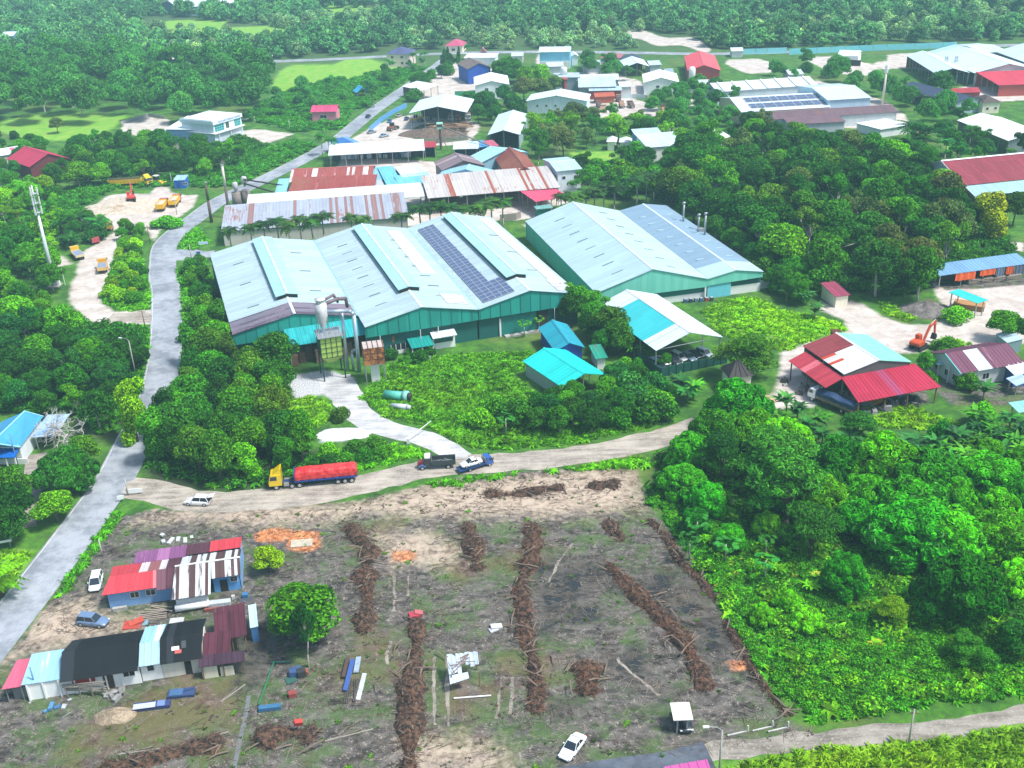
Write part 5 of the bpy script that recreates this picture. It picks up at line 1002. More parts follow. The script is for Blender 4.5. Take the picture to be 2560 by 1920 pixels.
def truck_cab(root, x0, L, w_, z0, h, c, win=True, defl=False):
    """cab-over cab with its back at x0, nose at x0+L"""
    cp = carpaint(c); hw = w_/2
    m = MB(); m.prism([(x0,-hw,z0),(x0+L-.05,-hw,z0),(x0+L,-hw,z0+.5),(x0+L-.08,-hw,z0+h*.52),(x0+L-.35,-hw,z0+h-.12),(x0+L-.6,-hw,z0+h),(x0,-hw,z0+h)], (0, w_, 0)); o = m.build('cab', cp, root)
    g = MB(); g.hexa([(x0+L-.07,-hw+.12,z0+h*.53),(x0+L-.03,-hw+.12,z0+h*.53),(x0+L-.03,hw-.12,z0+h*.53),(x0+L-.07,hw-.12,z0+h*.53)], [(x0+L-.34,-hw+.15,z0+h-.2),(x0+L-.28,-hw+.15,z0+h-.2),(x0+L-.28,hw-.15,z0+h-.2),(x0+L-.34,hw-.15,z0+h-.2)]); g.build('windscreen', GLASS, o)
    for s in (-1, 1):
        y = s*(hw+.012); MB().prism([(x0+.35*L,y,z0+h*.52),(x0+L-.22,y,z0+h*.52),(x0+L-.42,y,z0+h-.25),(x0+.35*L,y,z0+h-.25)], (0, .02, 0)).build('side_window', GLASS, o)
        MB().box(x0+L-.02, x0+L+.02, s*(hw-.35)-.2, s*(hw-.35)+.2, z0+.2, z0+.45).build('headlight', paint((.7, .72, .72), .15), o); MB().box(x0+L-.15, x0+L+.0, s*(hw+.12)-.1, s*(hw+.12)+.1, z0+h*.6, z0+h*.85).build('wing_mirror', DARK, o)
    MB().box(x0+L-.04, x0+L+.08, -hw, hw, z0-.15, z0+.17).build('bumper', DARK, o); MB().box(x0+L-.02, x0+L+.012, -hw*.6, hw*.6, z0+.55, z0+h*.42).build('grille', DARK, o)
    if defl: MB().prism([(x0,-hw*.85,z0+h),(x0+L-.7,-hw*.85,z0+h),(x0+.15,-hw*.85,z0+h+.95),(x0,-hw*.85,z0+h+.95)], (0, hw*1.7, 0)).build('wind_deflector', cp, o)
    return o
def tipper(label, px, front, cabc, bodyc, load=None, group=None, L=8., h=1.4, flat=False, axles=(-2.6, -1.3, 2.7)):
    root = place('tipper_truck', label, 'truck', px, front, group=group); k = L/2
    MB().box(-k, k-.2, -.45, .45, .75, 1.05).build('chassis', DARK, root)
    truck_cab(root, k-1.9, 1.9, 2.4, .85, 1.95, cabc)
    bc = paint(bodyc, .5, dirt=.35, sc=1.2); b0, b1 = -k-.3, k-2.2
    m = MB().box(b0, b1, -1.22, 1.22, 1.1, 1.25); m.build('bed_floor', bc, root)
    for s in (-1, 1): MB().box(b0, b1, s*1.22-.05, s*1.22+.05, 1.253, 1.25+h).build('side_board', bc, root)
    MB().box(b0, b0+.1, -1.16, 1.16, 1.253, 1.25+h).build('tailgate', bc, root); MB().box(b1-.1, b1, -1.16, 1.16, 1.253, 1.5+h).build('headboard', bc, root)
    n = int((b1-b0)/1.2)
    for i in range(n):
        for s in (-1, 1): MB().box(b0+.5+i*1.2, b0+.62+i*1.2, s*1.31-.04, s*1.31+.04, 1.25, 1.25+h).build('side_rib', bc, root)
    if load is not None:
        m = MB(); nx_, ny_ = 14, 5; vs = []
        for i in range(nx_+1):
            for j in range(ny_+1): vs.append((b0+.12+(b1-b0-.24)*i/nx_, -1.14+2.28*j/ny_, 1.25+h*(.9 if flat else .85)+(0 if flat else .35*math.sin(math.pi*j/ny_)*math.sin(math.pi*i/nx_))+rng.uniform(-.03, .03)))
        m.add(vs, [(i*(ny_+1)+j, (i+1)*(ny_+1)+j, (i+1)*(ny_+1)+j+1, i*(ny_+1)+j+1) for i in range(nx_) for j in range(ny_)]); m.build('load', load, root)
    wheels(root, axles, 1.0, .5, .32); return root
def excavator(label, px, front, c, boom_turn=0., s=1.):
    root = place('excavator', label, 'excavator', px, front); root.scale = (s, s, s); cp = paint(c, .5, dirt=.45, sc=1.5)
    for sg in (-1, 1):
        m = MB(); pts = [(-1.9,0,.45),(-1.6,0,.1),(1.6,0,.1),(1.9,0,.45),(1.6,0,.85),(-1.6,0,.85)]
        m.prism([(p[0], sg*1.1-.3, p[2]) for p in pts], (0, .6, 0)); m.build('track', RUBBER, root)
    MB().box(-.8, .8, -.8, .8, .5, 1.).build('undercarriage', DARK, root)
    m = MB().box(-1.9, 1.2, -1.25, 1.25, 1.0, 1.35); m.build('turntable', DARK, root)
    MB().prism([(-2.2,-1.2,1.353),(.2,-1.2,1.353),(.1,-1.2,2.1),(-1.9,-1.2,2.15),(-2.2,-1.2,1.9)], (0, 2.4, 0)).build('engine_cover', cp, root)
    cb = MB().prism([(.2,.3,1.353),(1.5,.3,1.353),(1.6,.3,2.1),(1.25,.3,2.95),(.2,.3,2.95)], (0, .95, 0)).build('cab', cp, root)
    MB().box(.35, 1.2, 1.26, 1.28, 2.0, 2.8).build('side_window', GLASS, cb); MB().hexa([(1.6,.4,2.1),(1.64,.4,2.1),(1.64,1.15,2.1),(1.6,1.15,2.1)], [(1.27,.4,2.85),(1.31,.4,2.85),(1.31,1.15,2.85),(1.27,1.15,2.85)]).build('front_window', GLASS, cb)
    def beam(nm, a, b, w0, w1):
        a = Vector(a); b = Vector(b); d = (b-a).normalized(); n_ = Vector((-d.z, 0, d.x)); m = MB()
        m.hexa([a-n_*w0+Vector((0,-.18,0)), a+n_*w0+Vector((0,-.18,0)), a+n_*w0+Vector((0,.18,0)), a-n_*w0+Vector((0,.18,0))], [b-n_*w1+Vector((0,-.16,0)), b+n_*w1+Vector((0,-.16,0)), b+n_*w1+Vector((0,.16,0)), b-n_*w1+Vector((0,.16,0))]); return m.build(nm, cp, root)
    beam('boom', (1.0,-.3,1.5), (3.0,-.3,4.4), .3, .36); beam('boom', (3.0,-.3,4.4), (5.2,-.3,5.0), .36, .22); beam('dipper_arm', (5.0,-.3,5.3), (5.6,-.3,2.0), .26, .17)
    MB().tube((1.6,-.3,1.6),(3.2,-.3,3.7),.09,.07,8).build('boom_ram', STEEL, root); MB().tube((3.4,-.3,4.9),(5.1,-.3,5.5),.08,.06,8).build('arm_ram', STEEL, root)
    MB().prism([(5.5,-.85,2.1),(5.9,-.85,1.4),(5.5,-.85,.75),(4.9,-.85,.85),(5.2,-.85,1.6)], (0, 1.1, 0)).build('bucket', DARK, root)
    return root
# articulated lorry with red sheeted load
def cl(x, y): return (640+x/3.568, 1080+y/3.568)
a = P(cl(118,528)); b = P(cl(905,452)); LL = (b-a).length
root = place('articulated_lorry', 'yellow articulated lorry with red sheeted load on the dirt track', 'lorry', ((cl(118,528)[0]+cl(905,452)[0])/2, (cl(118,528)[1]+cl(905,452)[1])/2), cl(118,528))
root.location += Vector((-.02, 1.2, 0)); k = LL/2
truck_cab(root, k-2.25, 2.25, 2.45, .9, 2.1, '#e6c414', defl=True)
MB().box(-k, k-1.2, -.45, .45, .8, 1.1).build('chassis', paint('#2a3f6a'), root)
BL = paint('#2450a8', .5, dirt=.4, sc=1.)
MB().box(-k, k-4.4, -1.25, 1.25, 1.25, 1.5).build('trailer_bed', BL, root); MB().box(k-4.5, k-4.38, -1.2, 1.2, 1.25, 3.1).build('headboard', BL, root)
for i in range(16):
    for s in (-1, 1): MB().box(-k+.25+i*.66, -k+.33+i*.66, s*1.28-.05, s*1.28+.05, 1.1, 1.75).build('stake', BL, root)
m = MB(); n_ = 30; rings = []
for i in range(n_+1):
    x = -k-.02+(LL-4.55)*i/n_; e = min(1, i/2., (n_-i)/2.); j = lambda: rng.uniform(-.05, .05); tp = 3.2+.03*math.sin(i*.9)+j()
    rings.append([(x,-1.3+j(),1.62+.05*math.sin(i*2.3)+j()),(x,-1.34+j(),2.3+j()),(x,-1.2+j(),2.3+(tp-2.5)*(.6+.4*e)),(x,-.75,2.2+(tp-2.2)*(.7+.3*e)),(x,0,2.3+(tp+.12-2.3)*(.7+.3*e)),(x,.75,2.2+(tp-2.2)*(.7+.3*e)),(x,1.2+j(),2.3+(tp-2.5)*(.6+.4*e)),(x,1.34+j(),2.3+j()),(x,1.3+j(),1.62+.08*math.sin(i*1.7)+j())])
loft(m, rings); t = NT('tarpaulin'); tc = t.n('TexCoord').outputs['Object']; nz = t.noise(tc, 1.4, 4.); t.bsdf(t.mix(t.step(nz, .3, .7), (.5, .012, .016, 1), (.78, .06, .06, 1)), .45, bump=nz, bs=.6, bd=.2); m.build('red_tarpaulin', t.m, root, False)
wheels(root, (k-1.2, k-3.9, k-5.2, -k+1.0, -k+2.2, -k+3.4), 1.0, .5, .34)
MB().box(k-3.4, k-2.5, .5, 1.1, .6, 1.1).build('fuel_tank', STEEL, root); MB().box(k-3.4, k-2.5, -1.1, -.5, .6, 1.1).build('fuel_tank', STEEL, root)
# old red-nosed tipper
root = place('tipper_truck', 'old dark tipper lorry with red bonnet and blue wings on the track', 'truck', cl(1640,335), cl(1480,345)); root.location += Vector((-.7, .9, 0)); root.scale = (.84,)*3; k = 3.9
MB().box(-k, k-.3, -.4, .4, .7, 1.).build('chassis', paint('#2f5f9a'), root)
bp_ = carpaint('#8e1420'); m = MB(); loft(m, [[(k-1.5,-.75,.8),(k-1.5,.75,.8),(k-1.5,.7,1.85),(k-1.5,-.7,1.85)], [(k-.5,-.65,.8),(k-.5,.65,.8),(k-.5,.6,1.75),(k-.5,-.6,1.75)], [(k,-.5,.85),(k,.5,.85),(k,.42,1.45),(k,-.42,1.45)]]); m.build('bonnet', bp_, root)
for s in (-1, 1):
    m = MB(); loft(m, [[(k-1.75,s*1.-.25,.8),(k-1.75,s*1.+.25,.8),(k-1.75,s*1.+.25,.95),(k-1.75,s*1.-.25,.95)], [(k-1.,s*1.-.25,1.15),(k-1.,s*1.+.25,1.15),(k-1.,s*1.+.25,1.3),(k-1.,s*1.-.25,1.3)], [(k-.25,s*1.-.25,.75),(k-.25,s*1.+.25,.75),(k-.25,s*1.+.25,.9),(k-.25,s*1.-.25,.9)]]); m.build('wing', carpaint('#4a7fc0'), root)
c_ = MB().prism([(k-2.9,-1.05,.9),(k-1.5,-1.05,.9),(k-1.5,-1.05,1.9),(k-1.8,-1.05,2.7),(k-2.9,-1.05,2.7)], (0, 2.1, 0)).build('cab', paint((.05,.05,.055), .5), root)
MB().box(k-2.8, k-1.6, -1.0, 1.0, 2.71, 3.05).build('roof_bundle', paint('#d9d9d6', .8), root); MB().box(k-1.62, k-1.5, -.9, .9, 1.95, 2.5).build('windscreen', GLASS, c_)
BB = paint((.045,.06,.06), .7, dirt=.4)
MB().box(-k-.3, k-3., -1.2, 1.2, 1.05, 1.2).build('bed_floor', BB, root)
for s in (-1, 1): MB().box(-k-.3, k-3., s*1.2-.05, s*1.2+.05, 1.203, 2.2).build('side_board', BB, root)
MB().box(-k-.3, -k-.2, -1.14, 1.14, 1.203, 2.2).build('tailgate', BB, root); MB().box(k-3.1, k-3., -1.14, 1.14, 1.203, 3.2).build('headboard', BB, root)
for i in range(5): MB().tube((-k+rng.uniform(0,3), rng.uniform(-.9,.9), 1.3), (-k+rng.uniform(1,4), rng.uniform(-.9,.9), 1.7), .06, .06, 5).build('scrap_bar', STEEL, root)
MB().tube((k-3.05,1.1,1.2),(k-3.05,1.1,3.4),.06,.06,6).build('exhaust', STEEL, root); wheels(root, (k-1.0, -k+1.3), 1.0, .5, .3)
# tow truck carrying a white saloon
root = place('tow_truck', 'blue flatbed recovery truck carrying a white saloon', 'truck', cl(1925,345), cl(2080,300)); root.location += Vector((.9, 1., 0)); TOW = root; root.scale = (.84,)*3; k = 3.5
truck_cab(root, k-1.6, 1.6, 2.0, .65, 1.6, '#2a5cae'); MB().box(-k, k-.4, -.4, .4, .55, .8).build('chassis', DARK, root)
MB().hexa([(-k-.9,-1.1,.75),(k-1.75,-1.1,.95),(k-1.75,1.1,.95),(-k-.9,1.1,.75)], [(-k-.9,-1.1,.9),(k-1.75,-1.1,1.1),(k-1.75,1.1,1.1),(-k-.9,1.1,.9)]).build('flatbed', paint('#1f3f74', .5, dirt=.4), root)
MB().box(k-1.85, k-1.75, -1.05, 1.05, 1.1, 2.3).build('headboard', STEEL, root); wheels(root, (k-.9, -k+1.5), .85, .4, .25)
m_ = place('saloon_car', 'white saloon car carried on the blue recovery truck', 'car', cl(1925,345), cl(2080,300)); m_.location = root.location + Vector((math.cos(root.rotation_euler.z)*-1.1, math.sin(root.rotation_euler.z)*-1.0, .88)); m_.rotation_euler.z = root.rotation_euler.z+math.pi; m_.scale = (.9,)*3; car(m_, '#e9edf0', 'sedan')
# cars
def parked(label, px, front, c, kind, tail=False, dy=.0):
    r = place('parked_car', label, 'car', px, front); r.location.y += dy; car(r, c, kind, tail); return r
parked('white car with raised tailgate on the dirt track near the road', z(4,1268,1608), z(4,1180,1604), '#eceff1', 'suv', True, .7)
parked('white hatchback parked at the left end of the red roofed house', z(7,622,470), z(7,608,530), '#e6eaee', 'mpv')
parked('grey blue estate car parked between the two long houses', z(7,595,735), z(7,690,745), '#6d86a6', 'suv', False, .5)
parked('white saloon car parked on bare soil by the bottom lane', z(8,1495,1530), z(8,1450,1590), '#eef0f2', 'sedan')
parked('dark blue car under the small white carport roof', z(9,20,1360), z(9,40,1420), '#16202c', 'hatch')
parked('dark blue car driving on the distant main road', z(2,182,755), z(2,205,738), '#1d2f58', 'sedan')
# tipper trucks of the sand yard
SANDL = paint((.55, .47, .36), .9, dirt=.3, name='sand_load'); BLUEL = paint((.22, .27, .36), .6, dirt=.3, sc=1.5)
tipper('yellow tipper with red cab beside the excavator, left of the pair', c7(1285,490), c7(1400,330), '#b5182a', '#e6b41e', SANDL, 'tipper trucks in the sand yard')
tipper('yellow tipper with red cab, right of the pair by the road', c7(1440,440), c7(1560,290), '#b5182a', '#e9b81c', SANDL, 'tipper trucks in the sand yard')
tipper('yellow truck with blue covered bed, nose to the bushes', c7(262,1075), c7(150,970), '#e8b80e', '#d9c49a', BLUEL, 'tipper trucks in the sand yard', 7., .5, True)
tipper('yellow and navy truck with blue covered bed in middle of the yard', c7(570,1230), c7(580,1090), '#e8a81a', '#e0b86a', BLUEL, 'tipper trucks in the sand yard', 6.6, .7, True, (-2., 2.))
root = place('tipper_trailer', 'long yellow tipping trailer overgrown at the wood edge', 'trailer', c7(840,225), c7(1010,215)); YT = paint('#e2b418', .5, dirt=.4, sc=1.)
root.location.y += 1.; LL = 11.
MB().hexa([(-LL/2+.6,-1.1,1.),(LL/2,-1.1,1.),(LL/2,1.1,1.),(-LL/2+.6,1.1,1.)], [(-LL/2-.6,-1.3,2.5),(LL/2,-1.3,2.6),(LL/2,1.3,2.6),(-LL/2-.6,1.3,2.5)]).build('tub', YT, root); MB().box(-LL/2-.2, LL/2-.2, -1.15, 1.15, 2.61, 2.75).build('overgrown_load', paint((.07,.06,.03), .9), root)
for i in range(9): MB().box(-LL/2+.8+i*1.2, -LL/2+.92+i*1.2, -1.36, -1.2, 1.1, 2.5).build('rib', YT, root)
MB().box(-LL/2, LL/2+1.2, -.4, .4, .7, .95).build('chassis', DARK, root); wheels(root, (-4.2, -3., -1.8), 1., .5, .3)
root = place('tractor_unit', 'yellow tractor unit right of the tipping trailer', 'truck', c7(1115,215), c7(1160,225)); truck_cab(root, -.9, 2.2, 2.4, .9, 2.3, '#e9c21a', defl=True); MB().box(-3.2, .8, -.4, .4, .7, .95).build('chassis', DARK, root); wheels(root, (.6, -2.4), 1., .5, .3)
root = place('wheel_loader', 'yellow and white wheel loader beside the tractor unit', 'loader', c7(1215,200), c7(1265,205)); YL = paint('#e3bd3a', .5, dirt=.3)
MB().box(-2.4, .2, -.8, .8, .9, 1.9).build('engine_cover', YL, root); c_ = MB().box(-.6, .9, -.75, .75, 1.903, 3.2).build('cab', GLASS, root); MB().box(-.75, 1.05, -.85, .85, 3.203, 3.35).build('cab_roof', WHITE, c_); MB().box(.2, 2.2, -.5, .5, .8, 1.5).build('front_frame', YL, root)
for s in (-1, 1): MB().tube((1.2, s*.5, 1.6), (3.2, s*.5, .9), .14, .12, 6).build('lift_arm', YL, root)
MB().prism([(3.,-1.25,.3),(4.,-1.25,.2),(3.4,-1.25,1.3),(3.,-1.25,1.2)], (0, 2.5, 0)).build('bucket', YL, root); wheels(root, (-1.6, 1.4), .95, .7, .5)
excavator('red excavator with raised arm on the sand heap', c7(925,470), c7(940,300), '#d0382c').location.z = 2.1
excavator('orange excavator with folded arm on the sandy yard', cr(400,960), cr(510,900), '#c8502a')
root = place('scrap_truck', 'rusting red lorry body overgrown beside the yard', 'truck', c7(450,890), c7(380,840)); truck_cab(root, 1., 1.9, 2.2, .7, 1.8, '#b8404a'); m = MB(); loft(m, [[(-3.,-1.2,.6),(-3.,1.2,.6),(-3.,1.1,1.9),(-3.,-1.1,1.9)], [(.9,-1.2,.6),(.9,1.2,.6),(.9,1.1,2.2),(.9,-1.1,2.2)]]); m.build('tank_body', paint('#b04850', .6, dirt=.5, sc=1.), root); wheels(root, (-2., 1.8), .95, .45, .3)
tipper('old yellow tipper half hidden by bushes near the sand yard', c7(560,760), c7(680,745), '#d8961a', '#c98a1e', None, 'tipper trucks in the sand yard', 6.5, .9)
# truck with blue sheet by the red workshop
root = place('sheeted_truck', 'white cab truck with dark blue sheeted timber load by the workshop', 'truck', cw(680,1110), cw(440,1010)); root.location.y += .6; k = 5.2
truck_cab(root, k-1.8, 1.8, 2.3, .85, 1.9, '#e3eaf0'); MB().box(-k, k-.3, -.4, .4, .75, 1.).build('chassis', DARK, root); MB().box(-k, k-1.95, -1.2, 1.2, 1.05, 1.2).build('bed_floor', WOOD, root)
for i in range(14):
    for s in (-1, 1): MB().box(-k+i*.6, -k+i*.6+.5, s*1.15-.12, s*1.15+.12, 1.203, 1.75+rng.uniform(-.1, .15)).build('timber_end', paint((.32,.22,.14), .8, dirt=.5), root)
m = MB(); rings = []; n_ = 18
for i in range(n_+1):
    x = -k-.1+(2*k-1.9)*i/n_; tp = 2.75+.12*math.sin(i*.7); rings.append([(x,-1.28+rng.uniform(-.05,.05),1.75),(x,-1.1,tp-.25),(x,0,tp+.1),(x,1.1,tp-.25),(x,1.28,1.75)])
loft(m, rings); m.build('blue_tarpaulin', paint((.025,.055,.13), .5, dirt=.3, sc=1.5), root); wheels(root, (k-1.1, -k+1.2, -k+2.4), .95, .5, .32)
# vehicles and logs in the far timber yard (r2)
for i, (x, y, fx, fy, c) in enumerate([(715,775,712,800,'#c9c4bd'), (760,775,760,800,'#b85a50'), (822,768,822,780,'#dfe6ea')]):
    r = place('lorry', f"lorry parked under the large white shed, {ORD[i+1]} from left of its right bay", 'lorry', z(2,x,y), z(2,fx,fy)); truck_cab(r, 2., 2., 2.4, .8, 2., c); MB().box(-4, 3.8, -1.2, 1.2, .8, 1.).build('bed', DARK, r); MB().box(-4, 1.7, -1.1, 1.1, 1.003, 2.6).build('timber_load', WOOD, r); wheels(r, (-3., -1.8, 3.), 1., .5, .3)
for i, (x, y, fx, fy, c) in enumerate([(320,785,335,750,'#3f6fae'), (380,750,395,740,'#a8a39a'), (430,770,445,755,'#2f4f7a'), (285,880,310,874,'#8fa6b8'), (205,856,230,850,'#7d8a96')]):
    r = place('parked_car', ['blue car by fence, farthest left at the timber yard', 'pale grey car nearest the big open shed corner', 'dark blue car left of the shed post at timber yard', 'silver car on the sandy timber yard', 'grey car beside the road fence at timber yard'][i], 'car', z(2,x,y), z(2,fx,fy)); car(r, c, 'sedan')
for i, (x, y, fx, fy) in enumerate([(485,785,520,782), (540,775,575,772), (335,838,360,830)]):
    r = place('log_loader', ['yellow log loader left of two before the big open shed', 'yellow log loader right of two before the big open shed', 'small rusty loader left of the log heap'][i], 'loader', z(2,x,y), z(2,fx,fy)); YL2 = paint(['#d8b23a', '#e3c040', '#8a5a48'][i], .5, dirt=.4)
    MB().box(-2.4, .2, -.8, .8, .9, 1.9).build('engine_cover', YL2, r); MB().box(-.6, .9, -.75, .75, 1.903, 3.2).build('cab', GLASS, r); MB().box(.2, 2.2, -.5, .5, .8, 1.5).build('front_frame', YL2, r); MB().prism([(2.6,-1.2,.3),(3.8,-1.2,.4),(2.9,-1.2,1.5)], (0, 2.4, 0)).build('fork', DARK, r); wheels(r, (-1.6, 1.4), .95, .7, .5)
# machines in the far right yard
for i, (x, y) in enumerate([(1665,690), (1690,715), (1810,690), (1870,690), (1990,655), (2005,690), (2080,720), (1740,650), (1790,648)]):
    r = place('parked_machine', f"rusty brown machine in the far sandy yard, {ORD[i+1]} counted from left rear", 'machine', z(2,x,y), z(2,x+rng.uniform(-20,20),y-12), group='machines in the far yard'); c = rng.choice(['#a8603a', '#6b4a44', '#b89a8a', '#8a4a3a', '#c9a890'])
    truck_cab(r, .8, 1.7, 2.2, .8, 1.9, c); MB().box(-3.2, .6, -1.1, 1.1, .9, 1.1).build('bed', DARK, r); MB().prism([(-3.,-1.,1.103),(.2,-1.,1.103),(.0,-1.,rng.uniform(1.8,2.8)),(-2.4,-1.,rng.uniform(1.6,2.4))], (0, 2., 0)).build('load', paint(rng.choice(['#7a5a4a', '#5d4a42', '#9a7a64']), .8), r); wheels(r, (-2., 1.6), .9, .5, .3)
# parked vehicles inside the open car shed
for i in range(7):
    p = at_local(CARSHED, 2.+i*CARSHED[2]/8.2, 3.+(i % 2)*1.); r = thing('parked_car', f"dusty vehicle in the open car shed, {ORD[i+1]} from left", 'car', p, CARSHED[1]-R(80)+rng.uniform(-.1, .1)); car(r, ['#9fb4c4', '#dfe4e6', '#3a3f46', '#c9ced2', '#5f7488', '#26303c', '#b9c4cc'][i], ['mpv', 'sedan', 'suv', 'mpv', 'hatch', 'sedan', 'suv'][i])
# ------------------------------------------------------------------ vegetation
def leaf_material(name, rough=.55, trans=.28, hi=(1.8, 1.85, 1.), lo=.36):
    t = NT(name); oi = t.n('ObjectInfo'); lv = t.n('Attribute', attribute_name='lv').outputs['Fac']
    geo = t.n('NewGeometry').outputs['Position']; cl = t.noise(geo, .45, 2.)
    k = t.math('ADD', t.math('MULTIPLY', lv, .75), t.math('MULTIPLY', cl, .4))
    rnd = t.math('ADD', .68, t.math('MULTIPLY', oi.outputs['Random'], .75))
    base = t.n('VectorMath', {0: oi.outputs['Color'], 'Scale': rnd}, operation='SCALE').outputs[0]
    hu = t.noise(geo, .07, 2.); base = t.mix(t.math('MULTIPLY', t.step(hu, .42, .66), .7), base, t.n('VectorMath', {0: base, 1: (1.4, 1.1, .8)}, operation='MULTIPLY').outputs[0])
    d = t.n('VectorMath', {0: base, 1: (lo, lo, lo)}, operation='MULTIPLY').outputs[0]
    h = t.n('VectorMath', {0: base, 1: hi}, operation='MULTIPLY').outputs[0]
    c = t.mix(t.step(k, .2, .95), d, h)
    b = t.n('BsdfPrincipled', {'Base Color': c, 'Roughness': rough, 'Specular IOR Level': .14})
    tr = t.n('BsdfTranslucent', {'Color': c}); mx = t.n('MixShader', {0: trans, 1: b.outputs[0], 2: tr.outputs[0]})
    t.t.links.new(mx.outputs[0], t.out.inputs[0]); return t.m
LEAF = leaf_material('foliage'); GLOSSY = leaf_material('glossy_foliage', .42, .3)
BARK = paint((.11, .085, .06), .9, dirt=.7, sc=2, name='bark'); PALEBARK = paint((.42, .39, .34), .85, dirt=.5, sc=2, name='pale_bark')
def unit(n, zlo=-.4):
    v = nrg.normal(size=(int(n*3)+8, 3)); v /= np.linalg.norm(v, axis=1)[:, None]; v = v[v[:, 2] > zlo]
    while len(v) < n: v = np.concatenate([v, v])
    return v[:n]
def leaf_quads(c, nrm, size, asp=.55, fold=.18):
    """rhombic leaves at points c facing nrm"""
    n = len(c); rv = nrg.normal(size=(n, 3)); a = np.cross(nrm, rv); a /= np.linalg.norm(a, axis=1)[:, None]+1e-9; b = np.cross(nrm, a)
    s = size[:, None] if np.ndim(size) else size
    v = np.stack([c-a*s*.5, c+b*s*asp*.5+nrm*s*fold*.5, c+a*s*.5-nrm*s*fold, c-b*s*asp*.5+nrm*s*fold*.5], 1)
    return v.reshape(-1, 3)
def ico_np(sub=1):
    bm = bmesh.new(); bmesh.ops.create_icosphere(bm, subdivisions=sub, radius=1.)
    v = np.array([p.co[:] for p in bm.verts]); f = [[x.index for x in fa.verts] for fa in bm.faces]; bm.free(); return v, f
ICO_V, ICO_F = ico_np(1)
def crown_mesh(name, lobes, nleaf, lsize, rosette=0, core=.72, mat=None, zlo=-.45, out_w=.9, asp=.6):
    lob = np.array(lobes, float); ctr, rad = lob[:, :3], lob[:, 3:6]
    wgt = (rad**2).sum(1); wgt /= wgt.sum(); pts = []; nr = []; tone = []
    need = nleaf//max(1, rosette) if rosette else nleaf
    while sum(map(len, pts)) < need:
        m = need; li = nrg.choice(len(lob), m, p=wgt); d = unit(m, zlo)
        p = ctr[li]+d*rad[li]*nrg.uniform(.86, 1.05, (m, 1)); ok = np.ones(m, bool)
        for k in range(len(lob)):
            e = ((p-ctr[k])/rad[k]); ok &= ((e**2).sum(1) > .78**2) | (li == k)
        dn = d/rad[li]; dn /= np.linalg.norm(dn, axis=1)[:, None]
        pts.append(p[ok]); nr.append(dn[ok])
    p = np.concatenate(pts)[:need]; d = np.concatenate(nr)[:need]
    tn = nrg.random(need)
    if rosette:
        th = nrg.random(need)*6.28; P_ = []; N_ = []; T_ = []
        for k in range(rosette):
            a = th+6.283*k/rosette+nrg.normal(0, .2, need); t1 = np.cross(d, [.31, .17, .93]); t1 /= np.linalg.norm(t1, axis=1)[:, None]; t2 = np.cross(d, t1)
            o = t1*np.cos(a)[:, None]+t2*np.sin(a)[:, None]
            P_.append(p+o*lsize*.42+d*lsize*.1*nrg.random((need, 1))); nn = d*.8+o*.55; N_.append(nn/np.linalg.norm(nn, axis=1)[:, None]); T_.append(tn*.7+.3*nrg.random(need))
        p = np.concatenate(P_); d = np.concatenate(N_); tn = np.concatenate(T_)
    else:
        d = d*out_w+nrg.normal(0, .42, d.shape); d /= np.linalg.norm(d, axis=1)[:, None]
    v = leaf_quads(p, d, lsize*nrg.uniform(.65, 1.3, len(p)), asp); n = len(p)
    f = [[4*i, 4*i+1, 4*i+2, 4*i+3] for i in range(n)]; lv = list(tn); vs = [v]; off = len(v)
    if core:
        for k in range(len(lob)):
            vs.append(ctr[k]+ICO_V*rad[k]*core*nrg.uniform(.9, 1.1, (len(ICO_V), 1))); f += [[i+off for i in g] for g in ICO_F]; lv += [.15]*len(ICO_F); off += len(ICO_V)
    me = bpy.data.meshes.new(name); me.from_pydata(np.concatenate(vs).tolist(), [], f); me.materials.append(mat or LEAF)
    at = me.attributes.new('lv', 'FLOAT', 'FACE'); at.data.foreach_set('value', lv); me.update(); return me
def limbs(name, H, r, tips, mat=BARK, lean=0., fork=.45, n=6):
    m = MB(); f = Vector((lean*H*.3, 0, H*fork)); m.path([(0, 0, -.3), (lean*H*.1, 0, H*fork*.5), f], [r*1.25, r, r*.8], n)
    for tp in tips:
        tp = Vector(tp); mid = f.lerp(tp, .5)+Vector((rng.uniform(-.4, .4), rng.uniform(-.4, .4), .2)); m.path([f, mid, tp], [r*.6, r*.38, r*.14], 5)
    return m.mesh(name, mat, True)
def rlobes(n, R0, z0, z1, r0, r1, flat=.8):
    out = []
    for i in range(n):
        a = i*2.399+rng.uniform(-.4, .4); t_ = (i+.5)/n; zz = z0+(z1-z0)*t_; rr = R0*math.sqrt(max(.05, 1-(t_*1.0)**2))*rng.uniform(.55, 1.)*(.35 if i == n-1 else 1)
        r = rng.uniform(r0, r1); out.append((rr*math.cos(a), rr*math.sin(a), zz, r, r, r*flat))
    return out
PROTO = {}
def proto(kind, trunk, crown): PROTO.setdefault(kind, []).append((trunk, crown))
for i in range(6):      # unit: trees 10 m tall
    lb = rlobes(11+i % 3*3, 3.1+.3*(i % 2), 4.2, 8.8, 1.35, 2.15, .8)
    proto('wood', limbs('trunk', 10, .2, [l[:3] for l in lb[::2]], PALEBARK if i % 2 else BARK, rng.uniform(-.3, .3)), crown_mesh('crown', lb, 3000, .52))
for i in range(4):      # airy upright trees, crowns in separate tufts
    lb = [(rng.gauss(0, 1.7), rng.gauss(0, 1.7), rng.uniform(5.2, 9.3), *(lambda r: (r, r, r*.75))(rng.uniform(.9, 1.6))) for _ in range(13)]
    proto('airy', limbs('trunk', 10, .17, [l[:3] for l in lb], PALEBARK, rng.uniform(-.3, .3), .4), crown_mesh('crown', lb, 2300, .46, core=.6))
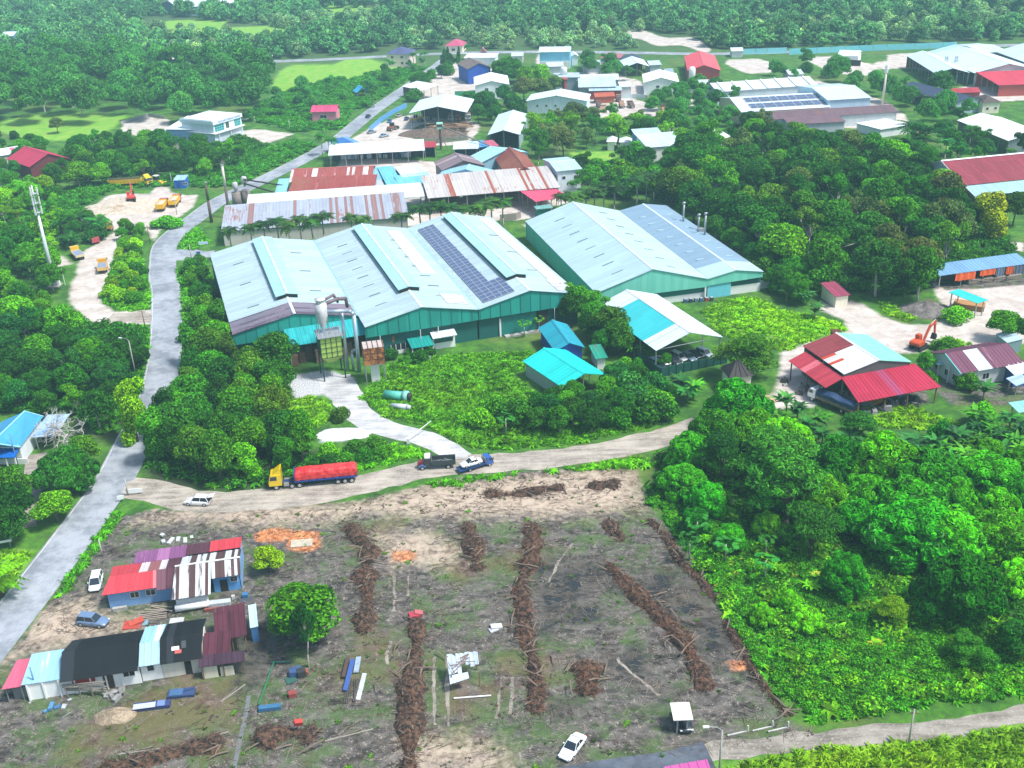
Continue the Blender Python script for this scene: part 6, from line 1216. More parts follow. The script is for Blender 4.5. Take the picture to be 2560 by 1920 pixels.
for i in range(3):      # mango: dense dome of leaf rosettes
    lb = [(0, 0, 3.9, 3.7, 3.6, 3.4)]+[(3.5*math.cos(k*.9+i)*rng.uniform(.8, 1.1), 3.5*math.sin(k*.9+i)*rng.uniform(.8, 1.1), rng.uniform(2., 4.4), *(lambda r: (r, r, r*.85))(rng.uniform(1.1, 1.9))) for k in range(7)]+[(2.3*math.cos(k*1.3+i), 2.3*math.sin(k*1.3+i), rng.uniform(5., 6.6), *(lambda r: (r, r, r*.8))(rng.uniform(1., 1.7))) for k in range(5)]+[(rng.uniform(-.8, .8), rng.uniform(-.8, .8), 7., 1.3, 1.3, 1.)]
    proto('mango', limbs('trunk', 8, .28, [(1.5, 0, 4), (-1.4, .8, 4.4), (0, -1.6, 4)], BARK, 0, .25), crown_mesh('crown', lb, 6600, .7, rosette=6, core=.8, mat=GLOSSY, zlo=-.6, asp=.42))
for i in range(3):      # vine-clad, shaggy columns
    lb = [(rng.gauss(0, .8), rng.gauss(0, .8), 1.2+k*.95, *(lambda r: (r, r, r*1.1))(rng.uniform(1.2, 2.1)*(1-.35*abs(k-4.)/5))) for k in range(9)]
    proto('vine', limbs('trunk', 10, .22, [(0, 0, 8)], BARK), crown_mesh('crown', lb, 3400, .42, core=.8, zlo=-.8))
for i in range(3):      # bushes, 3 m
    lb = rlobes(7, 1.5, .6, 2.1, .7, 1.15, .8)
    proto('bush', limbs('stem', 2, .07, [l[:3] for l in lb[:3]], BARK, 0, .2), crown_mesh('crown', lb, 1300, .34, core=.75, zlo=-.8))
for i in range(3):      # feathery tree in flat drooping tiers, 8 m
    lb = []
    for b in range(20):
        zz = 1.6+6.*math.sqrt(rng.random()); a = b*2.399; rr = (3.9*(1-(zz/8.6)**2)+.3)*rng.uniform(.5, 1.05); r = rng.uniform(.9, 1.5); lb.append((rr*math.cos(a), rr*math.sin(a), zz, r*1.15, r*1.15, r*.42))
    proto('feather', limbs('trunk', 8, .2, [l[:3] for l in lb[::2]], BARK, 0, .3), crown_mesh('crown', lb, 4200, .5, core=.55, asp=.26, zlo=-.3, out_w=.7))
def frond(V, Fc, T, base, a, L, up, droop, wd, nseg=7, tone=.5, slits_=True):
    d = np.array([math.cos(a), math.sin(a), 0]); s_ = np.array([-d[1], d[0], 0]); pts = []
    for k in range(nseg+1):
        t_ = k/nseg; pts.append(np.array(base)+d*L*t_*math.cos(up*(1-t_))+np.array([0, 0, L*(math.sin(up)*t_-droop*t_*t_)]))
    for k in range(nseg):
        t_ = (k+.5)/nseg; w_ = wd*math.sin(math.pi*min(.97, .12+.88*t_))**.7; w2 = wd*math.sin(math.pi*min(.99, .12+.88*(k+1.5)/nseg))**.7
        for sg in (-1, 1):
            n0 = len(V); dz = np.array([0, 0, -.35*w_ if slits_ else .15*w_]); g = .8 if slits_ else 1.
            V += [pts[k], pts[k]*(1-g)+pts[k+1]*g, pts[k]*(1-g)+pts[k+1]*g+s_*sg*w2+dz+d*(.25*wd if slits_ else 0), pts[k]+s_*sg*w_+dz+d*(.25*wd if slits_ else 0)]
            Fc.append([n0, n0+1, n0+2, n0+3]); T.append(min(1, max(0, tone+rng.uniform(-.2, .2))))
def fmesh(V, Fc, T, mat=None):
    me = bpy.data.meshes.new('crown'); me.from_pydata([list(map(float, p)) for p in V], [], Fc); me.materials.append(mat or GLOSSY)
    at = me.attributes.new('lv', 'FLOAT', 'FACE'); at.data.foreach_set('value', T); me.update(); return me
for i in range(3):      # palm 9 m
    V, Fc, T = [], [], []
    for k in range(23): frond(V, Fc, T, (0, 0, 7.6), k*2.399, rng.uniform(2.5, 3.3), rng.uniform(.0, 1.15), rng.uniform(.5, .9), .72, 9, rng.uniform(.2, .8))
    tr = MB().path([(0, 0, -.2), (.1*i, 0, 3), (0, .05, 6.6), (0, 0, 7.7)], [.24, .17, .15, .1], 8).mesh('trunk', PALEBARK, True); proto('palm', tr, fmesh(V, Fc, T))
for i in range(2):      # oil palm: short trunk, wide head
    V, Fc, T = [], [], []
    for k in range(26): frond(V, Fc, T, (0, 0, 3.6), k*2.399, rng.uniform(3.4, 4.4), rng.uniform(.1, 1.2), rng.uniform(.45, .75), .6, 9, rng.uniform(.15, .7))
    proto('oilpalm', MB().path([(0, 0, -.2), (0, 0, 3.7)], [.4, .33], 8).mesh('trunk', BARK, True), fmesh(V, Fc, T))
for i in range(3):      # banana, 4.5 m
    V, Fc, T = [], [], []
    for st in range(3):
        bx_, by_ = (rng.uniform(-.9, .9), rng.uniform(-.9, .9)) if st else (0, 0); hh = rng.uniform(1.6, 2.4)
        for k in range(7): frond(V, Fc, T, (bx_, by_, hh), k*2.399+st, rng.uniform(1.7, 2.4), rng.uniform(.65, 1.35), rng.uniform(.35, .75), .36, 6, rng.uniform(.2, .85) if k else 1., False)
    m = MB(); m.tube((0, 0, -.1), (0, 0, 2.2), .16, .1, 7); proto('banana', m.mesh('stem', paint((.2, .24, .08), .7), True), fmesh(V, Fc, T))
for i in range(2):      # papaya, 4 m
    V, Fc, T = [], [], []
    for k in range(16):
        a = k*2.399; L = rng.uniform(.7, 1.15); e = np.array([math.cos(a)*L, math.sin(a)*L, 3.3+rng.uniform(-.25, .7)])
        for j in range(5): frond(V, Fc, T, e, a+(j-2)*.6, rng.uniform(.45, .65), .1, .35, .16, 3, rng.uniform(.3, 1.), False)
    proto('papaya', MB().path([(0, 0, -.1), (.05, 0, 3.3)], [.11, .07], 7).mesh('trunk', PALEBARK, True), fmesh(V, Fc, T, LEAF))
# bare tree
def bare(seed, H=7., spread=1.):
    rr = random.Random(seed); m = MB()
    def grow(p, d, L, r, lev):
        e = p+d*L; m.tube(p, e, r, r*.62, 5 if lev < 2 else 3, False)
        if lev >= 5 or r < .012: return
        for _ in range(3 if lev > 0 else 5):
            nd = (d*.75+Vector((rr.gauss(0, .55)*spread, rr.gauss(0, .55)*spread, rr.gauss(.05, .4)))).normalized(); grow(p.lerp(e, rr.uniform(.7, 1.)), nd, L*rr.uniform(.62, .85), r*.6, lev+1)
    grow(Vector((0, 0, -.2)), Vector((0, 0, 1)), H*.26, H*.028, 0); return m
GREENS = {'deep': (.028, .16, .012), 'mid': (.05, .24, .01), 'bright': (.1, .36, .008), 'yellow': (.2, .42, .006), 'olive': (.09, .24, .014), 'blue': (.03, .19, .04), 'grey': (.14, .23, .07), 'lime': (.18, .46, .008)}
TREES = []; MASS = []
NAMES = {'wood': 'broadleaf_tree', 'airy': 'slender_tree', 'mango': 'mango_tree', 'vine': 'vine_clad_tree', 'bush': 'bush', 'feather': 'feathery_tree', 'palm': 'palm_tree', 'oilpalm': 'oil_palm', 'banana': 'banana_plant', 'papaya': 'papaya_tree'}
CATS = {'bush': 'bush', 'palm': 'palm', 'oilpalm': 'palm', 'banana': 'banana plant'}
BASEH = {'wood': 10, 'airy': 10, 'mango': 8, 'vine': 10, 'bush': 3, 'feather': 8, 'palm': 9, 'oilpalm': 5, 'banana': 4, 'papaya': 4}
def plant(kind, x, y, H, tint, label=None, group=None, wide=1., var=None, gz=0.):
    tr, cr_ = PROTO[kind][rng.randrange(len(PROTO[kind])) if var is None else var]; s = H/BASEH[kind]; wide *= rng.uniform(.82, 1.22)
    r = thing(NAMES[kind], label, CATS.get(kind, 'tree'), (x, y, gz), rng.uniform(0, 6.283), group)
    r.scale = (s*wide*rng.uniform(.92, 1.1), s*wide*rng.uniform(.92, 1.1), s)
    link('stem' if kind in ('bush', 'banana') else 'trunk', tr, r); c = link('crown', cr_, r)
    g = GREENS[tint] if isinstance(tint, str) else tint; j = rng.uniform(.88, 1.14); c.color = (g[0]*j*rng.uniform(.85, 1.2), g[1]*j, g[2]*j, 1)
    TREES.append((x, y, H)); return r
def crown_at(kind, px, H, tint, label, k=.6, **kw):
    p = P(px, H*k); return plant(kind, p.x, p.y, H, tint, label, **kw)
def pip(x, y, w2):
    c = False
    for i in range(len(w2)):
        a, b = w2[i], w2[i-1]
        if (a[1] > y) != (b[1] > y) and x < (b[0]-a[0])*(y-a[1])/(b[1]-a[1])+a[0]: c = not c
    return c
RCN = np.array([(p.x, p.y) for p in RC+RC2])
def blocked(x, y, road=6.8): return any(pip(x, y, k) for k in FOOT) or ((RCN[:, 0]-x)**2+(RCN[:, 1]-y)**2).min() < road*road
def wood(px, kinds, hr, gap, tints, what, place, group, mass=False):
    """a stand of trees scattered inside an outline drawn round its crowns; labels count along each row from the left"""
    hm = sum(hr)/2; w2 = [P(p, hm*.45)[:2] for p in px]; xs = [p[0] for p in w2]; ys = [p[1] for p in w2]; got = []
    for _ in range(6000):
        x = rng.uniform(min(xs), max(xs)); y = rng.uniform(min(ys), max(ys))
        if pip(x, y, w2) and not blocked(x, y) and all((x-a)**2+(y-b)**2 > gap*gap for a, b in got): got.append((x, y))
    got.sort(key=lambda p: p[1]); out = []
    if mass:
        MASS.extend((x, y, rng.uniform(*hr)/9.) for x, y in got); return out
    per = max(4, round(math.sqrt(len(got)*2.2))); nrow = max(1, round(len(got)/per)); per = math.ceil(len(got)/nrow)
    for r_ in range(nrow):
        row = sorted(got[r_*per:(r_+1)*per])
        for i, (x, y) in enumerate(row):
            kd = rng.choice(kinds); tn = rng.choice(tints); rn = ['front row', 'second row', 'third row', 'fourth row', 'fifth row', 'sixth row', 'seventh row', 'eighth row'][min(r_, 7)]
            lab = f"{what}, {ORD[min(i+1, 20)]} from left in {rn} {place}"
            out.append(plant(kd, x, y, rng.uniform(*hr), tn, lab, group))
    return out
wood(Qs([(395,700),(480,690),(530,740),(600,770),(605,850),(590,900),(660,950),(680,990),(560,1030),(420,1025),(330,1000),(310,950),(340,880),(375,790)]), ['wood', 'vine', 'wood', 'vine'], (7.5, 11.5), 4.7, ['deep', 'mid', 'mid', 'olive', 'bright'], 'vine hung tree', 'beside road bend', 'trees between the road and the green factory')
wood(Qs([(388,600),(430,560),(450,640),(470,700),(405,700)]), ['bush', 'wood'], (3.5, 5.5), 3.2, ['mid', 'bright', 'deep'], 'low tree', 'left of green factory', 'low trees along the factory side')
wood(Qs([(-60,520),(60,500),(110,560),(110,640),(150,735),(305,745),(310,790),(290,850),(255,920),(150,880),(-60,850)]), ['wood', 'airy', 'wood', 'mango'], (6, 9.5), 5.6, ['mid', 'bright', 'bright', 'deep', 'blue'], 'green tree', 'left of main road', 'trees left of the main road')
wood(Zs(1, [(-50,1260),(60,1230),(180,1150),(330,1180),(420,1250),(380,1400),(250,1500),(330,1646),(-50,1646)]), ['bush', 'airy', 'wood'], (4, 7), 6., ['bright', 'lime', 'mid'], 'light green tree', 'near the white mast', 'trees round the white mast')
wood(C7([(20,640),(330,560),(600,640),(640,740),(400,800),(300,850),(60,900)]), ['wood', 'bush', 'oilpalm'], (4, 6.5), 5., ['mid', 'deep', 'blue'], 'dark bushy tree', 'beside the sand yard', 'trees beside the sand yard')
wood(C7([(810,700),(1080,720),(1030,1000),(1000,1380),(940,1560),(580,1560),(660,1350),(720,1050)]), ['bush', 'wood'], (3, 4.6), 3.4, ['bright', 'mid', 'lime', 'yellow'], 'trimmed looking bush', 'between yard and road', 'bushes between the sand yard and the road')
wood(Zs(1, [(480,1060),(470,980),(560,890),(1000,900),(1080,950),(1540,950),(1560,1010),(1380,1080),(1100,1090),(800,1110),(600,1130),(450,1160),(260,1170),(300,1130)]), ['wood', 'wood', 'airy'], (7.5, 10.5), 7.2, ['mid', 'deep', 'deep', 'bright'], 'dense tree', 'below the office', 'trees between the office and the sand yard')
wood(Zs(1, [(-40,880),(160,880),(350,930),(180,1050),(120,1180),(-40,1180)]), ['wood'], (6, 8), 8.5, ['deep', 'blue', 'mid'], 'dark tree', 'beside the pink gable house', 'trees round the pink gable house')
wood(Zs(1, [(-60,380),(400,320),(900,360),(1500,400),(1720,460),(1680,580),(1640,660),(1300,690),(800,700),(400,700),(-60,700)]), ['wood', 'airy', 'wood', 'wood'], (12, 19), 14.5, ['deep', 'blue', 'mid', 'blue', 'grey'], 'tall tree', 'behind the office', 'tall trees behind the office', mass=True)
wood(Zs(1, [(1560,640),(1750,600),(1900,540),(2150,520),(2180,640),(1900,720),(1600,740)])+Zs(2, [(150,560),(330,520),(400,470),(340,600),(120,620)]), ['wood', 'bush'], (5, 8), 12., ['mid', 'deep', 'bright'], 'scattered tree', 'on the slope by main road', 'trees on the slope left of the main road', mass=True)
wood(Qs([(1440,430),(1490,330),(1540,290),(1640,270),(1700,300),(1800,330),(2000,360),(2050,430),(2090,500),(1990,600),(1900,600),(1760,580),(1640,520),(1560,460)]), ['wood', 'airy', 'wood', 'airy', 'wood'], (11, 16), 8.3, ['mid', 'deep', 'deep', 'olive', 'grey', 'bright'], 'forest tree', 'right of pale factory', 'wood right of the pale factory')
wood(Qs([(1540,500),(1600,520),(1700,570),(1790,600),(1700,630),(1640,560)]), ['wood', 'mango', 'bush'], (6, 8.5), 6.2, ['bright', 'mid', 'deep'], 'low edge tree', 'beside blue factory bay', 'edge trees beside the blue factory bay')
wood(Zs(2, [(1160,780),(1330,790),(1600,720),(1900,760),(2120,770),(2200,830),(1900,870),(1500,890),(1480,940),(1380,1000),(1250,1000),(1150,900)]), ['wood', 'airy', 'wood'], (8, 11.5), 8.2, ['mid', 'bright', 'deep', 'grey', 'lime'], 'rounded tree', 'before the wide white hall', 'trees in front of the wide white hall')
wood(Zs(2, [(1520,1020),(1700,1060),(1860,960),(2000,960),(2200,920),(2212,1150),(2050,1180),(1800,1230),(1560,1200)]), ['wood', 'bush', 'airy'], (6, 10), 7.5, ['bright', 'mid', 'deep', 'lime'], 'leafy tree', 'behind tall palms', 'trees behind the tall palms')
wood(Zs(3, [(600,420),(850,400),(1150,480),(1300,560),(1460,520),(1750,560),(1600,640),(1900,700),(1900,820),(1640,860),(1500,700),(1330,620),(1000,520),(620,480)]), ['wood', 'wood', 'bush'], (7, 11), 11., ['mid', 'blue', 'deep', 'bright'], 'distant tree', 'among far right works', 'trees among the far right works', mass=True)
wood(Zs(3, [(0,560),(120,520),(260,560),(420,700),(560,740),(620,790),(300,830),(0,830)]), ['wood', 'airy', 'oilpalm'], (6, 9), 9., ['mid', 'blue', 'deep'], 'mid distance tree', 'left of solar hall', 'trees left of the solar hall', mass=True)
wood(Zs(3, [(1480,880),(1640,860),(1900,850),(2080,900),(2212,960),(2212,1010),(1700,1030),(1500,1000)]), ['wood', 'airy', 'palm'], (7, 11), 9., ['deep', 'blue', 'mid'], 'tree', 'above the rust red hangar', 'trees above the rust red hangar')
wood(Zs(2, [(820,640),(900,640),(1100,620),(1200,660),(1180,740),(1000,760),(850,720)]), ['wood'], (8, 11), 8., ['deep', 'blue'], 'dark tree', 'right of open timber shed', 'dark trees right of the open timber shed')
wood(Zs(2, [(440,560),(530,540),(540,590),(460,610)])+Zs(2, [(640,470),(720,430),(700,400),(620,440)]), ['wood', 'bush'], (6, 9), 8., ['deep', 'mid'], 'dark tree', 'along the far main road', 'dark trees along the far main road')
wood(Zs(2, [(1530,380),(1700,380),(1830,440),(1900,470),(1700,480),(1550,440)]), ['wood', 'oilpalm'], (7, 10), 10., ['blue', 'mid'], 'palm like tree', 'behind far yard', 'trees behind the far yard', mass=True)
wood(Zs(2, [(1950,680),(2100,600),(2212,610),(2212,700),(2100,740)]), ['wood', 'bush'], (6, 9), 9., ['mid', 'bright'], 'tree', 'at edge of machine yard', 'trees at the edge of the machine yard', mass=True)
wood(Zs(2, [(300,420),(560,400),(500,470),(350,560),(200,560)]), ['bush', 'wood'], (4, 7), 10., ['mid', 'bright'], 'low tree', 'on bank of far main road', 'trees on the bank of the far main road', mass=True)
# thicket behind the gravel drive
wood(Zs(5, [(1330,900),(1650,800),(1900,760),(2180,900),(2180,1000),(1900,1060),(1450,1080),(1250,1060),(880,1090),(820,1040),(900,960),(1200,960)]), ['wood', 'bush', 'mango', 'wood'], (4.2, 6.2), 3.7, ['bright', 'mid', 'deep', 'blue'], 'thicket tree', 'beside curving track', 'thicket beside the curving track')
wood(Zs(5, [(10,1230),(120,1200),(250,1210),(300,1300),(140,1360),(10,1340)])+Zs(4, [(2000,1260),(2212,1230)]), ['bush'], (2.5, 4.), 3., ['mid', 'deep', 'bright'], 'verge bush', 'right of the red sheeted lorry', 'bushes right of the red sheeted lorry')
wood(Zs(5, [(290,600),(420,580),(600,600),(620,640),(350,680)]), ['bush'], (2, 3.2), 3.2, ['mid', 'deep'], 'wall bush', 'before green factory front', 'bushes before the green factory front')
# single trees
def single(kind, px, H, tint, label, k=.6, **kw): return crown_at(kind, px, H, tint, label, k, **kw)
p = P(z(4,885,1195)); plant('vine', p.x, p.y, 13.5, 'yellow', 'tall narrow creeper covered column tree beside the road', wide=.72, var=0)
single('wood', z(7,1930,620), 8., 'bright', 'large bright green round tree right of the long houses', .62, wide=1.5)
single('wood', z(7,1715,290), 4.5, 'yellow', 'small yellow green tree at the end of striped roof house', .6, wide=1.3)
p = P(z(7,1985,1000)); plant('airy', p.x, p.y, 11., 'blue', 'slender pale trunked tree in front of the large round tree', wide=.5, var=1)
single('mango', ch(830,900), 8.5, (.03,.17,.02), 'dome shaped glossy tree beside the house lane', .5, wide=1.05)
single('wood', ch(700,1350), 6., 'bright', 'tree with yellow green top below the dome shaped tree', .6, wide=1.1); single('wood', ch(110,1080), 8., 'mid', 'tree with yellow blossom at left picture edge', .6); single('wood', ch(160,1330), 9., 'deep', 'dark tree at left edge beside the house lane', .6); single('wood', ch(60,1560), 7., 'deep', 'dark tree at the lower left edge', .6); single('oilpalm', z(7,-20,430), 4.5, 'bright', 'yellow green palm at left picture edge below the lane', .7)
single('wood', ch(1080,640), 7., 'olive', 'reddish green tree behind the dome shaped tree', .6)
dp = P(z(6,430,810)); plant('feather', dp.x, dp.y, 10., (.06,.2,.012), 'broad drooping tree standing over the old stone hut', wide=1.25, var=0); plant('feather', dp.x-1.2, dp.y+1.5, 8.5, (.07,.2,.014), 'lower drooping tree behind the old stone hut', wide=1.3, var=1)
MANGO = [('mango',6,380,970,400),('mango',6,230,1120,330),('mango',6,470,1110,300),('mango',6,690,1190,330),('mango',6,1000,1330,380),('mango',6,1330,1350,480),('mango',6,1580,1440,440),('mango',6,1980,1420,330),('mango',6,2150,1520,300),('feather',6,640,1340,430),('feather',6,270,1310,360),('feather',6,700,1520,560),('feather',6,1140,1110,230),('mango',6,170,1560,280),('mango',6,1480,1610,430),('mango',6,60,1260,300),('mango',6,1760,1590,380),('mango',6,930,1560,330),('mango',6,1180,1560,330),('mango',6,2060,1640,330),('mango',9,1060,400,340),('mango',9,530,660,180),('mango',9,690,570,200),('mango',9,800,680,190),('mango',9,1800,480,520),('mango',9,1480,120,460),('mango',9,1760,160,420),('mango',9,2060,150,380),('mango',9,2160,430,300),('bush',9,1170,680,130),('feather',9,1370,650,230),('feather',9,1830,880,240),('mango',9,330,170,230),('mango',9,560,90,230),('feather',9,850,150,380),('mango',9,1130,40,300),('bush',9,240,330,120),('bush',9,1350,280,160),('wood',9,2170,820,200),('wood',9,1960,960,160),('mango',6,20,1450,260),('mango',9,100,60,220),('mango',6,1990,1260,200),('bush',6,1690,1110,200),('bush',6,1940,1000,220),('mango',6,2190,1330,240)]
WHERE = {6: 'in the orchard below the workshop', 9: 'in the overgrown plot at lower right'}
cnt = {}
for kd, k, x, y, wz_ in sorted(MANGO, key=lambda m: (m[1], m[2])):
    cnt[(kd, k)] = cnt.get((kd, k), 0)+1; n = cnt[(kd, k)]
    ppm = 9.5 if k == 6 else 15.; ppm = (z(k,x,y)[1]+312)*.00943; Wm = wz_*.389/ppm; bw = {'mango': 9.2, 'feather': 8.6, 'bush': 4.4, 'wood': 8.}[kd]; s = Wm/bw
    lab = f"{ {'mango': 'dense glossy dome tree', 'feather': 'feathery layered tree', 'bush': 'low rounded bush', 'wood': 'leafy tree'}[kd]}, {ORD[min(n,20)]+' from left' if n <= 20 else 'at the far right end'} {WHERE[k]}"
    single(kd, z(k,x,y), BASEH[kd]*s, rng.choice([(.035,.28,.012),(.07,.36,.01),(.12,.46,.008)] if kd in ('mango', 'bush') else [(.05,.26,.02),(.035,.2,.02)]) if not (kd == 'feather' and x == 1370) else 'lime', lab, .5, group='orchard trees at lower right')
BAN = [(6,690,920),(6,640,1020),(6,880,1040),(6,920,1140),(6,1110,1160),(6,1520,1180),(6,1700,1230),(6,1850,1280),(6,1900,1100),(6,2000,1060),(6,2080,1150),(6,2180,1100),(6,2100,1240),(6,2200,1250),(6,1950,1180),(6,1780,1150),(6,1900,1010),(6,2040,1300),(6,1640,1190),(6,1950,1310),(6,2160,1180),(6,1820,1200),(6,2010,1120),(6,1480,1210),(6,820,1080),(6,1180,1200),(6,760,980),(6,1960,850),(6,2130,1040),(6,1750,1290),(6,20,810),(6,90,840),(6,50,880)]
for i, (k, x, y) in enumerate(sorted(BAN, key=lambda b: b[1])): single('banana', z(k,x,y), rng.uniform(3.8, 5.2), rng.choice([(.03,.17,.04),(.03,.15,.05),(.06,.25,.02)]), f"banana plant with broad leaves below the workshop, {ORD[i+1] if i < 20 else str(i+1)+'th'} from left", .6, group='banana plants below the workshop')
for i, (k, x, y) in enumerate([(6,690,230),(6,750,210),(6,820,250),(6,870,340)]): single('banana', z(k,x,y), 4.6, (.035,.13,.045), f"banana plant beside the plum roofed hut, {ORD[i+1]} from left", .6, group='banana plants by the hut')
single('banana', c6(960,1310), 4., 'bright', 'single banana plant left of the open car shed', .6)
for i, (k, x, y) in enumerate([(9,65,180),(9,300,205),(9,560,180),(9,555,310),(9,115,60)]): single('papaya', z(k,x,y), 4.4, 'blue', f"papaya tree with pale stem at the field edge, {['leftmost nearer', 'third from left', 'upper right', 'lower right', 'leftmost farther'][i]}", .85, group='papaya trees at the field edge')
for i, (a, b) in enumerate([(1480,1040),(1615,1000)]): single('papaya', c5(a,b), 4., 'mid', ['papaya before the green sliding door, left of the doorway', 'papaya directly before the dark factory doorway'][i], .85)
single('papaya', z(5,1065,1050), 4.6, 'blue', 'grey green papaya standing out of the thicket', .8)
for i, (x, y) in enumerate([(680,250),(635,370),(850,480),(160,170)]): single('banana', z(9,x,y), 2.6, 'bright', f"broad leaved taro plant in the overgrown plot, {['upper middle', 'pale upright one', 'beside the dome tree', 'farthest left'][i]}", .6)
for i, (x, y, H, kd, tn) in enumerate([(320,880,8.5,'airy','mid'),(430,950,9.,'wood','deep'),(560,910,10.,'airy','mid'),(640,1030,9.,'wood','mid'),(760,1080,9.5,'wood','olive'),(560,1110,7.,'wood','deep'),(820,1180,8.,'wood','mid'),(700,1230,6.,'wood','deep'),(1220,1400,4.,'wood','mid'),(980,1430,3.6,'bush','mid'),(880,1420,3.,'bush','bright')]):
    single(kd, c6(x,y), H, tn, f"tree between the green factory and car shed, {ORD[i+1]} of the clump", .62, group='clump between factory and car shed')
single('vine', z(3,2020,1390), 14., (.4,.56,.008), 'bright yellow green creeper covered tree below the rust hangar', .5, wide=1.15)
for i, (x, y, H) in enumerate([(1890,1400,9),(2160,1330,10),(1640,1580,8)]): single('wood', z(3,x,y), H, ['deep', 'olive', 'deep', 'mid', 'mid'][i], f"dark tree round the yellow creeper tree, {ORD[i+1]} of the ring", .55, group='trees round the yellow creeper tree')
single('mango', z(2,1075,440), 13., 'mid', 'wide dark dome tree beside the brown gable shed', .55, wide=1.25)
for i, (x, y) in enumerate([(1190,480),(1290,470),(1180,560),(1290,560),(1380,540)]): single('wood', z(2,x,y), 11., ['lime', 'lime', 'grey', 'grey', 'grey'][i], f"pale green spreading tree left of the flat roofed block, {ORD[i+1]} of five", .6, wide=1.1, group='pale spreading trees in the works')
for i, (x, y) in enumerate([(672,380),(692,370),(765,372)]): single('vine', z(2,x,y), 12., 'deep', f"narrow dark cypress at the junction, {ORD[i+1]} from left", .5, wide=.38, group='cypresses at the junction')
single('bush', z(6,1780,370), 4., 'bright', 'bright round bush in front of the turquoise canopy', .5, wide=1.3); single('wood', z(6,2090,440), 7., 'bright', 'bright green tree at the right edge of sandy yard', .55); single('wood', z(6,2180,470), 6., 'deep', 'dark tree behind the tilted metal shack', .55); single('wood', z(6,1580,680), 5., 'mid', 'tree between workshop and grey block house', .55); single('bush', z(6,1720,560), 3., 'bright', 'bush beside the orange excavator', .5, wide=1.5); single('bush', z(6,1860,800), 4., 'bright', 'bush in front of the grey block house', .5); single('bush', z(6,1600,780), 3.5, 'mid', 'bush at the right end of the red awning', .5); single('bush', c7(1330,640), 3.2, 'bright', 'grassy bush island beside the sand yard exit', .45, wide=2.2); single('wood', z(1,360,800), 7., 'grey', 'lone grey green tree on the pale field', .55); single('bush', z(4,2180,1010), 3., 'olive', 'olive bush on rough ground left of the gravel drive', .5)
# palms
def cp(x, y): return (560+x/2.458, 380+y/2.458)
for i, (x, y) in enumerate(sorted([(30,480),(160,460),(240,440),(320,425),(390,450),(460,410),(530,425),(600,390),(780,400),(860,410),(1090,390),(1200,345),(1260,330),(1330,320),(1390,335),(1510,350),(1590,330),(1640,300),(1710,300),(2070,270),(2135,265)])): single('palm', cp(x, y), rng.uniform(10., 11.5), rng.choice([(.02,.09,.015),(.03,.11,.015),(.04,.13,.02)]), f"palm in the row behind the green factory, {ORD[i+1] if i < 20 else 'last'} from left", .84, group='palms behind the green factory')
for i, (x, y) in enumerate([(1580,1225),(1640,1225),(1700,1200),(1765,1200),(1910,1150),(1970,1130),(2020,1120)]): single('palm', z(2,x,y), 11., (.03,.1,.025), f"tall pale trunked palm behind the pale factory, {ORD[i+1]} from left", .84, group='tall palms behind the pale factory')
for i, (x, y, k) in enumerate([(2060,880,1),(2130,900,1),(210,590,2),(1080,620,2),(470,350,2),(540,345,2),(820,300,2),(2100,840,3),(1500,800,3),(1540,880,3),(1470,900,3)]): single('palm' if k != 3 or x > 2000 else 'oilpalm', z(k,x,y), 9. if k != 3 else 8., 'deep', ['left of two palms beside the main road', 'right of two palms beside the main road', 'squat palm beside the blue tarpaulin tent', 'tall palm in front of the white two storey hall', 'left palm by the two storey house', 'right palm by the two storey house', 'palm right of the junction bungalow', 'large palm at the white roof near right edge', 'oil palm beside the white low block', 'oil palm below the white low block', 'oil palm left of the pool of grass'][i], .8)
for i, (px, H, s, lb) in enumerate([(ch(900,640), 13., 1.35, 'leafless pale tree in front of the blue roofed house'), (z(1,290,720), 16., 1.1, 'bare grey tree at the front of the upper left wood'), (z(6,1540,170), 5., 1.2, 'dead bare shrub at the left end of the market stall'), (z(3,900,1300), 15., 1., 'bare grey tree in the middle of the right hand wood'), (z(3,720,1210), 14., 1., 'bare pale tree left of middle in the right hand wood'), (z(3,1180,1420), 14., .9, 'pale dead tree at the front of the right hand wood'), (z(1,1200,1050), 12., 1., 'bare branched tree in the stand below the office'), (z(1,530,740), 13., 1., 'thin bare tree at the upper left wood edge')]):
    p = P(px); r = thing('bare_tree', lb, 'tree', (p.x, p.y, 0)); bare(11+i, H, s).build('branches', paint((.5,.48,.44), .8, dirt=.3, name='dead_wood'), r)
# ------------------------------------------------------------------ uncountable cover: weeds, grass, far forest (one object each, leaf clumps set out on points)
def clump(kind, seed):
    V, Fc, T = [], [], []; rr = random.Random(seed)
    if kind == 'tuft':
        for k in range(16):
            a = rr.uniform(0, 6.28); L = rr.uniform(.35, .8); b = np.array([rr.uniform(-.25, .25), rr.uniform(-.25, .25), 0]); d = np.array([math.cos(a), math.sin(a), 0]); s_ = np.array([-d[1], d[0], 0])*.07; n0 = len(V)
            V += [b-s_, b+s_, b+d*L*.5+s_*.7+np.array([0, 0, L*.7]), b+d*L*.95+np.array([0, 0, L*.75])]; Fc.append([n0, n0+1, n0+2, n0+3]); T.append(rr.random())
    elif kind == 'fern':
        for k in range(12): frond(V, Fc, T, (rr.uniform(-.2, .2), rr.uniform(-.2, .2), .05), k*2.4, rr.uniform(.6, 1.1), rr.uniform(.5, 1.2), rr.uniform(.5, .9), .2, 3, rr.uniform(.2, .9), False)
    return fmesh(V, Fc, T, LEAF)
def pobj(me): return bpy.data.objects.new('clump_'+me.name, me)
MOUND = [crown_mesh('mound', [(0, 0, .35, .8, .8, .55), (.5, .3, .3, .5, .5, .4), (-.4, .3, .4, .5, .5, .45)], 110, .27, core=.7, zlo=-.1) for _ in range(3)]
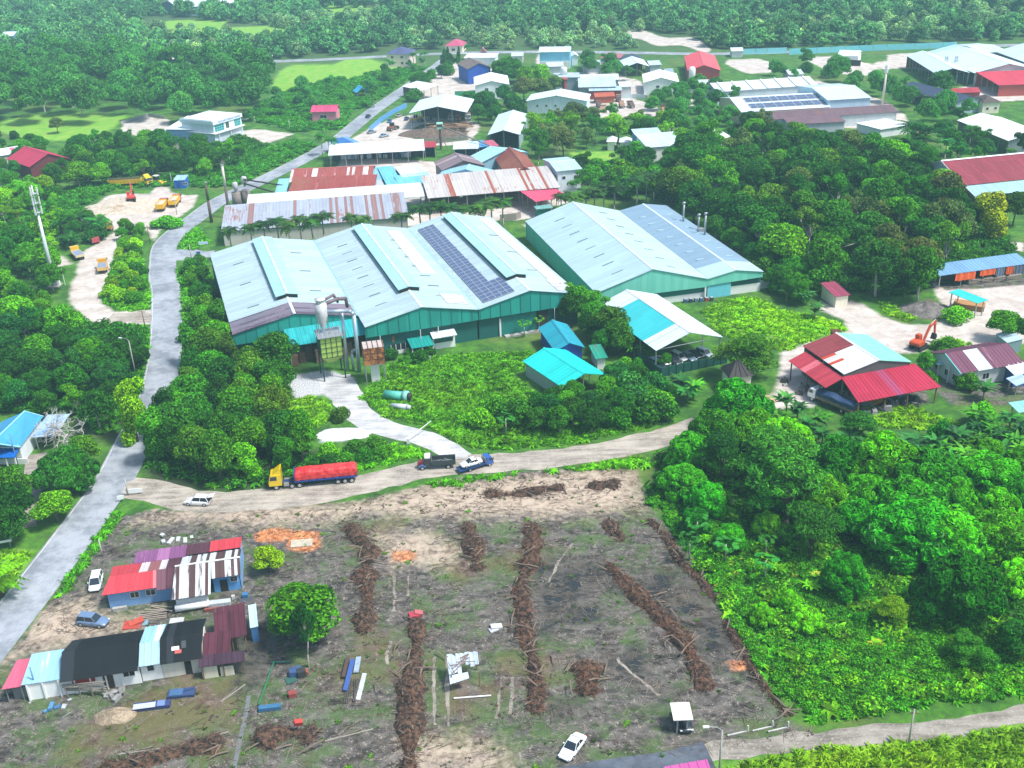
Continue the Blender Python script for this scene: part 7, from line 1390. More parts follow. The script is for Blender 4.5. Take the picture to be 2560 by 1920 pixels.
FAR = [crown_mesh('far_crown', rlobes(8, 3.3, 2., 8., 1.7, 2.6, .8), 420, 1.15, core=.82) for _ in range(5)]
PR_ = {'weed': [pobj(m) for m in MOUND]+[pobj(clump('fern', 1)), pobj(clump('fern', 2))], 'grass': [pobj(clump('tuft', 3)), pobj(clump('tuft', 4)), pobj(clump('tuft', 5)), pobj(clump('fern', 6))], 'far': [pobj(m) for m in FAR]+[pobj(PROTO['oilpalm'][0][1])]}
def set_out(name, pts, scl, protos, color, label=None):
    n = len(pts); me = bpy.data.meshes.new(name); me.vertices.add(n); me.vertices.foreach_set('co', np.asarray(pts, float).ravel())
    a = me.attributes.new('sc', 'FLOAT', 'POINT'); a.data.foreach_set('value', np.asarray(scl, float)); a = me.attributes.new('pick', 'INT', 'POINT'); a.data.foreach_set('value', nrg.integers(0, len(protos), n).astype(np.int32)); a = me.attributes.new('rz', 'FLOAT', 'POINT'); a.data.foreach_set('value', nrg.uniform(0, 6.28, n))
    o = tag(link(name, me), label, kind='stuff'); o.color = (*color, 1)
    g = bpy.data.node_groups.new(name, 'GeometryNodeTree'); g.interface.new_socket('Geometry', in_out='INPUT', socket_type='NodeSocketGeometry'); g.interface.new_socket('Geometry', in_out='OUTPUT', socket_type='NodeSocketGeometry')
    N, L = g.nodes, g.links; gi = N.new('NodeGroupInput'); go = N.new('NodeGroupOutput'); jn = N.new('GeometryNodeJoinGeometry')
    def attr(nm, ty):
        d = N.new('GeometryNodeInputNamedAttribute'); d.data_type = ty; d.inputs[0].default_value = nm; return d.outputs[0]
    rot = N.new('ShaderNodeCombineXYZ'); L.new(attr('rz', 'FLOAT'), rot.inputs[2])
    for k, pr in enumerate(protos):
        pr.color = (*color, 1); oi = N.new('GeometryNodeObjectInfo'); oi.inputs[0].default_value = pr
        cm = N.new('FunctionNodeCompare'); cm.data_type = 'INT'; cm.operation = 'EQUAL'; L.new(attr('pick', 'INT'), cm.inputs[2]); cm.inputs[3].default_value = k
        ip = N.new('GeometryNodeInstanceOnPoints'); L.new(gi.outputs[0], ip.inputs['Points']); L.new(cm.outputs[0], ip.inputs['Selection']); L.new(oi.outputs['Geometry'], ip.inputs['Instance']); L.new(rot.outputs[0], ip.inputs['Rotation']); L.new(attr('sc', 'FLOAT'), ip.inputs['Scale']); L.new(ip.outputs[0], jn.inputs[0])
    L.new(jn.outputs[0], go.inputs[0]); md = o.modifiers.new('set_out', 'NODES'); md.node_group = g; return o
def fill(polys, gap, keep=1., road=4.4, hole=()):
    out = []
    for px in polys:
        w2 = [tuple(P(p)[:2]) for p in px]; a = np.array(w2); x0, y0 = a.min(0); x1, y1 = a.max(0); dst = max(90, (y0+y1)/2); g = gap
        X, Y = np.meshgrid(np.arange(x0, x1, g), np.arange(y0, y1, g)); X = X+nrg.uniform(-.6, .6, X.shape)*g; Y = Y+nrg.uniform(-.6, .6, X.shape)*g
        m = (sdist([px], X, Y) > 0) & (nrg.random(X.shape) < keep)
        if hole: m &= sdist(list(hole), X, Y) < 0
        X, Y = X[m], Y[m]
        d = np.sqrt(((RCN[None, :, 0]-X[:, None])**2+(RCN[None, :, 1]-Y[:, None])**2).min(1)); ok = d > road
        for f_ in FOOT:
            fc_ = np.array(f_); bx0, by0 = fc_.min(0); bx1, by1 = fc_.max(0); cand = ok & (X > bx0) & (X < bx1) & (Y > by0) & (Y < by1)
            for i in np.nonzero(cand)[0]:
                if pip(X[i], Y[i], f_): ok[i] = False
        out += list(zip(X[ok], Y[ok]))
    return out
def cover(name, polys, gap, kind, color, s0, s1, keep=1., road=4.6, hole=()):
    pts = fill(polys, gap, keep, road, hole); return set_out(name, [(x, y, 0.) for x, y in pts], nrg.uniform(s0, s1, len(pts)), PR_[kind], color)
OV = Qs([(1395,1080),(1480,1000),(1700,1150),(1900,1000),(2300,1000),(2300,1500),(2000,1525),(1760,1565),(1650,1470),(1590,1360),(1530,1250),(1450,1140)])
def protos(kind): return [pobj(o.data) for o in PR_[kind]]
def cov(name, polys, gap, kind, color, s0, s1, **kw):
    keep = PR_[kind]; PR_[kind] = protos(kind); o = cover(name, polys, gap, kind, color, s0, s1, **kw); PR_[kind] = keep; return o
cov('undergrowth', [OV], .85, 'weed', (.07, .33, .016), .5, 1.3)
cov('tall_weeds', [OV], 2.6, 'weed', (.13, .4, .014), .9, 2.4, keep=.6)
cov('dry_weeds', [OV], 4.2, 'grass', (.3, .34, .06), .8, 1.6, keep=.5)
cov('verge_grass', [Zs(9, [(250,1700),(500,1600),(860,1530),(1500,1500),(2212,1400),(2500,1400),(2500,1900),(250,1900)])], .6, 'grass', (.17, .34, .02), .5, 1.5)
cov('meadow_weeds', [Qs([(780,860),(835,790),(900,775),(1000,765),(1150,760),(1200,850),(1290,880),(1410,925),(1405,945),(1250,972),(1090,982),(1010,965),(930,925),(830,900)])], .62, 'grass', (.1, .31, .015), .5, 1.25)
cov('tall_meadow_weeds', [Qs([(780,860),(900,775),(1150,760),(1200,850),(1290,880),(1405,945),(1090,982),(930,925)])], 2.8, 'weed', (.11, .36, .012), .6, 1.7, keep=.5)
cov('track_verge', [Qs([(690,985),(760,968),(830,962),(920,975),(945,998),(900,1008),(800,1026),(700,1038)]), Qs([(330,1042),(560,1055),(690,1045),(560,1062),(340,1052)]), Qs([(1010,978),(1250,978),(1420,938),(1430,952),(1250,992),(1040,990)]), Qs([(920,1046),(1150,1015),(1380,990),(1420,1010),(1150,1022),(940,1056)])], .65, 'grass', (.11, .4, .01), .6, 1.4)
cov('lime_grass', [LAYERS['mown'][4]], .7, 'grass', (.19, .46, .012), .6, 1.3)
cov('rough_grass', [Zs(6, [(140,360),(290,280),(330,270),(290,410),(420,520),(620,540),(800,560),(700,610),(540,600),(250,500)]), Zs(6, [(1170,980),(1500,970),(1800,1090),(1500,1120),(1250,1100)]), Zs(6, [(1280,300),(1330,300),(1540,410),(1450,425),(1300,370)]), Zs(6, [(1660,400),(1900,340),(2010,380),(1850,425)]), Zs(6, [(1600,600),(1700,520),(1890,570),(1700,610)]), Zs(4, [(1780,960),(1900,920),(2000,900),(2100,930),(2160,1030),(2040,1120),(1800,1080)]), Zs(7, [(0,250),(190,260),(200,330),(0,560)])], .8, 'grass', (.16, .38, .014), .6, 1.3)
cov('bank_weeds', [Zs(1, [(1000,1200),(1300,1210),(1540,1190),(1900,1070),(2060,950),(1900,900),(1560,1020),(1200,1130),(700,1170),(450,1210),(330,1330),(430,1440),(560,1310),(720,1220)]), Zs(1, [(-50,1260),(300,1260),(450,1300),(400,1440),(250,1646),(-50,1646)]), Zs(1, [(1600,720),(1900,560),(2212,500),(2300,620),(2212,830),(1900,850),(1560,760)]), Zs(2, [(-20,560),(200,470),(600,430),(400,540),(150,700),(-20,720)])], 1.7, 'weed', (.06, .3, .02), .8, 2.2)
cov('road_verge', [Zs(4, [(740,0),(900,0),(970,200),(970,340),(860,360),(740,350),(650,300),(720,140)]), Zs(4, [(820,440),(970,460),(970,700),(930,960),(880,900),(860,600)]), Zs(7, [(330,560),(560,220),(700,30),(790,0),(740,100),(500,430),(420,530)]), Zs(4, [(1110,100),(1320,20),(1400,300),(1420,430),(1170,430)]), C7([(1480,960),(1560,800),(1700,700),(1850,900),(1640,1000)])], .8, 'grass', (.09, .36, .01), .6, 1.3, road=3.9)
cov('forest_floor', LAYERS['shade'], 1.9, 'weed', (.04, .2, .01), 1., 2.4)
cov('field_weeds', [FIELD], 2.6, 'grass', (.06, .15, .02), .25, .65, keep=.4)
# far forest as one mass
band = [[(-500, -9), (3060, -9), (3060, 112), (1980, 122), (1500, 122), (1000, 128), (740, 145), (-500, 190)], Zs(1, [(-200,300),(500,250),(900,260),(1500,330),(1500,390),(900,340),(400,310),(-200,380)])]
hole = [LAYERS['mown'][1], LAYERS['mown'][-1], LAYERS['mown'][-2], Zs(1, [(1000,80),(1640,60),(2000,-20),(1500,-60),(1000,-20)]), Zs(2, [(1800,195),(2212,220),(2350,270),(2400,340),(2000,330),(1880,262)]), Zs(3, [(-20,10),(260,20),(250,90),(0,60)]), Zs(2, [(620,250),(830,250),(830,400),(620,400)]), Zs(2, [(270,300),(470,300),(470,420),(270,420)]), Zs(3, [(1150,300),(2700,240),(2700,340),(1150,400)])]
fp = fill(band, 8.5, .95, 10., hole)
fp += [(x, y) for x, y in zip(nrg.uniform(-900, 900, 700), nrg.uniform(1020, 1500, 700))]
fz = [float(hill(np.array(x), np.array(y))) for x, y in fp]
set_out('distant_trees', [(x, y, 0) for x, y, k in MASS], [k for x, y, k in MASS], [pobj(c) for t_, c in PROTO['wood']+PROTO['airy'][:2]], (.07, .3, .07))
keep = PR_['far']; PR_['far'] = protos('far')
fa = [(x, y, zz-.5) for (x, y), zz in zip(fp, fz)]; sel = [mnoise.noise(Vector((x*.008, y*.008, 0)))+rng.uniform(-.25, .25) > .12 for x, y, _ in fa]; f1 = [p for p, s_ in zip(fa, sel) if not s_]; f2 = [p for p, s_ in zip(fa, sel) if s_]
set_out('far_forest', f1, nrg.uniform(.7, 1.6, len(f1)), PR_['far'], (.1, .32, .15)); set_out('far_scrub', f2, nrg.uniform(.35, 1.1, len(f2)), protos('far'), (.24, .46, .28))  # leaf colours lightened and blued to stand in for haze; scrub also naturally paler
# haze over the far land
m = MB().box(float(GX[0])-20, float(GX[-1])+20, float(GY[0])-20, float(GY[-1])+20, -1.5, float(ZZ.max())+60); hz = tag(m.build('haze', None), kind='stuff')
hm = bpy.data.materials.new('haze'); hm.use_nodes = True; ht = hm.node_tree; ht.nodes.clear(); vo = ht.nodes.new('ShaderNodeVolumePrincipled'); vo.inputs['Color'].default_value = (.5, .85, 1., 1); vo.inputs['Density'].default_value = .00023; vo.inputs['Anisotropy'].default_value = -.15
ho = ht.nodes.new('ShaderNodeOutputMaterial'); ht.links.new(vo.outputs[0], ho.inputs['Volume']); hz.data.materials.clear(); hz.data.materials.append(hm)
# ------------------------------------------------------------------ masts, poles, plant
def proj(p):
    d = np.array(p)-np.array([0, 0, CAM_H]); zz = d@_fw; return 1280+F_PX*(d@_r)/zz, 960-F_PX*(d@_u)/zz
def height_of(base, top):
    b = P(base); lo, hi = 0., 80.
    for _ in range(40):
        m = (lo+hi)/2
        if proj((b.x, b.y, m))[1] > top[1]: lo = m
        else: hi = m
    return b, lo
def pole(label, base, top, r=.11, mat=None, name='utility_pole', cat='pole', arm=None, lamp=False, group=None):
    b, h = height_of(base, top); o = thing(name, label, cat, b, rng.uniform(-.3, .3), group); MB().tube((0, 0, -.3), (0, 0, h), r*1.2, r*.8, 8).build('shaft', mat or CONC, o, True)
    if arm: MB().box(-arm, arm, -.05, .05, h-.6, h-.48).build('cross_arm', WOOD, o); [MB().tube((x, 0, h-.48), (x, 0, h-.25), .05, .03, 6).build('insulator', WHITE, o) for x in (-arm*.85, 0, arm*.85)]
    if lamp: MB().path([(0, 0, h), (-.6, 0, h+.5), (-1.6, 0, h+.6)], .05, 6).build('lamp_arm', STEEL, o); MB().box(-2.2, -1.5, -.15, .15, h+.52, h+.66).build('lamp_head', WHITE, o)
    return o, h
GALV = paint((.66, .72, .75), .45, .3, dirt=.15, name='galvanised')
b, h = height_of((137, 715), (75.7, 463)); o = thing('telecom_mast', 'tall white telecom mast with stacked antennas beside the sand yard', 'mast', b)
MB().tube((0, 0, 0), (0, 0, h*.72), .62, .34, 14).build('shaft', GALV, o, True); MB().tube((0, 0, h*.72), (0, 0, h), .2, .16, 10).build('top_pole', GALV, o, True)
for k in range(3):
    zz = h*(.74+.09*k); MB().lathe([(.9, 0), (.95, .06), (.9, .12)], 14, (0, 0, zz)).build('antenna_ring', STEEL, o)
    for a in range(3):
        t_ = a*2.094+.4; x, y = 1.05*math.cos(t_), 1.05*math.sin(t_); MB().box(x-.16, x+.16, y-.1, y+.1, zz-.5, zz+1.6).build('panel_antenna', WHITE, o); MB().tube((0, 0, zz), (x, y, zz), .05, .05, 5).build('bracket', STEEL, o)
MB().box(-1.6, 1.6, -1.6, 1.6, 0, .25).build('base_slab', CONC, o); MB().box(.9, 1.5, -.4, .5, .253, 1.9).build('equipment_cabinet', WHITE, o); MB().tube((2.6, .5, 0), (2.6, .5, 5.), .08, .06, 6).build('lightning_post', WHITE, o)
for bs, tp, lb, c0, c1 in (((529, 556), (509, 455), 'rusty brown chimney stack beside the road, left of two', (.12,.08,.06), (.12,.08,.06)), ((575, 545), (549.7, 411), 'taller chimney stack with cream upper half, right of two', (.11,.08,.07), (.7,.66,.55))):
    b, h = height_of(bs, tp); o = thing('chimney_stack', lb, 'chimney', b); MB().tube((0, 0, 0), (0, 0, h*.55), .5, .42, 12).build('lower_stack', paint(c0, .8, dirt=.5, sc=.8), o, True); MB().tube((0, 0, h*.55), (0, 0, h), .42, .36, 12).build('upper_stack', paint(c1, .8, dirt=.5, sc=.8), o, True); MB().lathe([(.5, 0), (.5, .3), (.4, .35)], 12, (0, 0, h-.3)).build('collar', STEEL, o)
b, h = height_of((2206, 262), (2216.3, 153)); o = thing('telecom_mast', 'slim white mast rising from trees beside the pale hangar', 'mast', b); MB().tube((0, 0, 0), (0, 0, h*.8), .55, .4, 10).build('shaft', paint('#d9cfc6', .6), o, True); MB().tube((0, 0, h*.8), (0, 0, h), .2, .12, 8).build('top_pole', GALV, o, True); MB().lathe([(.7, 0), (.8, 1.6), (.7, 3.2)], 12, (0, 0, h*.74)).build('antenna_drum', WHITE, o)
b, h = height_of(z(3,1730,490), z(3,1740,362)); o = thing('twin_tower', 'pair of dark steel silos frames behind the far right trees', 'tower', b)
for x in (-2.4, 2.4):
    for a, c in ((-.8, -.8), (.8, -.8), (.8, .8), (-.8, .8)): MB().tube((x+a, c, 0), (x+a*.6, c*.6, h), .12, .1, 5).build('leg', DARK, o)
    for k in range(6): MB().tube((x-.8, -.8, h*k/6), (x+.75, .75, h*(k+1)/6), .07, .07, 4).build('brace', DARK, o)
MB().box(-4.5, 4.5, -1.5, 1.5, h*.25, h*.45).build('platform', STEEL, o)
for i, (bs, tp, ar, lm, lb) in enumerate([(c7(1135,920), c7(1100,690), .9, 0, 'dark utility pole between the bushes and the road bend'), (c7(1455,560), c7(1435,370), .8, 0, 'utility pole in front of the yellow tippers'), (c7(1632,1110), c7(1597,915), .0, 0, 'pale concrete pole at the factory lane corner'), (z(4,935,470), z(4,905,345), .9, 0, 'dark utility pole at the sandy spur junction'), (z(4,875,775), z(4,862,545), 0, 1, 'street lamp on the left verge of the main road'), (z(9,1467,1500), z(9,1497,1268), .5, 0, 'pale concrete pole beside the rutted track at lower right'), (z(9,250,1700), z(9,245,1405), 0, 1, 'street lamp at the bottom edge with bent arm'), (z(7,248,1190), z(7,200,1000), 0, 0, 'blue grey pole in front of the long white house'), (ch(240,870), ch(125,440), 0, 0, 'blue pole in front of the blue roofed house'), (z(8,1160,1646), z(8,1205,1545), 0, 0, 'thin white post by the bottom lane'), (z(7,660,285), z(7,600,175), 0, 0, 'leaning white post on the road verge'), (c7(1395,200), c7(1385,60), 0, 0, 'thin lamp post left of the blue site cabin'), (z(4,825,1540), z(4,790,1430), 0, 0, 'thin post at the dirt track entrance'), (z(1,885,735), z(1,868,640), 0, 0, 'pale pole at the edge of the upper left wood'), (z(1,1640,800), z(1,1632,745), 0, 0, 'pole along the slope behind the office, left'), (z(1,1865,840), z(1,1858,770), 0, 0, 'pole along the slope behind the office, right'), (z(2,1080,325), z(2,1078,262), 1.2, 0, 'far power pole at the junction road'), (z(2,1640,330), z(2,1637,255), 0, 1, 'far street lamp along the upper road'), (z(6,812,715), z(6,808,560), 0, 0, 'dark post at the corner of red side awning')]):
    pole(lb, bs, tp, .12 if i != 9 else .05, (paint('#5f86b0') if i in (7, 8) else WOOD if i in (0, 3, 18) else CONC), 'street_lamp' if lm else 'utility_pole', 'street lamp' if lm else 'pole', ar or None, bool(lm))
# dust extraction plant at the left hall
g0 = P(cd(1060, 1235)); yw = F1['yaw']
o = thing('dust_collector', 'dust collector with lime green ribbed bin, cyclone and silver ducts', 'silo', g0, yw); LG = paint('#a9c65a', .55, dirt=.3, sc=1.2); GS = paint('#14403a', .6)
bw_ = 2.25; z0, z1 = 5.2, 9.8
MB().box(-bw_, bw_, -bw_, bw_, z0, z1).build('bin', LG, o); MB().hexa([(-.9,-.9,3.6),(.9,-.9,3.6),(.9,.9,3.6),(-.9,.9,3.6)], [(-bw_,-bw_,z0-.01),(bw_,-bw_,z0-.01),(bw_,bw_,z0-.01),(-bw_,bw_,z0-.01)]).build('hopper', LG, o)
for k in range(5):
    x = -bw_+k*bw_/2; MB().box(x-.06, x+.06, -bw_-.1, -bw_-.002, z0, z1).build('bin_rib', GS, o); MB().box(-bw_-.1, -bw_-.002, x-.06, x+.06, z0, z1).build('bin_rib', GS, o)
    zz = z0+.05+k*(z1-z0-.1)/4; MB().box(-bw_-.12, bw_+.12, -bw_-.14, -bw_-.101, zz-.06, zz+.06).build('bin_rib', GS, o); MB().box(-bw_-.14, -bw_-.101, -bw_, bw_, zz-.06, zz+.06).build('bin_rib', GS, o)
for x in (-bw_, bw_):
    for y in (-bw_, bw_): MB().box(x-.14, x+.14, y-.14, y+.14, 0, z0+.2).build('leg', GS, o)
MB().box(-bw_-.4, bw_+.4, -bw_-.4, bw_+.4, z1+.01, z1+.15).build('platform', STEEL, o)
for k in range(14):
    a = k*6.283/14; x, y = 2.5*math.cos(a), 2.5*math.sin(a); MB().tube((x, y, z1+.15), (x, y, z1+1.3), .04, .04, 5).build('railing_post', WHITE, o)
MB().lathe([(.3, 10.6), (.45, 11.2), (1.25, 13.8), (1.25, 16.4), (.9, 16.5), (.9, 17.2), (1.1, 17.25), (1.1, 17.5), (.2, 17.7)], 18, (-.9, .4, 0)).build('cyclone', paint('#c9c9cc', .5, dirt=.6, sc=.8), o, True)
for a in range(4):
    t_ = a*1.571+.78; MB().tube((-.9+1.7*math.cos(t_), .4+1.7*math.sin(t_), z1+.1), (-.9+1.3*math.cos(t_), .4+1.3*math.sin(t_), 13.6), .08, .08, 5).build('cyclone_leg', STEEL, o)
DU = paint('#a9b8c6', .4, .5, dirt=.3)
MB().path([(5.6,-.5,0),(5.6,-.5,13.2),(5.2,-.4,13.9),(4.6,-.3,14.2),(-.2,.3,14.6)], .42, 12).build('duct', DU, o, True); MB().path([(3.4,1.,.0),(3.4,1.,14.)], .34, 12).build('duct', DU, o, True); MB().path([(4.6,.9,0),(4.5,.9,4.),(4.9,.6,4.8),(5.5,-.2,5.2)], .3, 10).build('duct', DU, o, True)
MB().path([(.2,1.2,16.),(3.,2.4,16.2),(5.,4.,15.4),(5.4,5.5,13.)], .4, 10).build('duct', paint((.16,.12,.14), .6), o, True); MB().path([(.2,1.6,16.7),(2.4,3.2,16.9),(3.4,5.,14.5)], .3, 10).build('duct', paint((.16,.12,.14), .6), o, True)
g1 = P(cd(1800, 1340)); o = thing('rusty_tank', 'orange rusted steel tank raised on white column beside factory', 'tank', g1, yw-.12); RU = NT('rusted_plate'); tc = RU.n('TexCoord').outputs['Object']; n_ = RU.noise(tc, .9, 5., .65); RU.bsdf(RU.mix(RU.step(n_, .4, .6), (.5, .2, .05, 1), (.16, .05, .025, 1)), .85, bump=n_); RU = RU.m
MB().box(-.9, .9, -.4, .9, 0, 4.2).build('column', WHITE, o); MB().box(-2.2, 2.2, -1.6, 2.2, 4.6, 8.4).build('tank', RU, o); MB().box(-1.7, 1.7, -1.2, -.6, 4.2, 4.55).build('chute', WHITE, o)
for k in range(5): MB().box(-2.2+k*1.05, -2.1+k*1.05, -1.7, 2.3, 8.401, 8.6).build('roof_rib', DARK, o)
MB().box(-2.15, 2.15, -1.55, 2.15, 8.402, 8.45).build('lid', paint((.5,.42,.38), .8, dirt=.5), o)
for k in range(4): MB().box(-2.2+k*1.45, -2.13+k*1.45, -1.66, -1.602, 4.7, 8.4).build('plate_seam', DARK, o)
for k in range(2): MB().box(-2.2, 2.2, -1.65, -1.602, 5.8+k*1.3, 5.86+k*1.3).build('plate_seam', DARK, o)
for x in (-2., 2.):
    for y in (-1.4, 2.): MB().tube((x, y, 0), (x, y, 4.6), .1, .1, 6).build('leg', STEEL, o)
FR = ((F1['x'], F1['y'], 0), F1['yaw'], 0, 0)
for i in range(9):
    u = -15.4+i*1.75; v = ya-3.4+(i % 3)*1.2; o = thing('timber_stack', f"stack of brown sawn timber under the awning, {ORD[i+1]} from left", 'timber', at_local(FR, u, v), F1['yaw']+rng.uniform(-.06, .06), 'timber stacks under the factory awning'); n_ = rng.randint(6, 11)
    for k in range(n_): j = rng.uniform(-.08, .08); MB().box(-.7+j, .7+j, -1.2, 1.2, k*.36, k*.36+.3).build('plank_layer', WOOD, o)
# heaps, each a rough cone
def heap(name, label, px, rx, ry, h, c0, c1, cat='heap', n=26, seed=0, yaw=0.):
    p = P(px); vs = [(0, 0, h)]; rings_ = 9; off = seed*13.7
    for k in range(1, rings_+1):
        for i in range(n):
            a = 6.283*i/n; f = k/rings_; nz = mnoise.noise(Vector((math.cos(a)*2+off, math.sin(a)*2, f*3))); rr = f*(1+.22*nz)
            vs.append((rx*rr*math.cos(a), ry*rr*math.sin(a), max(-.05, h*(1-f)**.9*(1+.35*nz)+(.12*h*mnoise.noise(Vector((math.cos(a)*6*f+off, math.sin(a)*6*f, 2.)))) if k < rings_ else -.08)))
    fs = [(0, 1+i, 1+(i+1) % n) for i in range(n)]+[(1+(k-1)*n+i, 1+k*n+i, 1+k*n+(i+1) % n, 1+(k-1)*n+(i+1) % n) for k in range(1, rings_) for i in range(n)]
    t = NT('heap'); tc = t.n('TexCoord').outputs['Object']; a_ = t.noise(tc, .8, 5.); b_ = t.noise(tc, 4., 3.); t.bsdf(t.mix(t.step(t.math('ADD', t.math('MULTIPLY', a_, .5), t.math('MULTIPLY', b_, .5)), .4, .62), col(c0), col(c1)), .95, bump=b_, bs=.6, bd=.15)
    o = MB().add(vs, fs).build(name, t.m, None, True); o.location = p; o.rotation_euler = (0, 0, yaw); return tag(o, label, cat)
heap('sand_heap', 'broad pale sand heap under the red excavator', c7(860,470), 15, 9, 3.2, (.42,.35,.27), (.6,.53,.43), seed=1); heap('sand_heap', 'sand bank with brown face in front of the excavator', c7(740,520), 9, 3.4, 1.9, (.38,.29,.2), (.52,.43,.32), seed=2); heap('stone_heap', 'heap of white broken stone beside the gravel drive', q(742,938), 5.5, 2.6, 1.1, (.5,.52,.54), (.78,.8,.82), seed=3)
heap('soil_heap', 'dark grey soil heap left of the turquoise canopy', z(6,1575,350), 6.5, 5., 2., (.08,.07,.065), (.22,.2,.18), seed=4); heap('soil_heap', 'small brown soil heap beside the banana plants', z(6,530,920), 3.4, 2., .9, (.3,.18,.11), (.48,.34,.24), seed=5); heap('soil_heap', 'bare tan soil mound below the long white house', z(7,740,1310), 2.8, 1.7, .9, (.2,.15,.1), (.4,.32,.22), seed=6); heap('log_debris_heap', 'dark bark heap in the timber yard', z(2,600,860), 15, 7, 2.4, (.07,.045,.035), (.2,.14,.1), seed=7)
o = thing('log_pile', 'heap of cut logs lying on the bark in the timber yard', 'logs', P(z(2,700,840)))
for k in range(90): a = rng.uniform(-.5, .5); x, y = rng.uniform(-9, 9), rng.uniform(-5, 5); L = rng.uniform(1.2, 2.6); zz = rng.uniform(.6, 2.6); MB().tube((x-L*math.cos(a), y-L*math.sin(a), zz), (x+L*math.cos(a), y+L*math.sin(a), zz+rng.uniform(-.4, .4)), .25, .22, 7).build('log', WOOD if k % 3 else paint((.4,.27,.16), .8), o)
# conveyor and cabin of the timber yard
b = P(z(2,650,960)); o = thing('log_crane', 'small crane with pale green cabin and long jib in the timber yard', 'crane', b); MB().tube((0,0,0),(0,0,8),.5,.4,8).build('mast', paint((.16,.12,.1), .8), o); MB().box(-1.2,1.2,-1.2,1.2,8,10.2).build('cabin', paint('#9fd6b8', .5), o); MB().box(-1.1,1.1,-1.26,-1.203,8.9,9.8).build('cabin_window', GLASS, o); MB().tube((1,-1,9),(19,-16,4.5),.35,.25,6).build('jib', paint((.2,.17,.15), .7), o)
for a, c in ((-3,-2),(3,-2),(0,3)): MB().tube((a,c,0),(0,0,6),.15,.12,5).build('strut', paint((.2,.1,.08), .8), o)
b = P(z(1,1560,1330)); o = thing('hopper_plant', 'weathered concrete hopper plant with slanting chutes beside the road', 'hopper', b, .2)
for k, (x, y, r_, h_) in enumerate([(-1.5,0,1.6,5.),(1.6,.6,1.5,5.4),(.2,2.,1.3,4.6)]): MB().tube((x,y,0),(x,y,h_),r_,r_*.9,12).build('silo', paint((.24,.2,.18), .9, dirt=.7, sc=.8), o, True)
for k, (x, y, h_) in enumerate([(-1.4,.2,8.),(1.6,.8,9.5)]): MB().lathe([(.3,h_-3),(.9,h_-1.5),(.9,h_),(.5,h_+.3)], 12, (x,y,0)).build('cyclone', paint((.5,.5,.5), .6, dirt=.5), o, True)
MB().tube((1.5,0,9),(15,-1.5,6.),.28,.28,6).build('chute', DARK, o); MB().tube((1.5,-1,8),(12,-4.5,4.5),.28,.28,6).build('chute', DARK, o)
# pipe pieces lying in the weeds
o = thing('steel_pipe', 'turquoise flanged steel pipe section lying in the weeds', 'pipe', P(z(5,375,925)), R(-18)); MB().tube((-2.9,0,.95),(1.2,0,.95),.85,.95,16).build('barrel', paint('#57b8a4', .6, dirt=.5, sc=1.2), o, True); MB().tube((1.2,0,1.),(2.2,0,1.05),1.15,1.15,16).build('collar', paint('#7fc4b4', .6, dirt=.5), o, True); MB().tube((2.2,0,1.05),(2.8,0,1.05),.75,.75,16).build('bore', DARK, o, True)
o = thing('steel_pipe', 'smaller grey pipe section below the turquoise one', 'pipe', P(z(5,395,985)), R(-18)); MB().tube((-2.2,0,.6),(1.2,0,.6),.45,.62,14).build('barrel', paint('#b9c4c9', .5, dirt=.4), o, True); MB().tube((1.2,0,.6),(2.,0,.6),.62,.4,14).build('collar', paint('#b9c4c9', .5), o, True)
o = thing('barrier_pole', 'white barrier pole across the gravel drive', 'barrier', P(z(5,440,1205)), 0.); a = P(z(5,440,1205)); b = P(z(5,588,1108)); d = b-a; MB().box(-.3,.3,-.3,.3,0,1.1).build('post', WHITE, o); MB().tube((0,0,1.),(d.x,d.y,1.6),.09,.07,6).build('arm', WHITE, o)
def board(label, px, w_, z0, h_, c, yaw=0., legs=True):
    o = thing('sign_board', label, 'sign', P(px), yaw); MB().box(-w_/2, w_/2, -.05, .05, z0, z0+h_).build('panel', paint(c, .5, dirt=.15), o)
    if legs: [MB().box(x-.06, x+.06, .055, .17, 0, z0+h_).build('leg', STEEL, o) for x in (-w_*.4, w_*.4)]
board('long low white board at the dirt track entrance', z(4,865,1535), 2.9, .4, .8, '#eef0f0', .1); board('small white board left of the long low board', z(4,780,1580), 1.1, .5, .7, '#eef0f0', .2); board('blue white sign on two legs at the factory lane', c7(1782,980), 2.6, 1.6, .8, '#bcd8e8', .1); board('small blue sign at the factory lane gate', c7(1718,1070), 1.1, .6, 1., '#2f5fa8', .1); board('white board leaning among weeds before the factory', z(5,555,672), 2., .2, .9, '#f0f2f2', -.2); board('white arched notice frame by left lane', z(7,20,240), 3., 1.2, .4, '#f2f2f2', .3)
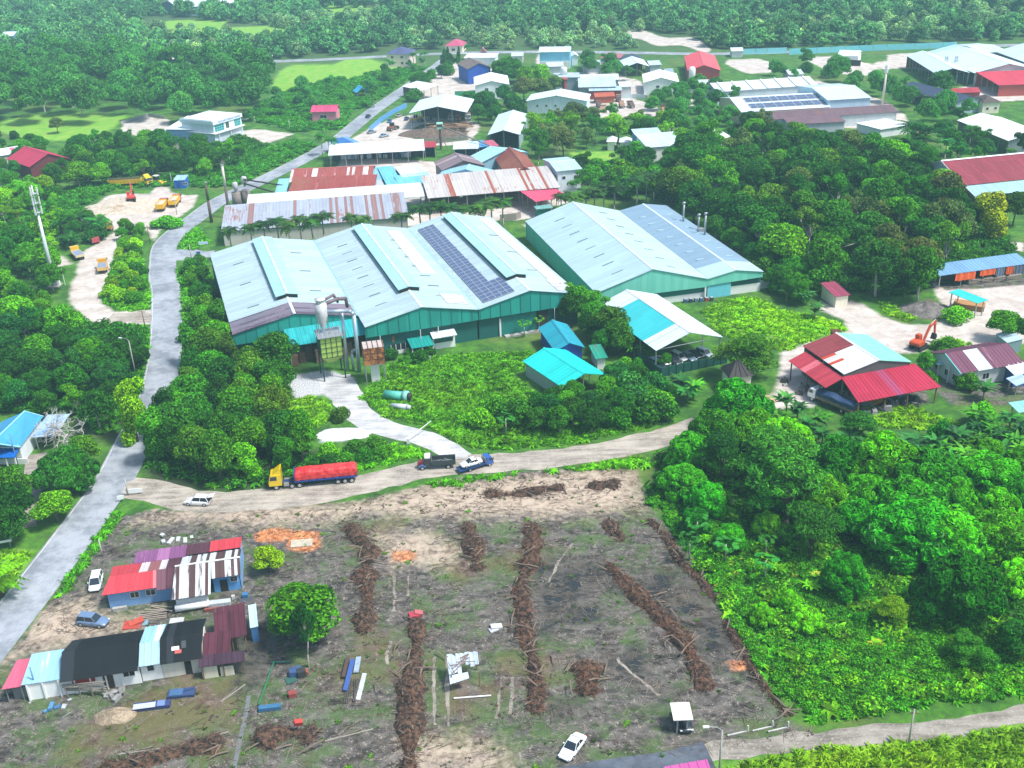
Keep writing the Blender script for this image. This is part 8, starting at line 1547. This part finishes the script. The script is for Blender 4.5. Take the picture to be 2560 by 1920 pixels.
# fences
def fence(label, pts, h_, c, panel=3., mat2=None, name='fence'):
    pts = [P(p) for p in pts]; o = thing(name, label, 'fence', pts[0]); pm = paint(c, .6, dirt=.25)
    for i in range(len(pts)-1):
        a, b = pts[i]-pts[0], pts[i+1]-pts[0]; n = max(1, round((b-a).length/panel))
        for k in range(n):
            p, q_ = a.lerp(b, k/n), a.lerp(b, (k+.97)/n); s = Vector((-(q_-p).y, (q_-p).x, 0)).normalized()*.05
            MB().hexa([p-s, q_-s, q_+s, p+s], [p-s+Vector((0,0,h_)), q_-s+Vector((0,0,h_)), q_+s+Vector((0,0,h_)), p+s+Vector((0,0,h_))]).build('panel', pm, o); MB().tube(p, p+Vector((0, 0, h_+.15)), .07, .07, 5).build('post', mat2 or STEEL, o)
fence('long cyan sheet fence behind the far hangars', [z(3,700,352), z(3,1150,330), z(3,1780,308)], 3.2, '#7fd4e2', 8.); fence('cyan sheet fence right of the far road', [z(3,330,352), z(3,560,345), z(3,690,340)], 3., '#8fd8e4', 8.); fence('dark green sheet fence before the red shed at far right', [z(3,1770,530), z(3,1960,520)], 3.4, '#0f6f60', 5.); fence('blue and white panel fence along the main road', [z(2,190,850), z(2,265,785), z(2,340,735), z(2,430,690)], 2.2, '#5f9fd6', 3.); fence('green panel fence before the white two storey hall', [z(2,740,622), z(2,900,620)], 2.6, '#2f9a6a', 4.); fence('white fence along the far machine yard', [z(2,1590,638), z(2,1880,632), z(2,2000,640)], 2., '#cfdfe0', 5.); fence('wooden paling fence below the rusty long shed', [z(2,1030,1425), z(2,1130,1415), z(2,1165,1400)], 2.2, '#9a8f86', 2.); fence('low concrete wall round the office yard', [z(1,780,800), z(1,955,748), z(1,1060,765)], 1.4, '#9aa0a0', 5.)
# ------------------------------------------------------------------ cleared field: windrows of brush, sticks, puddles, rubbish
tw = NT('brush'); tc = tw.n('NewGeometry').outputs['Position']; nb = tw.noise(tc, 1.6, 3.); nw = tw.n('TexWhiteNoise', {'Vector': tw.n('VectorMath', {0: tc, 1: (3., 3., 3.)}, operation='MULTIPLY').outputs[0]}, noise_dimensions='3D').outputs[0]
tw.bsdf(tw.mix(tw.step(nb, .38, .62), (.023, .015, .011, 1), (.125, .067, .04, 1)), .95); BRUSH = tw.m; PALET = paint((.2, .15, .11), .9, dirt=.5, sc=2); REDB = paint((.2, .075, .035), .95, dirt=.6, sc=1.5, name='red_brush')
def windrow(label, pxs, w_, h_, mats=(BRUSH, PALET, REDB), mix=(.7, .2, .1), dens=46, cat='brush pile'):
    c = spline([P(p) for p in pxs], .8) if len(pxs) > 1 else [P(pxs[0])]; base = c[0].copy(); o = thing('brush_pile', label, cat, base); m = MB(); prev = None; L = 0; rows = []
    for i, p in enumerate(c):
        d = (c[min(i+1, len(c)-1)]-c[max(i-1, 0)]); d = d.normalized() if d.length > 0 else Vector((1, 0, 0)); s = Vector((d.y, -d.x, 0)); f = min(1, (i+1)/2, (len(c)-i)/2); k = (.8+.75*mnoise.noise(Vector((p.x*.3, p.y*.3, 1)))+.35*mnoise.noise(Vector((p.x*.9, p.y*.9, 4))))*f; rows.append((p-base, d, s, k))
    vs = []; n = 8
    for p, d, s, k in rows:
        for j in range(n+1):
            t_ = j/n*2-1; vs.append(p+s*(w_/2*t_*k*(1+.2*mnoise.noise(p*1.3+Vector((j, 0, 0)))))+Vector((0, 0, max(-.05, h_*.75*k*(1-t_*t_)*(1+.5*mnoise.noise(p*1.7+Vector((0, j, 3)))))-.02)))
    m.add(vs, [(i*(n+1)+j, (i+1)*(n+1)+j, (i+1)*(n+1)+j+1, i*(n+1)+j+1) for i in range(len(rows)-1) for j in range(n)]); m.build('mound', BRUSH, o, False)
    tot = int(dens*sum((rows[i+1][0]-rows[i][0]).length for i in range(len(rows)-1)))
    for mi, mt in enumerate(mats):
        m = MB()
        for _ in range(int(tot*mix[mi])):
            p, d, s, k = rows[rng.randrange(len(rows))]; t_ = max(-1.7, min(1.7, rng.gauss(0, .62))); q_ = p+s*(w_/2*t_*k)+Vector((rng.uniform(-.4, .4), rng.uniform(-.4, .4), max(.02, h_*.75*k*(1-t_*t_)))); L = rng.uniform(.35, 1.3); e = Vector((rng.gauss(0, 1), rng.gauss(0, 1), rng.gauss(.05, .45))).normalized()*L
            m.tube(q_-e*.5, q_+e*.5, rng.uniform(.02, .055), .012, 3, False)
        tag(m.build('twigs', mt, o), kind='stuff')
    m = MB()
    for _ in range(max(4, tot//55)):
        p, d, s, k = rows[rng.randrange(len(rows))]; q_ = p+s*rng.gauss(0, w_*.42)+Vector((0, 0, rng.uniform(.1, h_*.7))); e = Vector((rng.gauss(0, 1), rng.gauss(0, 1), rng.gauss(0, .3))).normalized()*rng.uniform(.7, 1.7); m.path([q_-e, q_+Vector((rng.uniform(-.2, .2), rng.uniform(-.2, .2), .1)), q_+e], [.12, .1, .05], 5)
    tag(m.build('branches', PALET, o), kind='stuff')
windrow('dark brush windrow nearest the round tree, running down the field', [z(8,60,90), z(8,130,190), z(8,190,240), z(8,165,400), z(8,175,560), z(8,150,780)], 3.6, 1.3)
windrow('short brush windrow near the field top with ochre patch', [z(8,820,80), z(8,850,190), z(8,870,290), z(8,885,375)], 3.6, 1.2)
windrow('longest brush windrow winding down the middle of the field', [z(8,1230,80), z(8,1240,210), z(8,1215,350), z(8,1160,490), z(8,1180,640), z(8,1190,800), z(8,1240,950), z(8,1265,1110), z(8,1255,1290)], 3.5, 1.3, mix=(.6,.15,.25))
windrow('reddish brush windrow slanting along the right of the field', [z(8,1735,345), z(8,1850,470), z(8,1960,580), z(8,2100,710), z(9,0,800), z(9,60,900), z(9,120,1030), z(9,170,1150)], 3.4, 1.3, mix=(.45,.15,.4))
windrow('dark brush windrow running to the bottom edge left of collapsed shed', [z(8,490,700), z(8,495,850), z(8,475,1000), z(8,455,1150), z(8,450,1400), z(8,440,1660)], 3.5, 1.4)
windrow('round reddish brush heap right of the longest windrow', [z(8,1590,990), z(8,1590,1080), z(8,1585,1180)], 4.4, 1.6, mix=(.4,.15,.45), dens=90)
windrow('low brown brush bank near the dirt track', [z(5,940,1525), z(5,1100,1535), z(5,1250,1515), z(5,1430,1490)], 3.2, .9); windrow('small brush heap at the upper right of the field', [z(5,1600,1490), z(5,1700,1470), z(5,1790,1470)], 4.2, 1.)
windrow('small olive brush strip below the pale upper field', [z(8,1720,60), z(8,1760,120), z(8,1810,185)], 2.6, .8); windrow('brush bank at the bottom left of the field', [z(7,650,1650), z(7,900,1600), z(7,1200,1530), z(7,1430,1480)], 3., 1.); windrow('brush heap with red cloth beside the drain', [z(7,1640,1480), z(7,1800,1430), z(7,2040,1430)], 4.4, 1.4)
windrow('brush line along the upper edge of the overgrown plot', [z(8,1990,60), z(8,2110,180), z(9,0,320), z(9,120,430), z(9,230,560)], 1.7, .6); windrow('brush line along the lower edge of the overgrown plot', [z(9,300,720), z(9,400,900), z(9,560,1150), z(9,690,1300)], 1.7, .6)
# loose sticks all over the soil: too many to count
m = MB()
for k in range(9):
    a = rng.gauss(0, .6); x, y = rng.uniform(-.8, .8), rng.uniform(-.8, .8); L = rng.uniform(.2, .9); m.tube((x-L*math.cos(a), y-L*math.sin(a)*.8, .04), (x+L*math.cos(a), y+L*math.sin(a)*.8, rng.uniform(.03, .16)), .03, .015, 3, False)
STK = [pobj(m.mesh('sticks', PALET)), pobj(m.mesh('sticks', BRUSH)), pobj(m.mesh('sticks', paint((.26, .22, .18), .9, dirt=.4)))]
fp = fill([FIELD], 1.6, .6); set_out('loose_sticks', [(x, y, 0) for x, y in fp], nrg.uniform(.5, 1.3, len(fp)), STK, (1, 1, 1))
m = MB()
for k in range(7): x, y = rng.uniform(-.9, .9), rng.uniform(-.9, .9); s = rng.uniform(.06, .2); m.box(x-s, x+s, y-s*.8, y+s*.8, 0, s*.7)
CLOD = [pobj(m.mesh('clods', paint((.07, .05, .04), .95))), pobj(m.mesh('clods', paint((.2, .17, .14), .95)))]
fp = fill([FIELD], 2.4, .5); set_out('soil_clods', [(x, y, 0) for x, y in fp], nrg.uniform(.3, .9, len(fp)), CLOD, (1, 1, 1))
# wheel tracks worn pale across the soil
TRK = dirt_track((.13, .11, .09, 1), (.34, .3, .25, 1), (.42, .38, .32, 1))
for tk in ([(605,930),(600,1100),(610,1370)], [(690,930),(688,1120),(695,1380)], [(1035,1060),(1030,1180),(1010,1330)], [(1105,1060),(1105,1180),(1090,1300)], [(345,400),(350,520),(345,640)], [(440,400),(435,540)], [(1780,940),(1900,1060),(2060,1180)], [(1500,200),(1430,290),(1340,450)], [(320,830),(300,980)]): ribbon('wheel_track', Zs(8, tk), .5, .015, TRK, jit=.22, step=1., n_across=2)
# drain
t = NT('drain_water'); t.bsdf((.16, .17, .17, 1), .12, spec=.6); ribbon('drain', [z(7,1600,1180), z(7,1575,1330), z(7,1540,1480), z(7,1500,1680)], .55, .03, t.m, n_across=1)
# rubbish: small single things
def scrap(name, label, px, parts, cat='rubbish', yaw=0.):
    o = thing(name, label, cat, P(px), yaw)
    for nm, (x0, x1, y0, y1, z0, z1), c, tilt in parts:
        e = MB().box(x0, x1, y0, y1, z0, z1).build(nm, paint(tuple(x*.62+.02 for x in col(c)[:3]), .85, dirt=.75, sc=2.2) if not isinstance(c, bpy.types.Material) else c, o); e.rotation_euler = tilt
scrap('tarpaulin', 'crumpled red tarpaulin between the two long houses', z(7,860,725), [('sheet', (-1.4,1.2,-1.,.9,.02,.12), '#e0432e', (0,.05,.1)), ('fold', (-.6,1.5,-.4,.7,.1,.35), '#e85a3a', (.1,-.1,.5)), ('blue_corner', (1.2,2.,-.6,.5,.02,.1), '#8fc0d6', (0,0,.2))])
scrap('plank_pile', 'jumble of pale planks beside the red tarpaulin', z(7,970,690), [('plank', (-2.5+k*.2,2.2,-.1+k*.35,.1+k*.35,.05+k*.06,.12+k*.06), (.5,.42,.33), (0,rng.uniform(-.04,.04),rng.uniform(-.4,.4))) for k in range(8)], 'planks')
scrap('panel_stack', 'white sheet lying behind the black roof', z(7,1135,705), [('sheet', (-1.,1.,-.8,.8,.03,.1), '#eef2f4', (0,0,.1))])
scrap('cupboard_scrap', 'blue broken cupboard below the long white house', z(7,1170,1175), [('carcase', (-1.7,1.7,-.7,.7,.05,.5), '#1d4a86', (.06,0,.1)), ('door', (-1.5,.2,-.6,.6,.52,.58), '#3f74a8', (.05,.03,.12)), ('slat', (.3,1.5,-.1,.1,.55,.62), '#16407a', (0,0,.3))])
scrap('mattress_scrap', 'blue and white mattress roll on the ground below the house', z(7,985,1255), [('roll', (-2.4,2.2,-.55,.55,.03,.55), '#2b3f8a', (.05,0,.12)), ('cover', (-2.4,.4,-.6,.3,.553,.62), '#dfe6ee', (.05,0,.14)), ('stripe', (.6,1.6,-.5,.5,.56,.6), '#7f9fd6', (.05,0,.12))])
scrap('metal_frame', 'green metal bed frame with blue trough in the field', z(7,1705,1150), [('long_rail', (-.1,.1,-3.,5.2,.4,.55), '#1f8a5a', (0,0,-.05)), ('head_rail', (-.1,2.6,5.,5.2,.3,.5), '#2f7a6a', (0,0,.0)), ('trough', (-.5,2.3,-4.,-3.3,.05,.6), '#2f7fb0', (0,0,.12)), ('crate', (2.8,3.8,-2.6,-1.8,.0,.6), '#b0403a', (0,0,.3))])
scrap('rubbish_heap', 'heap of bags and junk beside the slender pale trunk', z(7,1905,1050), [('sack', (-.9,.4,-.5,.6,.0,.9), '#2f5f9a', (0,.1,.2)), ('bin', (.1,1.2,-.9,.1,.0,1.), '#1f2a2c', (0,0,.4)), ('box', (.9,1.6,-.3,.4,.02,.6), '#c0603a', (0,0,.1)), ('mat', (-1.6,-.2,-1.2,.1,.02,.15), '#1f6a5a', (0,0,.5)), ('sack', (-.2,.6,.5,1.2,0,.7), '#3f6a8a', (0,0,.1))])
scrap('red_scrap', 'red plastic scraps at the head of the dark windrow', z(8,480,675), [('piece', (-.9,.6,-.5,.5,.1,.7), '#c9304a', (.2,.1,.4)), ('piece', (-.2,1.,-.2,.6,.3,.9), '#d86a70', (.1,.3,.1)), ('piece', (-.4,.5,-.8,-.2,.05,.4), '#a82a3a', (0,.2,.8))])
scrap('sack', 'white plastic sack lying in the field', z(8,1005,745), [('bag', (-.8,.8,-.5,.5,.02,.4), '#f2f4f6', (0,.1,.2)), ('flap', (-1.2,.1,-.7,.2,.02,.2), '#e6eaee', (0,0,.5))])
scrap('junk_stack', 'blue and white sheets with sticks in the field, left of windrow', z(8,95,1060), [('blue_sheet', (-1.1,-.5,-3.,3.,.1,.3), '#2f62b8', (0,.2,-.05)), ('white_sheet', (-.2,.5,.5,3.6,.2,.35), '#bcd2e8', (0,-.1,.0)), ('brown_board', (-1.7,-1.2,-.5,3.4,.1,.4), '#5a3a34', (0,.1,-.03)), ('white_board', (.9,1.5,-4.4,.6,.05,.25), '#e6eef2', (0,.1,-.06))]+[('stick', (-1.+k*.25,-.93+k*.25,-5.,-.5,.1+k*.04,.17+k*.04), (.16,.12,.09), (0,0,rng.uniform(-.15,.15))) for k in range(9)], 'rubbish')
scrap('red_flag', 'red cloth stuck in the brush heap beside the drain', z(7,1905,1400), [('cloth', (-.5,.5,-.3,.3,1.2,1.9), '#e23a30', (.3,.2,.4))])
scrap('concrete_slab', 'pale concrete slab on the orange clay', z(7,1940,205), [('slab', (-1.7,1.7,-1.,1.,.02,.22), '#e8dcc0', (0,0,.08))], 'slab')
scrap('white_rubbish', 'white rubbish strewn behind the purple roof', z(7,1120,190), [('bag', (-3+k*1.1,-2.4+k*1.1,rng.uniform(-1.2,.2),rng.uniform(.4,1.),.02,.3), '#e8ecee', (0,.1,rng.uniform(-.5,.5))) for k in range(6)])
scrap('yard_clutter', 'clutter of white buckets and planks by the striped roof end', z(7,1440,590), [('bundle', (-2.2,1.,-.6,.4,.02,.6), '#dfe8ee', (0,.05,.2)), ('bucket', (1.2,1.7,.6,1.1,0,.5), '#e6e9ea', (0,0,.3)), ('plank', (.2,3.,1.2,1.4,.05,.15), '#6a5a4c', (0,.05,.6)), ('tub', (2.6,3.4,.8,1.6,0,.6), '#2f86c0', (0,0,.1)), ('sheet', (2.2,4.2,-1.2,.2,.03,.2), '#4a5060', (0,.05,.4)), ('brick_row', (-2.6,-.4,-1.6,-1.2,.02,.5), '#a85a48', (0,0,.12))], 'clutter')
scrap('scaffold_frame', 'rough pole scaffold leaning by the long white house', z(7,560,1180), [('pole', (-2.8,2.8,-.06,.06,.8+.3*k,.92+.3*k), (.42,.36,.3), (0,rng.uniform(-.12,.12),rng.uniform(-.12,.12))) for k in range(5)]+[('upright', (-2.4+1.6*k,-2.28+1.6*k,-.3,-.18,0,1.9), (.36,.3,.25), (0,rng.uniform(-.1,.1),0)) for k in range(4)], 'scaffold')
scrap('rubble_heap', 'grey rubble heap right of the pole scaffold', z(7,700,1190), [('chunk', (-.9+.5*k,-.3+.5*k,rng.uniform(-.8,0),rng.uniform(.2,.9),0,rng.uniform(.3,.8)), (.45,.44,.42), (rng.uniform(-.3,.3),rng.uniform(-.3,.3),rng.uniform(-1,1))) for k in range(6)])
scrap('bag_litter', 'blue and white litter on the grass below the pale blue roof', z(7,370,1255), [('bag', (-1.8+.8*k,-1.3+.8*k,rng.uniform(-.9,.1),rng.uniform(.3,.8),0,rng.uniform(.15,.4)), rng.choice(['#5fa3d6', '#dfe9f0', '#3f7fb8']), (0,.1,rng.uniform(-1,1))) for k in range(6)])
for i, (x, y, a, L) in enumerate([(1500,1170,.9,4.), (60,1440,.3,6.), (1340,1460,.4,5.), (900,1545,.15,5.)]): scrap('timber_pole', ['white pole beside the drain head', 'pale plank pair at the left field bottom', 'pale planks on the brush bank', 'long pale plank on the brush bank'][i], z(7,x,y) if i != 1 else z(8,x,y), [('pole', (-L/2,L/2,-.08,.08,.05,.2), '#b5ae9e', (0,0,0)), ('pole', (-L*.4,L*.3,.3,.42,.05,.16), '#948a7a', (0,0,.12))], 'pole', a)
for i, (x, y) in enumerate([(380,1425),(540,1395),(640,1400)]): scrap('pipe_scrap', f"white broken pipe frame by the lower right lane, {ORD[i+1]} from left", z(9,x,y), [('pipe', (-1.6,1.2,-.07,.07,.05,.2), '#f0eee8', (0,.06,.3)), ('stub', (1.1,1.25,-.1,.1,.05,.9), '#f0eee8', (0,0,.3))], 'pipe')
scrap('clay_pallet', 'orange rubble patch pallet at the overgrown plot edge', z(9,395,985), [('rubble', (-1.2+.5*k,-.8+.5*k,rng.uniform(-.6,0),rng.uniform(.1,.6),0,rng.uniform(.1,.3)), '#c98058', (0,0,rng.uniform(-1,1))) for k in range(6)])
# workshop contents
NUMW = ORD[1:]+['second last', 'last']
for rn, v0, v1, n_ in (('front row', -6.3, -4, 9), ('middle row', -3.4, -.5, 9), ('back row', .5, 5, 8)):
    for i in range(n_):
        u = .6+(WK[2]-1.6)*(i+rng.uniform(.2, .8))/n_; a, b_, c_ = rng.uniform(.4, 1.2), rng.uniform(.4, 1.1), rng.uniform(.5, 1.5); o = thing('machine_part', f"dark machine part under the red workshop awning, {NUMW[i]} from left in {rn}", 'machine part', at_local(WK, u, rng.uniform(v0, v1)), rng.uniform(0, 3), 'parts stored in the workshop'); cc = rng.choice([(.05,.045,.04), (.12,.1,.085), (.2,.17,.13), (.08,.08,.09), (.3,.3,.3)])
        MB().hexa([(-a,-b_,0),(a,-b_,0),(a,b_,0),(-a,b_,0)], [(-a*.7,-b_*.8,c_),(a*.8,-b_*.7,c_*.9),(a*.6,b_*.8,c_),(-a*.8,b_*.7,c_*1.1)]).build('casing', paint(cc, .6, dirt=.5, sc=2), o); MB().tube((-a*.5,0,c_*.8),(a*.6,0,c_*1.25),.12,.1,6).build('shaft', STEEL, o)
for i in range(9):
    o = thing('engine_block', f"dusty engine block beside the left side awning, {NUMW[i]} from front", 'machine part', at_local(WK, rng.uniform(-6,-2.4), (WK[3]-2)*(i+.5)/9), rng.uniform(0,3), 'engine blocks beside the workshop'); a, c_ = rng.uniform(.4,1.), rng.uniform(.4,1.)
    MB().hexa([(-a,-a*.7,0),(a,-a*.7,0),(a,a*.7,0),(-a,a*.7,0)], [(-a*.7,-a*.5,c_),(a*.7,-a*.6,c_),(a*.6,a*.5,c_*1.1),(-a*.7,a*.5,c_)]).build('block', paint(rng.choice([(.25,.2,.16),(.1,.09,.08),(.45,.42,.38)]), .7, dirt=.5), o); MB().tube((0,0,c_),(0,.1,c_+.3),.15,.12,7).build('pulley', DARK, o)
scrap('yellow_cabinet', 'bright yellow steel skip at the front corner of the workshop', cw(1235,1030), [('body', (-1.5,1.5,-.9,.9,.0,2.3), '#f0b414', (0,0,.1)), ('recess', (-1.3,.2,-.93,-.903,.4,1.9), '#c98f10', (0,0,.1))], 'skip', WK[1]); scrap('pale_cabinet', 'pale blue cabinet under the workshop awning', cw(1590,950), [('body', (-.8,.8,-.6,.6,.2,2.), '#9fd0dc', (0,0,.1)), ('lid', (-.85,.85,-.65,.65,2.003,2.1), '#7fb4c4', (0,0,.1))], 'cabinet', WK[1])
for i in range(4): scrap('timber_bundle', f"bundle of weathered boards before the market stall, {ORD[i+1]} from left", cr(960+i*130,270-i*14), [('board_layer', (-2.2,2.2,-1.4,1.4,.1+.22*k,.28+.22*k), (.42,.35,.27), (0,0,rng.uniform(-.1,.1))) for k in range(5)], 'timber', .2)
scrap('timber_bundle', 'fresh orange timber stacked under the turquoise canopy', cr(920,540), [('board_layer', (-3.4,3.4,-1.6,1.6,.2+.3*k,.42+.3*k), '#d99a5a', (0,0,.0)) for k in range(4)], 'timber', -.5)
for i in range(6): scrap('drum', f"drum or sack by the pale factory doors, {ORD[i+1]} from left", c6(1385+i*44,925-i*3), [('drum', (-.4,.4,-.4,.4,0,.9), ['#2f5fa0','#1f3a6a','#6f8aa8','#3f6fae','#c03a34','#2f3a44'][i], (0,0,.2)), ('lid', (-.36,.36,-.36,.36,.903,.96), '#c9d2d6', (0,0,.2))], 'drum')
